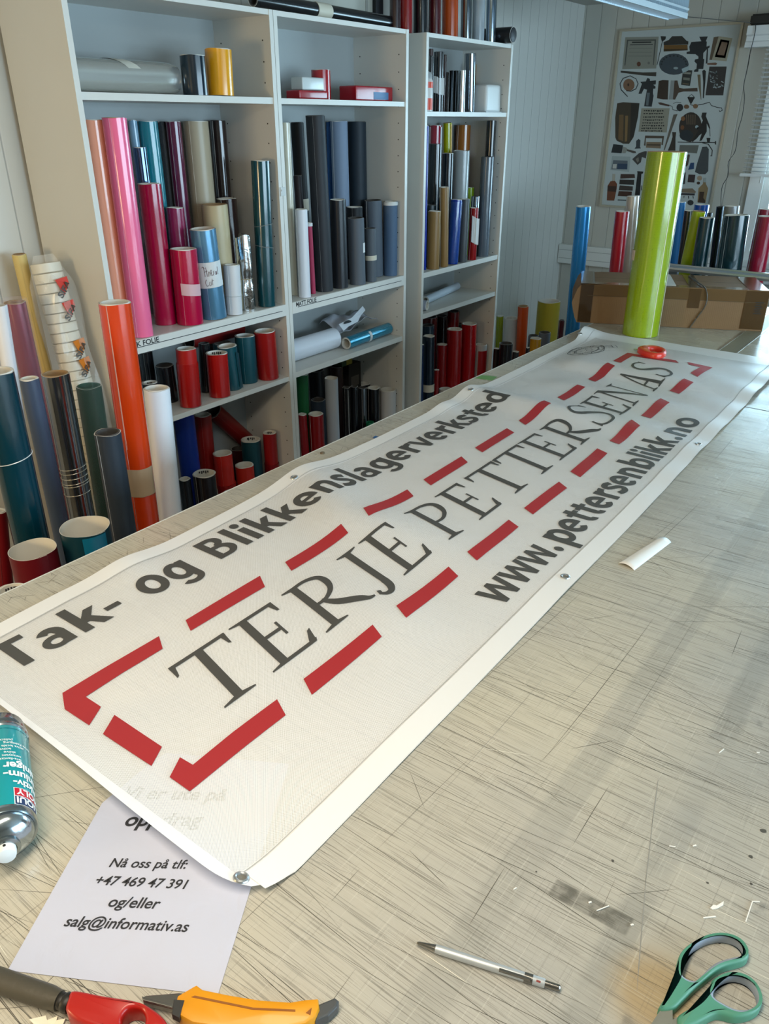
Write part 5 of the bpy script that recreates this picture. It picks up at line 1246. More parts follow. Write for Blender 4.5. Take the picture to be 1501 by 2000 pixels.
bm = bmesh.new(); add_lathe(bm, [(.004, TZ+.005), (.004, TZ+.0105), (.0025, TZ+.0112)], 20, 0, Matrix.Translation((-.0510, .4700, 0))); into(mk('pivot_screw', bm, pm('#a9a59a', .25, .9), None, True), sroot)
# small scraps
def scrap(name, pts, label, m, h=.0008, curl=0.):
    bm = bmesh.new(); add_prism(bm, pts, 0, h)
    c = Vector((sum(p[0] for p in pts)/len(pts), sum(p[1] for p in pts)/len(pts), 0))
    for v in bm.verts: v.co.z += curl*abs(v.co.x-c.x+v.co.y-c.y)
    bmesh.ops.translate(bm, verts=bm.verts, vec=-c)
    o = mk(name, bm, m, None, False, Matrix.Translation((c.x, c.y, TZ+.0004))); return tag(o, label, 'scrap', 'white scraps on the table')
ms = pm('#eceae4', .5)
def sliver(a, b, w): 
    a, b = Vector(a), Vector(b); n_ = (b-a).normalized(); n_ = Vector((-n_.y, n_.x))*w/2
    return [tuple(a+n_), tuple(b+n_), tuple(b-n_), tuple(a-n_)]
scrap('film_scrap', sliver((-.1424, .5586), (-.1343, .5717), .0009), 'thin white sliver on the dark rectangular mark', ms, .0008, .05)
scrap('film_scrap', [(-.0486,.6329),(-.0470,.6390),(-.0440,.6400),(-.0394,.6497),(-.0385,.6450),(-.0425,.6370),(-.0460,.6330)], 'jagged white film scrap above the scissors', ms)
scrap('film_scrap', sliver((-.0509, .6175), (-.0412, .6267), .0013), 'short white strip just below the jagged scrap', ms)
scrap('film_scrap', sliver((-.0146, .6390), (-.0151, .6679), .0010), 'thin white thread right of the jagged scrap', ms)
scrap('film_scrap', sliver((-.0151, .6679), (-.0090, .6720), .0010), 'tiny white hook at the end of the thread', ms)
scrap('film_scrap', sliver((-.2240, .5290), (-.2225, .5330), .0010), 'tiny white speck left of the dark rectangular mark', ms)
scrap('film_scrap', sliver((-.1090, .6850), (-.1030, .6880), .0012), 'tiny white speck on the grey strip', ms)
scrap('film_scrap', sliver((-.0875, .7010), (-.0850, .7045), .0015), 'tiny white speck right of the grey strip', ms)
scrap('film_scrap', sliver((-.1530, .5625), (-.1510, .5655), .0016), 'tiny white crumb beside the thin sliver', ms)
scrap('film_scrap', sliver((-.1080, .5645), (-.1060, .5670), .0016), 'tiny white crumb at the mark\'s right end', ms)
scrap('film_scrap', sliver((-.1060, .8690), (-.1030, .8800), .0010), 'white crumb far up the grey strip', ms)
scrap('film_scrap', sliver((-.0670, .8990), (-.0640, .9010), .0016), 'white crumb nearest the right photo edge', ms)
o = scrap('paper_scrap', [(-.5120,.1420),(-.5045,.1535),(-.5000,.1520),(-.4955,.1600),(-.4930,.1570),(-.4870,.1625),(-.4830,.1560),(-.4900,.1500),(-.4960,.1430)], 'torn cream paper scrap beneath the red scraper handle', pm('#e4dcc4', .6), .0012, .12)
o = scrap('tape_piece', [(-1.2135,2.100),(-1.2105,2.142),(-1.163,2.156),(-1.1555,2.110)], 'piece of light green tape at the table edge', pm('#6d9c5c', .5), .0004); o['group'] = 'tape bits at the table edge'
o = scrap('tape_piece', [(-1.1553,1.4881),(-1.1583,1.5042),(-1.1490,1.5036),(-1.1460,1.4869)], 'bit of blue tape beside the banner hem', pm('#2f5f96', .5), .0004); o['group'] = 'tape bits at the table edge'
bm = bmesh.new(); add_lathe(bm, [(.004, 0), (.006, .0006), (.0058, .003), (.003, .0042)], 12, 0, Matrix.Translation((-1.190, 1.33, TZ+.0002)))
tag(mk('lump', bm, pm('#6a5c48', .7), None, True), 'small brown crumb on the table edge', 'crumb')

# ------------------------------------------------------------------ cardboard box with rail
A = Vector((-1.2772, 3.0139)); ang = radians(23.96); BLn, BD, BH = .707, .300, .155
bx = empty('cardboard_box', (A.x, A.y, TZ), ang); tag(bx, 'long taped cardboard box across the far table end', 'box')
bm = bmesh.new(); add_box(bm, 0, BLn, 0, BD, .001, BH)
bmesh.ops.subdivide_edges(bm, edges=bm.edges[:], cuts=7, use_grid_fill=True)
for v in bm.verts:
    t = v.co.x/BLn
    if v.co.x < .08:
        e = 1-v.co.x/.08; zz = v.co.z/BH
        v.co.x -= .028*e*max(0., 1-abs(zz-.5)*2)**.7; v.co.z -= .006*e*(zz > .9)
    if v.co.y < .001: v.co.y -= .004*max(0., sin(pi*v.co.z/BH))*sin(pi*min(1, max(0, t)))
bw = mk('carton', bm, mat_card(), bx, True)
mtp = pm('#6f5232', .18, 0, .5, .5, .05); mtd = pm('#594229', .18, 0, .5, .5, .05)
def yoff(u, z): return -.004*sin(pi*(z)/BH)*sin(pi*min(1, max(0, u/BLn)))-.0012
def bpatch(name, u0, u1, z0, z1, m, e=0., lab=None):
    bm = bmesh.new(); g = []
    for j in range(7):
        g.append([])
        for i in range(9):
            u = u0+(u1-u0)*i/8; z = z0+(z1-z0)*j/6; xx = u
            g[-1].append(bm.verts.new((xx, yoff(u, z)-e, z)))
    for j in range(6):
        for i in range(8): bm.faces.new((g[j][i], g[j][i+1], g[j+1][i+1], g[j+1][i]))
    bmesh.ops.solidify(bm, geom=bm.faces[:], thickness=-.0006)
    c = mk(name, bm, m, bx); 
    if lab: c['label'] = lab
    return c
def tpatch(name, u0, u1, v0, v1, m, lab=None, e=0.):
    bm = bmesh.new(); add_box(bm, u0, u1, v0, v1, BH+.0003, BH+.0009+e); c = mk(name, bm, m, bx)
    if lab: c['label'] = lab
m_t1 = pm('#8b6a42', .25, 0, .5, .3)
bpatch('tape', .012, BLn-.002, .112, BH-.001, m_t1, .0, 'glossy brown packing tape along the front edge'); tpatch('tape', .03, BLn-.002, .002, .050, m_t1, 'glossy brown packing tape along the top edge')
bpatch('tape', .002, .052, .004, BH-.002, mtd, .0010, 'dark brown tape around the crushed end'); tpatch('tape', .0, .055, .004, BD-.004, mtd, 'dark brown tape over the crushed end', .0006)
bpatch('tape', .415, .458, .080, BH-.002, mtp, .0010, 'brown tape strip down the front'); tpatch('tape', .415, .462, .004, BD-.004, mtp, 'brown tape strip over the top', .0006)
bpatch('tape', .622, BLn-.003, .008, BH-.002, mtp, .0010, 'wide brown tape at the window end'); tpatch('tape', .632, BLn-.003, .004, BD-.004, mtp, 'wide brown tape over the window end', .0006)
tpatch('paper_label', .318, .366, .030, .285, pm('#d4d0ca', .6), 'white paper label', .001)
bm = bmesh.new(); add_box(bm, .05, BLn-.01, BD/2-.001, BD/2+.001, BH, BH+.0006); add_box(bm, .03, BLn-.01, -.0045, -.0005, .1100, .1112); mk('flap_edge', bm, pm('#5f4a2c', .6), bx)
bm = bmesh.new(); pts = catmull([(.437, .245, BH+.004), (.452, .12, BH+.006), (.466, .02, BH+.005), (.476, -.008, BH-.010), (.482, -.010, .115), (.478, -.009, .085), (.458, -.008, .045), (.438, -.005, .003)], 5, False); add_pipe(bm, pts, .0026, 8)
c = mk('strap', bm, pm('#4a4640', .4), bx, True); c['label'] = 'thin dark plastic strap'
bm = bmesh.new()
for i in range(7): add_box(bm, .660+(i % 2)*.004, .690-(i % 3)*.004, yoff(.67, .1)-.0030, yoff(.67, .1)-.0018, .068+i*.007, .071+i*.007)
mk('print', bm, pm('#2b2620', .6), bx)
rl = empty('aluminium_rail', (-.3, 3.70, TZ)); tag(rl, 'long aluminium cutting rail behind the cardboard box', 'rail'); Lr = Matrix.Translation(-Vector(rl.location))
bm = bmesh.new(); prof = [(-.016, 0), (.016, 0), (.016, .030), (.008, .030), (.006, .024), (-.006, .024), (-.010, .018), (-.014, .018), (-.016, .010)]
add_prism(bm, prof, -1.185, .62)
mk('profile', bm, pm('#a9b2ba', .28, .85), rl, False, Lr @ Matrix.Translation((0, 3.70, 1.074)) @ Matrix(((0, 0, 1, 0), (1, 0, 0, 0), (0, 1, 0, 0), (0, 0, 0, 1))))
for x in (-1.13, .56):
    bm = bmesh.new(); add_box(bm, x-.02, x+.02, 3.686, 3.714, TZ+.0006, 1.0738); add_box(bm, x-.035, x+.035, 3.67, 3.73, TZ+.0006, TZ+.006); mk('post', bm, pm('#6f7478', .4, .6), rl, False, Lr)

# ------------------------------------------------------------------ back wall things
POSTER = [
('#86867c',0,[(-2.207,2.155),(-1.993,2.148),(-1.981,1.977),(-2.202,1.980)]),
('#4a4c48',1,[(-2.194,2.141),(-2.007,2.134),(-2.000,1.996),(-2.005,1.996),(-2.015,2.127),(-2.185,2.134),(-2.184,2.000),(-2.190,2.000)]),
('#2a2a28',1,[(-2.159,2.129),(-2.035,2.124),(-2.035,2.117),(-2.158,2.121)]),
('#3a3a38',1,[(-2.170,2.114),(-2.023,2.109),(-2.024,2.105),(-2.170,2.110)]),
('#6a6a64',1,[(-2.173,2.094),(-2.023,2.088),(-2.023,2.086),(-2.173,2.092)]),
('#6a6a64',1,[(-2.173,2.073),(-2.023,2.067),(-2.023,2.065),(-2.172,2.071)]),
('#6a6a64',1,[(-2.174,2.052),(-2.022,2.047),(-2.022,2.044),(-2.173,2.050)]),
('#5a3422',1,[(-2.084,2.005),(-2.084,2.000),(-2.086,1.996),(-2.090,1.993),(-2.095,1.992),(-2.100,1.993),(-2.105,1.996),(-2.108,2.001),(-2.110,2.006),(-2.110,2.011),(-2.107,2.015),(-2.104,2.017),(-2.099,2.018),(-2.094,2.017),(-2.089,2.014),(-2.086,2.010)]),
('#6c6c66',1,[(-2.026,2.008),(-2.026,2.005),(-2.028,2.003),(-2.030,2.001),(-2.033,2.001),(-2.036,2.002),(-2.038,2.003),(-2.040,2.006),(-2.041,2.009),(-2.041,2.012),(-2.040,2.014),(-2.038,2.016),(-2.035,2.016),(-2.032,2.015),(-2.029,2.014),(-2.027,2.011)]),
('#1c1d1f',0,[(-1.982,2.150),(-1.948,2.147),(-1.948,2.132),(-1.964,2.121),(-1.977,1.995),(-1.981,1.995),(-1.968,2.120),(-1.975,2.133)]),
('#2c2a28',0,[(-1.910,2.146),(-1.850,2.144),(-1.818,2.118),(-1.806,2.114),(-1.804,2.097),(-1.954,2.101),(-1.958,2.117),(-1.928,2.127)]),
('#6b4a1e',0,[(-1.953,2.101),(-1.808,2.096),(-1.802,2.068),(-1.949,2.067)]),
('#3c2c16',1,[(-1.951,2.080),(-1.803,2.075),(-1.802,2.067),(-1.949,2.067)]),
('#3b454d',0,[(-1.783,1.993),(-1.785,1.976),(-1.795,1.960),(-1.813,1.948),(-1.837,1.941),(-1.865,1.939),(-1.894,1.943),(-1.921,1.952),(-1.944,1.965),(-1.960,1.982),(-1.967,2.000),(-1.966,2.017),(-1.955,2.033),(-1.936,2.045),(-1.912,2.052),(-1.884,2.054),(-1.855,2.050),(-1.829,2.041),(-1.806,2.027),(-1.791,2.011)]),
('#8f9da0',1,[(-1.844,1.974),(-1.844,1.972),(-1.847,1.970),(-1.852,1.968),(-1.857,1.968),(-1.863,1.969),(-1.868,1.970),(-1.872,1.973),(-1.873,1.975),(-1.873,1.978),(-1.870,1.980),(-1.865,1.981),(-1.860,1.982),(-1.854,1.981),(-1.849,1.979),(-1.845,1.977)]),
('#9eb0b4',1,[(-1.822,1.970),(-1.777,1.986),(-1.776,1.963),(-1.809,1.943)]),
('#22282c',1,[(-1.945,1.999),(-1.947,1.996),(-1.951,1.994),(-1.956,1.996),(-1.958,1.999),(-1.957,2.003),(-1.952,2.004),(-1.948,2.002)]),
('#22282c',1,[(-1.944,2.013),(-1.945,2.010),(-1.949,2.008),(-1.954,2.010),(-1.956,2.014),(-1.955,2.017),(-1.951,2.018),(-1.946,2.017)]),
('#22282c',1,[(-1.935,2.025),(-1.936,2.022),(-1.940,2.021),(-1.945,2.022),(-1.947,2.026),(-1.946,2.029),(-1.942,2.031),(-1.937,2.029)]),
('#22282c',1,[(-1.920,2.035),(-1.921,2.032),(-1.925,2.030),(-1.930,2.032),(-1.932,2.035),(-1.931,2.039),(-1.927,2.040),(-1.922,2.038)]),
('#22282c',1,[(-1.899,2.041),(-1.900,2.037),(-1.905,2.036),(-1.909,2.038),(-1.912,2.041),(-1.910,2.044),(-1.906,2.046),(-1.902,2.044)]),
('#22282c',1,[(-1.876,2.042),(-1.877,2.039),(-1.881,2.037),(-1.886,2.039),(-1.888,2.042),(-1.887,2.046),(-1.883,2.047),(-1.878,2.045)]),
('#22282c',1,[(-1.852,2.039),(-1.853,2.035),(-1.857,2.034),(-1.862,2.036),(-1.864,2.039),(-1.863,2.043),(-1.859,2.044),(-1.854,2.042)]),
('#22282c',1,[(-1.830,2.032),(-1.831,2.028),(-1.835,2.027),(-1.840,2.029),(-1.842,2.032),(-1.841,2.035),(-1.837,2.037),(-1.832,2.035)]),
('#22282c',1,[(-1.811,2.021),(-1.813,2.018),(-1.817,2.016),(-1.821,2.018),(-1.823,2.021),(-1.822,2.025),(-1.818,2.026),(-1.814,2.024)]),
('#22282c',1,[(-1.798,2.008),(-1.800,2.005),(-1.804,2.003),(-1.808,2.005),(-1.810,2.008),(-1.809,2.012),(-1.805,2.013),(-1.801,2.011)]),
('#22282c',1,[(-1.792,1.994),(-1.793,1.990),(-1.797,1.989),(-1.802,1.991),(-1.804,1.994),(-1.803,1.997),(-1.799,1.999),(-1.795,1.997)]),
('#1f2328',0,[(-1.746,2.135),(-1.695,2.134),(-1.702,2.110),(-1.696,2.107),(-1.693,2.081),(-1.675,2.087),(-1.675,2.075),(-1.682,2.073),(-1.672,1.996),(-1.681,1.991),(-1.689,2.068),(-1.706,2.049),(-1.702,2.020),(-1.694,2.016),(-1.691,1.965),(-1.719,1.966),(-1.718,1.952),(-1.744,1.951),(-1.744,1.962),(-1.732,1.967),(-1.734,1.993),(-1.751,2.006),(-1.750,2.017),(-1.730,2.021),(-1.732,2.032),(-1.752,2.045),(-1.806,2.048),(-1.807,2.059),(-1.788,2.062),(-1.796,2.086),(-1.788,2.110),(-1.729,2.111)]),
('#6b4a3a',0,[(-1.674,1.995),(-1.624,1.997),(-1.613,1.990),(-1.621,1.983),(-1.671,1.987)]),
('#5a4c3c',0,[(-1.660,2.128),(-1.632,2.131),(-1.635,2.010),(-1.664,2.012)]),
('#9a9480',1,[(-1.632,2.132),(-1.551,2.118),(-1.562,2.001),(-1.649,2.011)]),
('#4e3a2c',1,[(-1.618,2.116),(-1.565,2.106),(-1.572,2.017),(-1.635,2.026)]),
('#7a6250',2,[(-1.608,2.103),(-1.574,2.096),(-1.582,2.031),(-1.623,2.038)]),
('#3a342c',0,[(-2.211,1.972),(-2.063,1.958),(-1.977,1.957),(-1.975,1.934),(-2.057,1.941),(-2.209,1.961)]),
('#2a2c2e',0,[(-2.141,1.826),(-2.190,1.866),(-2.202,1.898),(-2.186,1.926),(-2.144,1.939),(-2.104,1.922),(-2.088,1.896),(-2.097,1.870),(-2.126,1.857),(-2.158,1.861),(-2.158,1.856),(-2.124,1.852),(-2.092,1.866),(-2.082,1.896),(-2.101,1.925),(-2.144,1.944),(-2.190,1.931),(-2.208,1.899),(-2.195,1.863),(-2.145,1.823)]),
('#7a5a42',0,[(-2.107,1.889),(-2.108,1.876),(-2.115,1.865),(-2.126,1.858),(-2.140,1.856),(-2.155,1.859),(-2.169,1.866),(-2.179,1.878),(-2.183,1.891),(-2.182,1.904),(-2.176,1.915),(-2.164,1.923),(-2.150,1.925),(-2.135,1.922),(-2.122,1.914),(-2.112,1.903)]),
('#3c2c20',1,[(-2.142,1.891),(-2.143,1.885),(-2.147,1.883),(-2.152,1.885),(-2.155,1.892),(-2.154,1.898),(-2.150,1.900),(-2.145,1.898)]),
('#23262a',0,[(-2.074,1.906),(-2.036,1.908),(-2.034,1.916),(-2.029,1.927),(-2.013,1.921),(-2.010,1.910),(-1.972,1.912),(-1.970,1.890),(-1.985,1.888),(-1.969,1.877),(-1.969,1.866),(-1.982,1.866),(-1.981,1.841),(-1.974,1.827),(-1.976,1.765),(-2.026,1.768),(-2.024,1.834),(-2.022,1.861),(-2.042,1.867),(-2.054,1.839),(-2.074,1.839),(-2.060,1.895)]),
('#5d666a',1,[(-2.020,1.845),(-2.000,1.844),(-1.999,1.772),(-2.015,1.773)]),
('#33261d',0,[(-1.954,1.908),(-1.929,1.913),(-1.892,1.910),(-1.880,1.804),(-1.912,1.805),(-1.950,1.813)]),
('#8a8f8e',0,[(-1.878,1.909),(-1.855,1.908),(-1.848,1.804),(-1.874,1.804)]),
('#4a3a30',0,[(-1.855,1.908),(-1.837,1.908),(-1.820,1.868),(-1.792,1.863),(-1.708,1.865),(-1.703,1.846),(-1.789,1.847),(-1.819,1.841),(-1.834,1.803),(-1.848,1.804)]),
('#2b2c2c',0,[(-1.812,1.964),(-1.755,1.960),(-1.755,1.876),(-1.811,1.884)]),
('#8c8c80',1,[(-1.806,1.952),(-1.762,1.949),(-1.763,1.939),(-1.806,1.943)]),
('#75776c',1,[(-1.804,1.924),(-1.763,1.920),(-1.762,1.905),(-1.803,1.911)]),
('#5a5040',1,[(-1.803,1.895),(-1.763,1.890),(-1.764,1.883),(-1.803,1.887)]),
('#6a5e48',0,[(-1.721,1.936),(-1.702,1.936),(-1.673,1.801),(-1.676,1.801),(-1.704,1.876)]),
('#1e2022',0,[(-1.695,1.955),(-1.685,1.962),(-1.673,1.953),(-1.666,1.897),(-1.659,1.809),(-1.665,1.809),(-1.679,1.897)]),
('#2d2b2c',0,[(-1.657,1.977),(-1.556,1.974),(-1.547,1.822),(-1.652,1.824)]),
('#6c7678',1,[(-1.621,1.942),(-1.623,1.941),(-1.628,1.941),(-1.632,1.943),(-1.634,1.945),(-1.632,1.946),(-1.628,1.946),(-1.623,1.944)]),
('#9aa6a8',1,[(-1.592,1.861),(-1.596,1.860),(-1.603,1.863),(-1.608,1.868),(-1.610,1.872),(-1.606,1.872),(-1.599,1.869),(-1.593,1.864)]),
('#6c7678',1,[(-1.598,1.924),(-1.600,1.924),(-1.603,1.925),(-1.606,1.927),(-1.606,1.929),(-1.604,1.930),(-1.601,1.928),(-1.598,1.926)]),
('#9aa6a8',1,[(-1.553,1.869),(-1.557,1.868),(-1.564,1.871),(-1.570,1.875),(-1.572,1.879),(-1.568,1.880),(-1.561,1.877),(-1.555,1.872)]),
('#6c7678',1,[(-1.620,1.890),(-1.620,1.894),(-1.616,1.897),(-1.610,1.899),(-1.606,1.898),(-1.606,1.894),(-1.610,1.890),(-1.616,1.889)]),
('#9aa6a8',1,[(-1.622,1.892),(-1.625,1.891),(-1.632,1.894),(-1.637,1.897),(-1.639,1.901),(-1.635,1.901),(-1.629,1.899),(-1.623,1.895)]),
('#6c7678',1,[(-1.609,1.934),(-1.612,1.938),(-1.614,1.945),(-1.614,1.951),(-1.611,1.954),(-1.608,1.951),(-1.606,1.944),(-1.606,1.937)]),
('#9aa6a8',1,[(-1.614,1.863),(-1.615,1.867),(-1.612,1.871),(-1.607,1.872),(-1.603,1.871),(-1.602,1.868),(-1.606,1.864),(-1.611,1.862)]),
('#6c7678',1,[(-1.594,1.910),(-1.597,1.909),(-1.603,1.911),(-1.608,1.914),(-1.610,1.917),(-1.606,1.918),(-1.601,1.916),(-1.595,1.913)]),
('#9aa6a8',1,[(-1.610,1.874),(-1.612,1.875),(-1.612,1.877),(-1.611,1.879),(-1.610,1.879),(-1.608,1.878),(-1.608,1.876),(-1.609,1.874)]),
('#6c7678',1,[(-1.624,1.902),(-1.622,1.904),(-1.618,1.906),(-1.613,1.905),(-1.610,1.904),(-1.611,1.901),(-1.616,1.900),(-1.621,1.900)]),
('#9aa6a8',1,[(-1.622,1.911),(-1.624,1.911),(-1.628,1.912),(-1.630,1.915),(-1.629,1.918),(-1.626,1.918),(-1.623,1.917),(-1.621,1.914)]),
('#6c7678',1,[(-1.612,1.880),(-1.612,1.883),(-1.609,1.886),(-1.605,1.886),(-1.603,1.885),(-1.602,1.882),(-1.605,1.880),(-1.609,1.879)]),
('#9aa6a8',1,[(-1.639,1.943),(-1.642,1.945),(-1.643,1.949),(-1.641,1.951),(-1.638,1.952),(-1.635,1.950),(-1.635,1.947),(-1.636,1.944)]),
('#6c7678',1,[(-1.619,1.921),(-1.620,1.919),(-1.624,1.919),(-1.627,1.920),(-1.628,1.923),(-1.627,1.925),(-1.624,1.925),(-1.621,1.924)]),
('#9aa6a8',1,[(-1.589,1.865),(-1.587,1.869),(-1.581,1.871),(-1.573,1.872),(-1.568,1.870),(-1.570,1.867),(-1.577,1.864),(-1.585,1.864)]),
('#6c7678',1,[(-1.635,1.917),(-1.640,1.919),(-1.645,1.925),(-1.648,1.933),(-1.647,1.936),(-1.642,1.934),(-1.637,1.928),(-1.635,1.920)]),
('#9aa6a8',1,[(-1.556,1.888),(-1.559,1.888),(-1.566,1.891),(-1.573,1.895),(-1.575,1.899),(-1.571,1.899),(-1.564,1.896),(-1.558,1.891)]),
('#6c7678',1,[(-1.607,1.935),(-1.611,1.935),(-1.615,1.938),(-1.617,1.942),(-1.616,1.945),(-1.612,1.945),(-1.608,1.942),(-1.606,1.938)]),
('#9aa6a8',1,[(-1.643,1.946),(-1.646,1.946),(-1.649,1.948),(-1.650,1.951),(-1.649,1.953),(-1.646,1.953),(-1.643,1.951),(-1.642,1.948)]),
('#6c7678',1,[(-1.613,1.938),(-1.617,1.938),(-1.625,1.942),(-1.632,1.947),(-1.634,1.950),(-1.630,1.950),(-1.622,1.946),(-1.615,1.941)]),
('#9aa6a8',1,[(-1.638,1.947),(-1.640,1.945),(-1.643,1.945),(-1.646,1.947),(-1.646,1.950),(-1.644,1.952),(-1.641,1.951),(-1.638,1.949)]),
('#6c7678',1,[(-1.631,1.906),(-1.633,1.903),(-1.637,1.903),(-1.640,1.906),(-1.641,1.909),(-1.639,1.911),(-1.635,1.911),(-1.632,1.909)]),
('#9aa6a8',1,[(-1.592,1.874),(-1.595,1.875),(-1.598,1.879),(-1.598,1.883),(-1.596,1.886),(-1.592,1.884),(-1.589,1.880),(-1.589,1.876)]),
('#6c7678',1,[(-1.619,1.912),(-1.621,1.912),(-1.624,1.912),(-1.625,1.914),(-1.625,1.917),(-1.623,1.917),(-1.620,1.917),(-1.619,1.915)]),
('#9aa6a8',1,[(-1.559,1.869),(-1.562,1.869),(-1.567,1.872),(-1.571,1.876),(-1.572,1.878),(-1.569,1.878),(-1.564,1.875),(-1.560,1.872)]),
('#1a1c1e',0,[(-1.753,1.807),(-1.752,1.815),(-1.738,1.830),(-1.722,1.817),(-1.717,1.807),(-1.714,1.807),(-1.719,1.819),(-1.738,1.833),(-1.755,1.817),(-1.756,1.808)]),
('#1a1c1e',0,[(-1.761,1.816),(-1.714,1.815),(-1.722,1.794),(-1.729,1.779),(-1.736,1.779),(-1.746,1.794)]),
('#1a1c1e',0,[(-1.737,1.773),(-1.708,1.767),(-1.655,1.775),(-1.621,1.785),(-1.608,1.767),(-1.570,1.756),(-1.544,1.753),(-1.540,1.742),(-1.551,1.737),(-1.554,1.744),(-1.558,1.743),(-1.551,1.733),(-1.535,1.740),(-1.542,1.756),(-1.570,1.760),(-1.606,1.770),(-1.621,1.789),(-1.657,1.779),(-1.709,1.771),(-1.737,1.777)]),
('#43291f',0,[(-1.941,1.788),(-1.922,1.789),(-1.862,1.774),(-1.865,1.766),(-1.926,1.776)]),
('#2a2c2e',0,[(-1.862,1.770),(-1.847,1.764),(-1.841,1.747),(-1.808,1.738),(-1.807,1.742),(-1.839,1.750),(-1.844,1.766),(-1.861,1.773)]),
('#1f2226',0,[(-1.776,1.759),(-1.776,1.751),(-1.780,1.744),(-1.786,1.740),(-1.794,1.738),(-1.802,1.740),(-1.810,1.745),(-1.815,1.751),(-1.818,1.759),(-1.818,1.767),(-1.815,1.774),(-1.809,1.779),(-1.801,1.780),(-1.792,1.778),(-1.785,1.774),(-1.779,1.767)]),
('#3a3c3e',0,[(-1.842,1.780),(-1.822,1.788),(-1.794,1.785),(-1.794,1.788),(-1.823,1.791),(-1.843,1.783)]),
('#3d3224',0,[(-2.208,1.787),(-2.169,1.793),(-2.059,1.786),(-2.057,1.709),(-2.069,1.589),(-2.093,1.550),(-2.133,1.550),(-2.180,1.567),(-2.193,1.587),(-2.210,1.704)]),
('#6a5030',1,[(-2.185,1.721),(-2.155,1.721),(-2.136,1.564),(-2.171,1.576)]),
('#26221c',1,[(-2.115,1.786),(-2.059,1.786),(-2.057,1.709),(-2.067,1.600),(-2.089,1.565)]),
('#7b5f38',1,[(-2.143,1.715),(-2.124,1.715),(-2.109,1.565),(-2.125,1.562)]),
('#8f8b7c',0,[(-2.042,1.757),(-1.860,1.756),(-1.856,1.619),(-2.041,1.622)]),
('#1c1a18',1,[(-2.024,1.746),(-2.017,1.746),(-2.016,1.740),(-2.023,1.740)]),
('#1c1a18',1,[(-2.013,1.746),(-2.001,1.746),(-2.000,1.740),(-2.012,1.740)]),
('#1c1a18',1,[(-1.998,1.746),(-1.985,1.746),(-1.984,1.739),(-1.996,1.739)]),
('#1c1a18',1,[(-1.979,1.746),(-1.971,1.746),(-1.970,1.738),(-1.978,1.738)]),
('#1c1a18',1,[(-1.966,1.746),(-1.955,1.746),(-1.954,1.738),(-1.965,1.738)]),
('#1c1a18',1,[(-1.951,1.746),(-1.945,1.746),(-1.944,1.740),(-1.950,1.740)]),
('#1c1a18',1,[(-1.939,1.746),(-1.927,1.745),(-1.926,1.737),(-1.938,1.737)]),
('#1c1a18',1,[(-1.923,1.745),(-1.913,1.745),(-1.912,1.738),(-1.922,1.738)]),
('#1c1a18',1,[(-1.909,1.745),(-1.897,1.745),(-1.896,1.738),(-1.907,1.739)]),
('#1c1a18',1,[(-2.024,1.729),(-2.013,1.729),(-2.012,1.723),(-2.023,1.723)]),
('#1c1a18',1,[(-2.008,1.729),(-1.995,1.729),(-1.994,1.724),(-2.007,1.724)]),
('#1c1a18',1,[(-1.989,1.729),(-1.977,1.729),(-1.975,1.722),(-1.988,1.722)]),
('#1c1a18',1,[(-1.973,1.729),(-1.961,1.729),(-1.960,1.723),(-1.972,1.723)]),
('#1c1a18',1,[(-1.956,1.729),(-1.945,1.729),(-1.944,1.724),(-1.955,1.724)]),
('#1c1a18',1,[(-1.942,1.729),(-1.932,1.729),(-1.931,1.722),(-1.941,1.722)]),
('#1c1a18',1,[(-1.927,1.729),(-1.914,1.729),(-1.914,1.723),(-1.926,1.723)]),
('#1c1a18',1,[(-1.911,1.729),(-1.899,1.729),(-1.898,1.723),(-1.910,1.724)]),
('#1c1a18',1,[(-2.023,1.710),(-2.017,1.710),(-2.016,1.703),(-2.022,1.703)]),
('#1c1a18',1,[(-2.012,1.710),(-2.000,1.710),(-1.999,1.703),(-2.011,1.703)]),
('#1c1a18',1,[(-1.994,1.710),(-1.988,1.710),(-1.987,1.703),(-1.993,1.703)]),
('#1c1a18',1,[(-1.984,1.710),(-1.972,1.710),(-1.970,1.703),(-1.982,1.703)]),
('#1c1a18',1,[(-1.967,1.710),(-1.958,1.710),(-1.957,1.705),(-1.966,1.705)]),
('#1c1a18',1,[(-1.955,1.710),(-1.945,1.710),(-1.944,1.704),(-1.954,1.704)]),
('#1c1a18',1,[(-1.940,1.710),(-1.930,1.710),(-1.929,1.705),(-1.939,1.705)]),
('#1c1a18',1,[(-1.926,1.710),(-1.915,1.710),(-1.914,1.703),(-1.925,1.703)]),
('#1c1a18',1,[(-1.912,1.710),(-1.900,1.710),(-1.899,1.702),(-1.910,1.702)]),
('#1c1a18',1,[(-1.897,1.710),(-1.888,1.710),(-1.887,1.704),(-1.896,1.704)]),
('#1c1a18',1,[(-2.023,1.693),(-2.016,1.693),(-2.015,1.688),(-2.022,1.688)]),
('#1c1a18',1,[(-2.011,1.693),(-1.998,1.693),(-1.998,1.688),(-2.010,1.688)]),
('#1c1a18',1,[(-1.995,1.693),(-1.985,1.693),(-1.984,1.685),(-1.994,1.685)]),
('#1c1a18',1,[(-1.980,1.693),(-1.972,1.693),(-1.971,1.685),(-1.979,1.685)]),
('#1c1a18',1,[(-1.967,1.693),(-1.961,1.693),(-1.960,1.685),(-1.965,1.685)]),
('#1c1a18',1,[(-1.957,1.693),(-1.950,1.693),(-1.949,1.685),(-1.956,1.685)]),
('#1c1a18',1,[(-1.946,1.693),(-1.934,1.693),(-1.933,1.688),(-1.945,1.688)]),
('#1c1a18',1,[(-1.929,1.693),(-1.922,1.693),(-1.921,1.688),(-1.928,1.688)]),
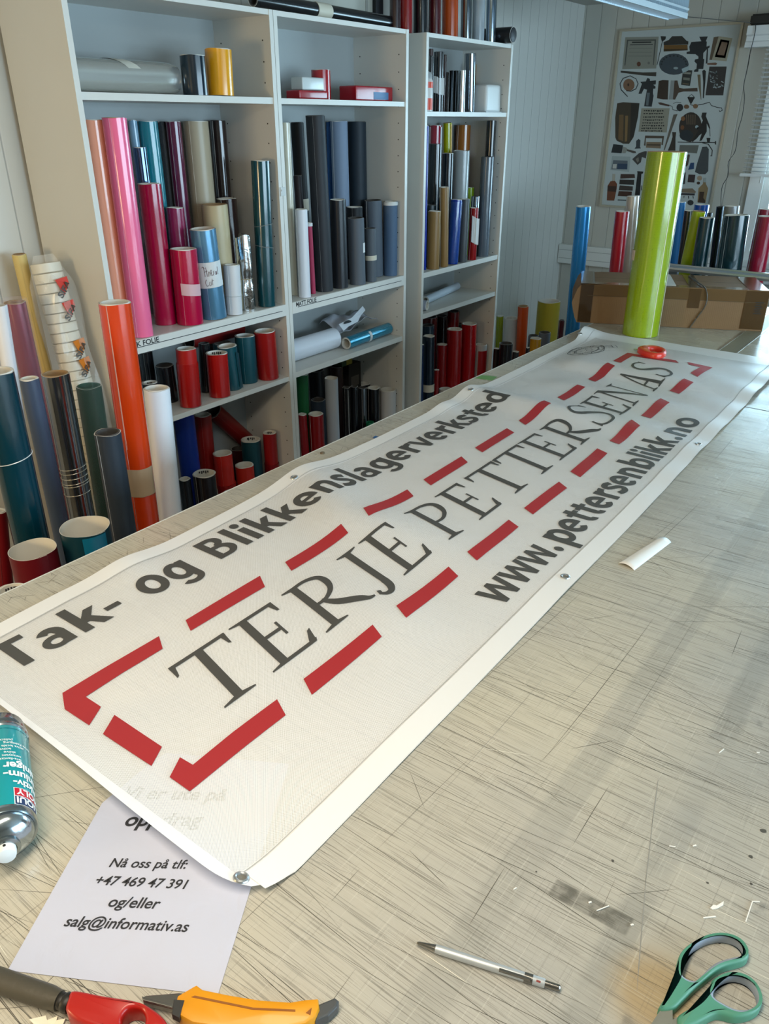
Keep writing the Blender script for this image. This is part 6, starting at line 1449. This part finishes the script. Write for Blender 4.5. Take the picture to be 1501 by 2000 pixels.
('#1c1a18',1,[(-1.918,1.693),(-1.910,1.693),(-1.909,1.686),(-1.917,1.686)]),
('#1c1a18',1,[(-1.905,1.693),(-1.894,1.693),(-1.893,1.688),(-1.904,1.688)]),
('#1c1a18',1,[(-2.023,1.676),(-2.014,1.676),(-2.013,1.670),(-2.022,1.670)]),
('#1c1a18',1,[(-2.009,1.676),(-2.000,1.676),(-1.999,1.671),(-2.008,1.671)]),
('#1c1a18',1,[(-1.996,1.676),(-1.984,1.676),(-1.983,1.670),(-1.995,1.670)]),
('#1c1a18',1,[(-1.979,1.676),(-1.966,1.676),(-1.965,1.669),(-1.978,1.669)]),
('#1c1a18',1,[(-1.961,1.676),(-1.951,1.676),(-1.950,1.670),(-1.960,1.670)]),
('#1c1a18',1,[(-1.946,1.676),(-1.937,1.676),(-1.936,1.668),(-1.944,1.668)]),
('#1c1a18',1,[(-1.933,1.676),(-1.921,1.676),(-1.920,1.669),(-1.932,1.669)]),
('#1c1a18',1,[(-1.916,1.676),(-1.908,1.676),(-1.907,1.671),(-1.916,1.671)]),
('#1c1a18',1,[(-1.903,1.676),(-1.895,1.676),(-1.894,1.669),(-1.902,1.669)]),
('#1c1a18',1,[(-1.892,1.676),(-1.886,1.676),(-1.885,1.671),(-1.891,1.671)]),
('#1c1a18',1,[(-2.024,1.661),(-2.017,1.661),(-2.016,1.653),(-2.022,1.653)]),
('#1c1a18',1,[(-2.013,1.661),(-2.003,1.661),(-2.002,1.655),(-2.012,1.655)]),
('#1c1a18',1,[(-1.998,1.661),(-1.992,1.661),(-1.991,1.654),(-1.997,1.654)]),
('#1c1a18',1,[(-1.987,1.661),(-1.980,1.661),(-1.979,1.654),(-1.985,1.654)]),
('#1c1a18',1,[(-1.976,1.661),(-1.968,1.661),(-1.968,1.656),(-1.975,1.656)]),
('#1c1a18',1,[(-1.965,1.661),(-1.953,1.661),(-1.951,1.653),(-1.964,1.653)]),
('#1c1a18',1,[(-1.947,1.661),(-1.936,1.661),(-1.935,1.653),(-1.946,1.653)]),
('#1c1a18',1,[(-1.932,1.661),(-1.923,1.661),(-1.922,1.654),(-1.931,1.654)]),
('#1c1a18',1,[(-1.918,1.661),(-1.906,1.661),(-1.905,1.654),(-1.917,1.654)]),
('#1c1a18',1,[(-1.900,1.661),(-1.894,1.661),(-1.893,1.654),(-1.899,1.654)]),
('#1c1a18',1,[(-1.889,1.661),(-1.879,1.661),(-1.877,1.654),(-1.888,1.654)]),
('#1c1a18',1,[(-2.024,1.645),(-2.016,1.645),(-2.015,1.637),(-2.023,1.637)]),
('#1c1a18',1,[(-2.012,1.646),(-2.002,1.646),(-2.001,1.637),(-2.011,1.637)]),
('#1c1a18',1,[(-1.997,1.646),(-1.989,1.646),(-1.988,1.640),(-1.996,1.640)]),
('#1c1a18',1,[(-1.985,1.646),(-1.975,1.646),(-1.974,1.637),(-1.984,1.637)]),
('#1c1a18',1,[(-1.970,1.646),(-1.961,1.646),(-1.960,1.639),(-1.969,1.639)]),
('#1c1a18',1,[(-1.956,1.646),(-1.949,1.646),(-1.948,1.639),(-1.955,1.639)]),
('#1c1a18',1,[(-1.945,1.646),(-1.939,1.646),(-1.938,1.639),(-1.944,1.639)]),
('#1c1a18',1,[(-1.934,1.646),(-1.924,1.646),(-1.923,1.640),(-1.933,1.639)]),
('#1c1a18',1,[(-1.918,1.646),(-1.908,1.646),(-1.907,1.640),(-1.917,1.640)]),
('#1c1a18',1,[(-1.905,1.646),(-1.892,1.646),(-1.891,1.638),(-1.904,1.638)]),
('#1c1a18',1,[(-2.024,1.631),(-2.014,1.631),(-2.013,1.624),(-2.023,1.624)]),
('#1c1a18',1,[(-2.011,1.631),(-2.003,1.631),(-2.003,1.625),(-2.010,1.625)]),
('#1c1a18',1,[(-1.998,1.631),(-1.986,1.631),(-1.984,1.623),(-1.997,1.623)]),
('#1c1a18',1,[(-1.982,1.631),(-1.975,1.631),(-1.974,1.625),(-1.981,1.625)]),
('#1c1a18',1,[(-1.969,1.631),(-1.963,1.631),(-1.962,1.623),(-1.968,1.623)]),
('#1c1a18',1,[(-1.958,1.631),(-1.948,1.631),(-1.947,1.623),(-1.956,1.622)]),
('#1c1a18',1,[(-1.944,1.631),(-1.935,1.631),(-1.934,1.625),(-1.944,1.625)]),
('#1c1a18',1,[(-1.932,1.631),(-1.926,1.631),(-1.925,1.625),(-1.931,1.625)]),
('#1c1a18',1,[(-1.923,1.631),(-1.917,1.631),(-1.916,1.623),(-1.922,1.623)]),
('#1c1a18',1,[(-1.913,1.631),(-1.901,1.631),(-1.900,1.624),(-1.912,1.624)]),
('#1c1a18',1,[(-1.896,1.631),(-1.886,1.631),(-1.885,1.623),(-1.895,1.623)]),
('#5e564c',0,[(-1.830,1.720),(-1.805,1.723),(-1.823,1.647),(-1.852,1.516),(-1.859,1.516),(-1.844,1.625)]),
('#332a24',0,[(-1.822,1.622),(-1.796,1.621),(-1.795,1.591),(-1.783,1.515),(-1.832,1.514),(-1.820,1.557),(-1.815,1.594)]),
('#2a2320',0,[(-1.643,1.643),(-1.644,1.621),(-1.652,1.600),(-1.664,1.583),(-1.680,1.572),(-1.699,1.567),(-1.720,1.569),(-1.740,1.578),(-1.758,1.593),(-1.772,1.612),(-1.781,1.634),(-1.785,1.658),(-1.783,1.681),(-1.775,1.702),(-1.762,1.718),(-1.746,1.728),(-1.727,1.733),(-1.707,1.731),(-1.687,1.722),(-1.670,1.708),(-1.656,1.689),(-1.647,1.667)]),
('#6b4c34',1,[(-1.739,1.763),(-1.741,1.756),(-1.749,1.752),(-1.760,1.752),(-1.769,1.756),(-1.773,1.764),(-1.771,1.771),(-1.764,1.775),(-1.753,1.775),(-1.744,1.770)]),
('#7a5a3e',1,[(-1.686,1.766),(-1.688,1.758),(-1.695,1.753),(-1.705,1.753),(-1.713,1.758),(-1.718,1.766),(-1.716,1.773),(-1.709,1.778),(-1.699,1.778),(-1.691,1.773)]),
('#7a5030',1,[(-1.753,1.698),(-1.754,1.690),(-1.760,1.685),(-1.768,1.685),(-1.776,1.690),(-1.780,1.698),(-1.779,1.705),(-1.773,1.710),(-1.764,1.710),(-1.757,1.705)]),
('#1b262e',1,[(-1.685,1.604),(-1.687,1.590),(-1.697,1.579),(-1.713,1.573),(-1.733,1.573),(-1.751,1.579),(-1.765,1.589),(-1.772,1.603),(-1.770,1.616),(-1.759,1.627),(-1.743,1.633),(-1.724,1.633),(-1.706,1.627),(-1.692,1.617)]),
('#6c4226',1,[(-1.750,1.648),(-1.751,1.640),(-1.756,1.635),(-1.764,1.635),(-1.771,1.640),(-1.774,1.648),(-1.773,1.656),(-1.768,1.660),(-1.760,1.660),(-1.753,1.656)]),
('#93a4a8',1,[(-1.662,1.651),(-1.663,1.645),(-1.667,1.641),(-1.674,1.641),(-1.680,1.645),(-1.683,1.651),(-1.682,1.657),(-1.678,1.660),(-1.671,1.660),(-1.665,1.657)]),
('#6a5846',2,[(-1.751,1.720),(-1.738,1.664),(-1.733,1.665),(-1.746,1.720)]),
('#6a5846',2,[(-1.738,1.719),(-1.726,1.664),(-1.721,1.665),(-1.733,1.720)]),
('#6a5846',2,[(-1.724,1.719),(-1.714,1.664),(-1.709,1.665),(-1.719,1.720)]),
('#6a5846',2,[(-1.711,1.719),(-1.702,1.665),(-1.697,1.665),(-1.706,1.719)]),
('#6a5846',2,[(-1.697,1.719),(-1.689,1.665),(-1.685,1.664),(-1.693,1.719)]),
('#15171a',1,[(-1.654,1.730),(-1.627,1.730),(-1.629,1.711),(-1.600,1.665),(-1.590,1.643),(-1.597,1.643),(-1.616,1.670),(-1.608,1.626),(-1.629,1.576),(-1.643,1.571),(-1.636,1.615),(-1.649,1.604),(-1.682,1.567),(-1.689,1.570),(-1.660,1.632),(-1.679,1.637),(-1.672,1.648),(-1.652,1.654),(-1.643,1.687),(-1.656,1.708)]),
('#15171a',0,[(-1.778,1.567),(-1.600,1.568),(-1.549,1.567),(-1.547,1.575),(-1.541,1.572),(-1.538,1.553),(-1.545,1.554),(-1.548,1.562),(-1.647,1.562),(-1.777,1.562)]),
('#15171a',0,[(-1.595,1.643),(-1.585,1.599),(-1.581,1.599),(-1.591,1.643)]),
('#15171a',0,[(-1.603,1.591),(-1.579,1.591),(-1.579,1.567),(-1.595,1.567)]),
('#15171a',0,[(-1.623,1.560),(-1.587,1.553),(-1.558,1.521),(-1.555,1.489),(-1.561,1.493),(-1.562,1.488),(-1.549,1.487),(-1.553,1.523),(-1.584,1.557),(-1.623,1.565)]),
('#1b2024',0,[(-2.201,1.547),(-2.132,1.541),(-2.136,1.493),(-2.209,1.495)]),
('#8c8c84',0,[(-2.131,1.532),(-2.110,1.528),(-2.098,1.518),(-2.110,1.493),(-2.134,1.494)]),
('#4c443c',0,[(-2.105,1.518),(-2.043,1.507),(-2.038,1.496),(-2.058,1.495),(-2.100,1.507)]),
('#33383c',0,[(-2.048,1.568),(-2.034,1.580),(-2.020,1.572),(-2.017,1.534),(-2.010,1.524),(-2.052,1.521),(-2.044,1.536)]),
('#4a3c30',0,[(-1.993,1.600),(-1.869,1.599),(-1.869,1.545),(-1.879,1.548),(-1.879,1.585),(-1.986,1.585),(-1.982,1.540),(-1.992,1.542)]),
('#7a6650',0,[(-1.979,1.563),(-1.882,1.563),(-1.880,1.526),(-1.977,1.529)]),
('#3a2e26',1,[(-1.973,1.543),(-1.883,1.543),(-1.884,1.549),(-1.973,1.549)]),
('#64655f',0,[(-1.761,1.548),(-1.642,1.549),(-1.646,1.502),(-1.759,1.509)]),
('#4a4038',0,[(-1.716,1.496),(-1.687,1.494),(-1.689,1.434),(-1.700,1.423),(-1.710,1.433)]),
('#123c66',0,[(-1.676,1.447),(-1.653,1.449),(-1.648,1.412),(-1.684,1.406)]),
('#3c4246',0,[(-1.619,1.540),(-1.592,1.542),(-1.577,1.527),(-1.558,1.403),(-1.572,1.384),(-1.609,1.383),(-1.639,1.395),(-1.635,1.441)]),
('#9aa3a2',0,[(-2.199,1.474),(-2.072,1.474),(-2.068,1.381),(-2.200,1.389)]),
('#5a636a',1,[(-2.188,1.450),(-2.088,1.449),(-2.083,1.396),(-2.192,1.394)]),
('#2c4058',2,[(-2.154,1.430),(-2.086,1.430),(-2.083,1.397),(-2.153,1.396)]),
('#b9b9b2',2,[(-2.186,1.426),(-2.160,1.427),(-2.159,1.399),(-2.186,1.399)]),
('#3e3c3a',0,[(-2.059,1.459),(-2.018,1.496),(-1.980,1.509),(-1.954,1.506),(-1.953,1.462),(-1.995,1.473),(-1.997,1.443),(-2.017,1.425)]),
('#77736a',1,[(-2.036,1.460),(-2.018,1.472),(-2.011,1.448),(-2.020,1.439)]),
('#6b3a24',0,[(-2.179,1.365),(-2.162,1.364),(-2.158,1.323),(-2.141,1.305),(-2.139,1.274),(-2.146,1.199),(-2.199,1.198),(-2.206,1.290),(-2.190,1.319),(-2.178,1.322)]),
('#a6a092',1,[(-2.182,1.366),(-2.161,1.366),(-2.158,1.323),(-2.177,1.322)]),
('#3a241c',1,[(-2.206,1.290),(-2.143,1.290),(-2.143,1.255),(-2.203,1.256)]),
('#3e2a24',0,[(-2.124,1.367),(-2.029,1.369),(-2.022,1.346),(-2.124,1.338)]),
('#2c2624',0,[(-2.126,1.333),(-2.026,1.334),(-2.024,1.304),(-2.125,1.303)]),
('#3c322e',0,[(-2.121,1.297),(-2.029,1.294),(-2.027,1.267),(-2.124,1.266)]),
('#42281f',0,[(-2.123,1.261),(-2.031,1.262),(-2.029,1.230),(-2.126,1.230)]),
('#14161a',0,[(-2.014,1.388),(-1.972,1.387),(-1.973,1.375),(-1.983,1.372),(-1.973,1.242),(-2.008,1.240),(-2.010,1.374)]),
('#2a2c30',0,[(-2.122,1.208),(-2.050,1.209),(-2.050,1.203),(-2.123,1.202)]),
('#2a2e32',0,[(-1.720,1.392),(-1.696,1.390),(-1.689,1.323),(-1.716,1.317)]),
('#33272a',0,[(-1.677,1.379),(-1.633,1.379),(-1.632,1.333),(-1.675,1.334)]),
('#a08a72',0,[(-1.588,1.361),(-1.589,1.352),(-1.596,1.346),(-1.606,1.346),(-1.615,1.351),(-1.620,1.360),(-1.618,1.369),(-1.611,1.374),(-1.601,1.375),(-1.592,1.370)]),
('#3a2a22',0,[(-1.595,1.332),(-1.596,1.327),(-1.601,1.323),(-1.608,1.323),(-1.614,1.326),(-1.617,1.331),(-1.616,1.336),(-1.611,1.339),(-1.604,1.340),(-1.598,1.337)]),
('#7a6a58',0,[(-1.715,1.293),(-1.637,1.299),(-1.612,1.280),(-1.615,1.271),(-1.721,1.272)]),
('#23242a',0,[(-1.720,1.268),(-1.616,1.269),(-1.617,1.257),(-1.722,1.256)]),
('#2a2c30',0,[(-1.711,1.251),(-1.705,1.252),(-1.708,1.237),(-1.711,1.236)]),
('#2a2c30',0,[(-1.686,1.251),(-1.680,1.252),(-1.680,1.238),(-1.683,1.238)]),
('#2a2c30',0,[(-1.658,1.253),(-1.651,1.253),(-1.648,1.237),(-1.653,1.236)]),
('#2a2c30',0,[(-1.629,1.254),(-1.623,1.254),(-1.619,1.239),(-1.624,1.239)]),
('#2b3236',0,[(-1.615,1.215),(-1.616,1.206),(-1.622,1.200),(-1.632,1.197),(-1.642,1.199),(-1.651,1.204),(-1.655,1.212),(-1.654,1.221),(-1.647,1.227),(-1.638,1.230),(-1.627,1.228),(-1.619,1.223)]),
('#8a7350',0,[(-1.581,1.362),(-1.564,1.363),(-1.559,1.329),(-1.540,1.303),(-1.541,1.215),(-1.592,1.219),(-1.600,1.301),(-1.577,1.328)]),
('#3f2c20',1,[(-1.590,1.281),(-1.560,1.282),(-1.560,1.247),(-1.544,1.230),(-1.544,1.215),(-1.590,1.217),(-1.586,1.240)]),
('#9aa2a0',1,[(-1.580,1.364),(-1.563,1.364),(-1.561,1.337),(-1.576,1.337)])]

PC = [(-2.2376, 2.1911), (-1.5184, 2.1769), (-1.4974, 1.2102-.028), (-2.2254, 1.1581)]
PX0, PX1, PZ0, PZ1 = -2.232, -1.512, 1.170, 2.186
YPf = 5.47
pr = empty('framed_poster', ((PX0+PX1)/2, YW, (PZ0+PZ1)/2)); tag(pr, 'tall framed poster of old painting tools on the back wall', 'poster')
LPp = -Vector(pr.location); MT = Matrix.Translation(LPp)
bm = bmesh.new(); w = .012
for b in ((PX0-w, PX1+w, PZ1, PZ1+w), (PX0-w, PX1+w, PZ0-w, PZ0), (PX0-w, PX0, PZ0, PZ1), (PX1, PX1+w, PZ0, PZ1)): add_box(bm, b[0], b[1], YW-.022, YW-.001, b[2], b[3])
mk('frame', bm, pm('#b9b09c', .3, .4), pr, False, MT)
bm = bmesh.new(); add_box(bm, PX0, PX1, YPf+.0005, YW-.002, PZ0, PZ1)
sheet = mk('print_sheet', bm, pm('#b2b9b8', .35), pr, False, MT)
cols = []; bm = bmesh.new()
for c, lay, pts in POSTER:
    if c not in cols: cols.append(c)
    q = [(min(max(x, PX0+.004), PX1-.004), min(max(z, PZ0+.004), PZ1-.004)) for x, z in pts]
    try:
        f = bm.faces.new([bm.verts.new((x, YPf-.0002-.0003*lay, z)) for x, z in q]); f.material_index = cols.index(c)
    except ValueError: pass
if '#2b2b2c' not in cols: cols.append('#2b2b2c')
put_text(bm, 'M', lambda u, v, w_: Vector((-1.972+.030*u, YPf-.0004, 1.272+v*.044)), .01, 0, cols.index('#2b2b2c'))
mk('tool_pictures', bm, [pm(c, .45) for c in cols], sheet)
# cable trunking
bm = bmesh.new(); add_box(bm, XL+.003, 1.2, YW-.055, YW-.001, .765, .893); bmesh.ops.bevel(bm, geom=bm.edges[:], offset=.004, segments=2, affect='EDGES')
o = tag(mk('cable_trunking', bm, pm('#d9d9d4', .35)), 'white cable trunking along the back wall', 'trunking')
bm = bmesh.new(); add_box(bm, XL+.01, 1.19, YW-.0565, YW-.054, .800, .803); add_box(bm, XL+.01, 1.19, YW-.0565, YW-.054, .857, .860); mk('lid_line', bm, pm('#9c9c98', .5), o)
# blind with pelmet
bl = empty('window_blind', (-.25, YW-.06, 2.05)); tag(bl, 'white slatted blind hanging at the back window', 'blind')
LB = Matrix.Translation(-Vector(bl.location)); mw = pm('#e2e4e4', .4)
bm = bmesh.new(); add_prism(bm, [(YW-.115, 2.060), (YW-.115, 2.085), (YW-.105, 2.092), (YW-.105, 2.115), (YW-.118, 2.122), (YW-.118, 2.166), (YW-.02, 2.166), (YW-.02, 2.060)], -1.447, .86)
o = mk('pelmet', bm, mw, bl, False, LB @ Matrix(((0, 0, 1, 0), (1, 0, 0, 0), (0, 1, 0, 0), (0, 0, 0, 1))))
bm = bmesh.new(); z = 1.412
while z < 2.05:
    M = LB @ Matrix.Translation((0, YW-.062, z)) @ Matrix.Rotation(radians(-14), 4, 'X')
    add_box(bm, -1.338, .83, -.0125, .0125, -.0006, .0006, 0, M); z += .0227
mk('slats', bm, mw, bl)
bm = bmesh.new(); add_box(bm, -1.352, .845, YW-.078, YW-.046, 1.383, 1.400); bmesh.ops.bevel(bm, geom=bm.edges[:], offset=.004, segments=2, affect='EDGES'); mk('bottom_rail', bm, mw, bl, False, LB)
bm = bmesh.new()
for x in (-1.20, -.3, .6): add_pipe(bm, [(x, YW-.062, 1.39), (x, YW-.062, 2.06)], .001, 6)
add_pipe(bm, [(-1.225, YW-.08, 1.385), (-1.225, YW-.08, 1.35)], .004, 8); mk('cord', bm, pm('#cfcfca', .6), bl, False, LB)
# radio receiver with antenna and cable on the pelmet
rd = empty('radio', (-1.30, YW-.08, 2.1665)); tag(rd, 'black radio with a thin aerial on the blind pelmet', 'radio'); LR = Matrix.Translation(-Vector(rd.location))
bm = bmesh.new(); add_box(bm, -1.442, -1.15, YW-.115, YW-.045, 2.1668, 2.222); bmesh.ops.bevel(bm, geom=bm.edges[:], offset=.008, segments=3, affect='EDGES'); mk('body', bm, pm('#15181b', .4), rd, False, LR)
bm = bmesh.new(); add_pipe(bm, [(-1.435, YW-.118, 2.180), (-1.60, YW-.125, 2.203), (-1.80, YW-.13, 2.230)], .0022, 8); add_lathe(bm, [(.004, -.003), (.004, .003)], 10, 0, Matrix.Translation((-1.80, YW-.13, 2.230))); c = mk('aerial', bm, pm('#8d8f90', .3, .7), rd, True, LR); c['label'] = 'thin telescopic aerial'
bm = bmesh.new()
cp = [(-1.405, 2.170), (-1.400, 2.13), (-1.405, 2.04), (-1.420, 1.95), (-1.423, 1.87), (-1.405, 1.80), (-1.400, 1.71), (-1.408, 1.63), (-1.402, 1.525), (-1.430, 1.46), (-1.418, 1.385), (-1.440, 1.325), (-1.436, 1.26), (-1.425, 1.18), (-1.43, 1.0), (-1.42, .895)]
add_pipe(bm, [tuple(p) for p in catmull([(x, YW-.126 if z_ > 2.03 else YW-.07, z_) for i, (x, z_) in enumerate(cp)], 4, False)], .0022, 6); c = mk('cable', bm, pm('#1a1b1d', .5), rd, True, LR); c['label'] = 'thin black cable hanging down the wall'

# ------------------------------------------------------------------ lamp
def fixture(name, x, y0, y1, z, label, on):
    r_ = empty(name, (x, (y0+y1)/2, z)); tag(r_, label, 'lamp'); Lf = Matrix.Translation(-Vector(r_.location))
    mm = pm('#d6e2ea', .3, .6)
    bm = bmesh.new(); add_box(bm, x-.045, x+.045, y0, y1, z+.105, z+.150); mk('housing', bm, pm('#cdd2d4', .4), r_, False, Lf)
    bm = bmesh.new()
    for s in (-1, 1):
        add_box(bm, x+s*.045-.004, x+s*.045+.004, y0, y1, z, z+.022); add_box(bm, x+s*.048-.003, x+s*.048+.003, y0, y1, z+.034, z+.042); add_box(bm, x+s*.048-.003, x+s*.048+.003, y0, y1, z+.090, z+.105)
    mk('reflector_rail', bm, mm, r_, False, Lf)
    bm = bmesh.new(); yy = y0+.01
    while yy < y1:
        add_box(bm, x-.047, x+.047, yy, yy+.0016, z+.004, z+.090); yy += .024
    mk('louver_fins', bm, mm, r_, False, Lf)
    bm = bmesh.new()
    add_lathe(bm, [(.008, 0), (.008, y1-y0-.06)], 14, 0, Matrix.Translation((x, y0+.03, z+.078)) @ Matrix.Rotation(-pi/2, 4, 'X'))
    tube = NT('fluorescent_tube'); tube.base('#f2f2ee', .3)
    if on: tube.b.inputs['Emission Color'].default_value = (1, .86, .68, 1); tube.b.inputs['Emission Strength'].default_value = 6.
    mk('tube', bm, tube.m, r_, True, Lf)
    bm = bmesh.new()
    for yy in (y0+.2, y1-.2): add_pipe(bm, [(x, yy, z+.15), (x, yy, ZC)], .002, 6)
    mk('suspension_wire', bm, mm, r_, False, Lf)
    return r_
fixture('pendant_lamp', -1.510, 3.00, 4.36, 2.120, 'long louvred fluorescent lamp hanging near the ceiling', False)

# ------------------------------------------------------------------ light
def area(name, loc, rot, sx, sy, energy, col):
    l = bpy.data.lights.new(name, 'AREA'); l.shape = 'RECTANGLE'; l.size, l.size_y = sx, sy; l.energy = energy; l.color = col
    o = bpy.data.objects.new(name, l); COL.objects.link(o); o.location = loc; o.rotation_euler = rot; return o
# daylight entering through the two windows
area('daylight_back', ((WX0+WX1)/2, YW+.16, (WZ0+WZ1)/2), (radians(-90), 0, 0), WX1-WX0, WZ1-WZ0, 70, (.50, .82, 1.))
area('daylight_right', (XR+.14, (RY0+RY1)/2, (RZ0+RZ1)/2), (0, radians(90), 0), RZ1-RZ0, RY1-RY0, 105, (.58, .83, 1.))
# unseen warm fill lights, added to brighten the near table and left wall
area('near_table_fill', (-.35, .0, ZC-.05), (0, 0, 0), .3, 1.3, 19, (1., .88, .70))
area('left_wall_fill', (-1.6, -1.3, 1.35), (radians(88), 0, radians(16)), .4, .4, 15, (1., .72, .36))  # added fill out of view, warms the left wall and bookcase side
W = bpy.data.worlds.new('sky'); SC.world = W; W.use_nodes = True
bg = W.node_tree.nodes['Background']; bg.inputs[0].default_value = (.62, .82, 1., 1); bg.inputs[1].default_value = 2.6
SC.view_settings.view_transform = 'Standard'; SC.view_settings.look = 'None'; SC.view_settings.gamma = 1.; SC.view_settings.use_curve_mapping = False
SC.view_settings.exposure = .30
SC.cycles.max_bounces = 8; SC.cycles.diffuse_bounces = 4; SC.cycles.transparent_max_bounces = 16; SC.cycles.sample_clamp_indirect = 6.
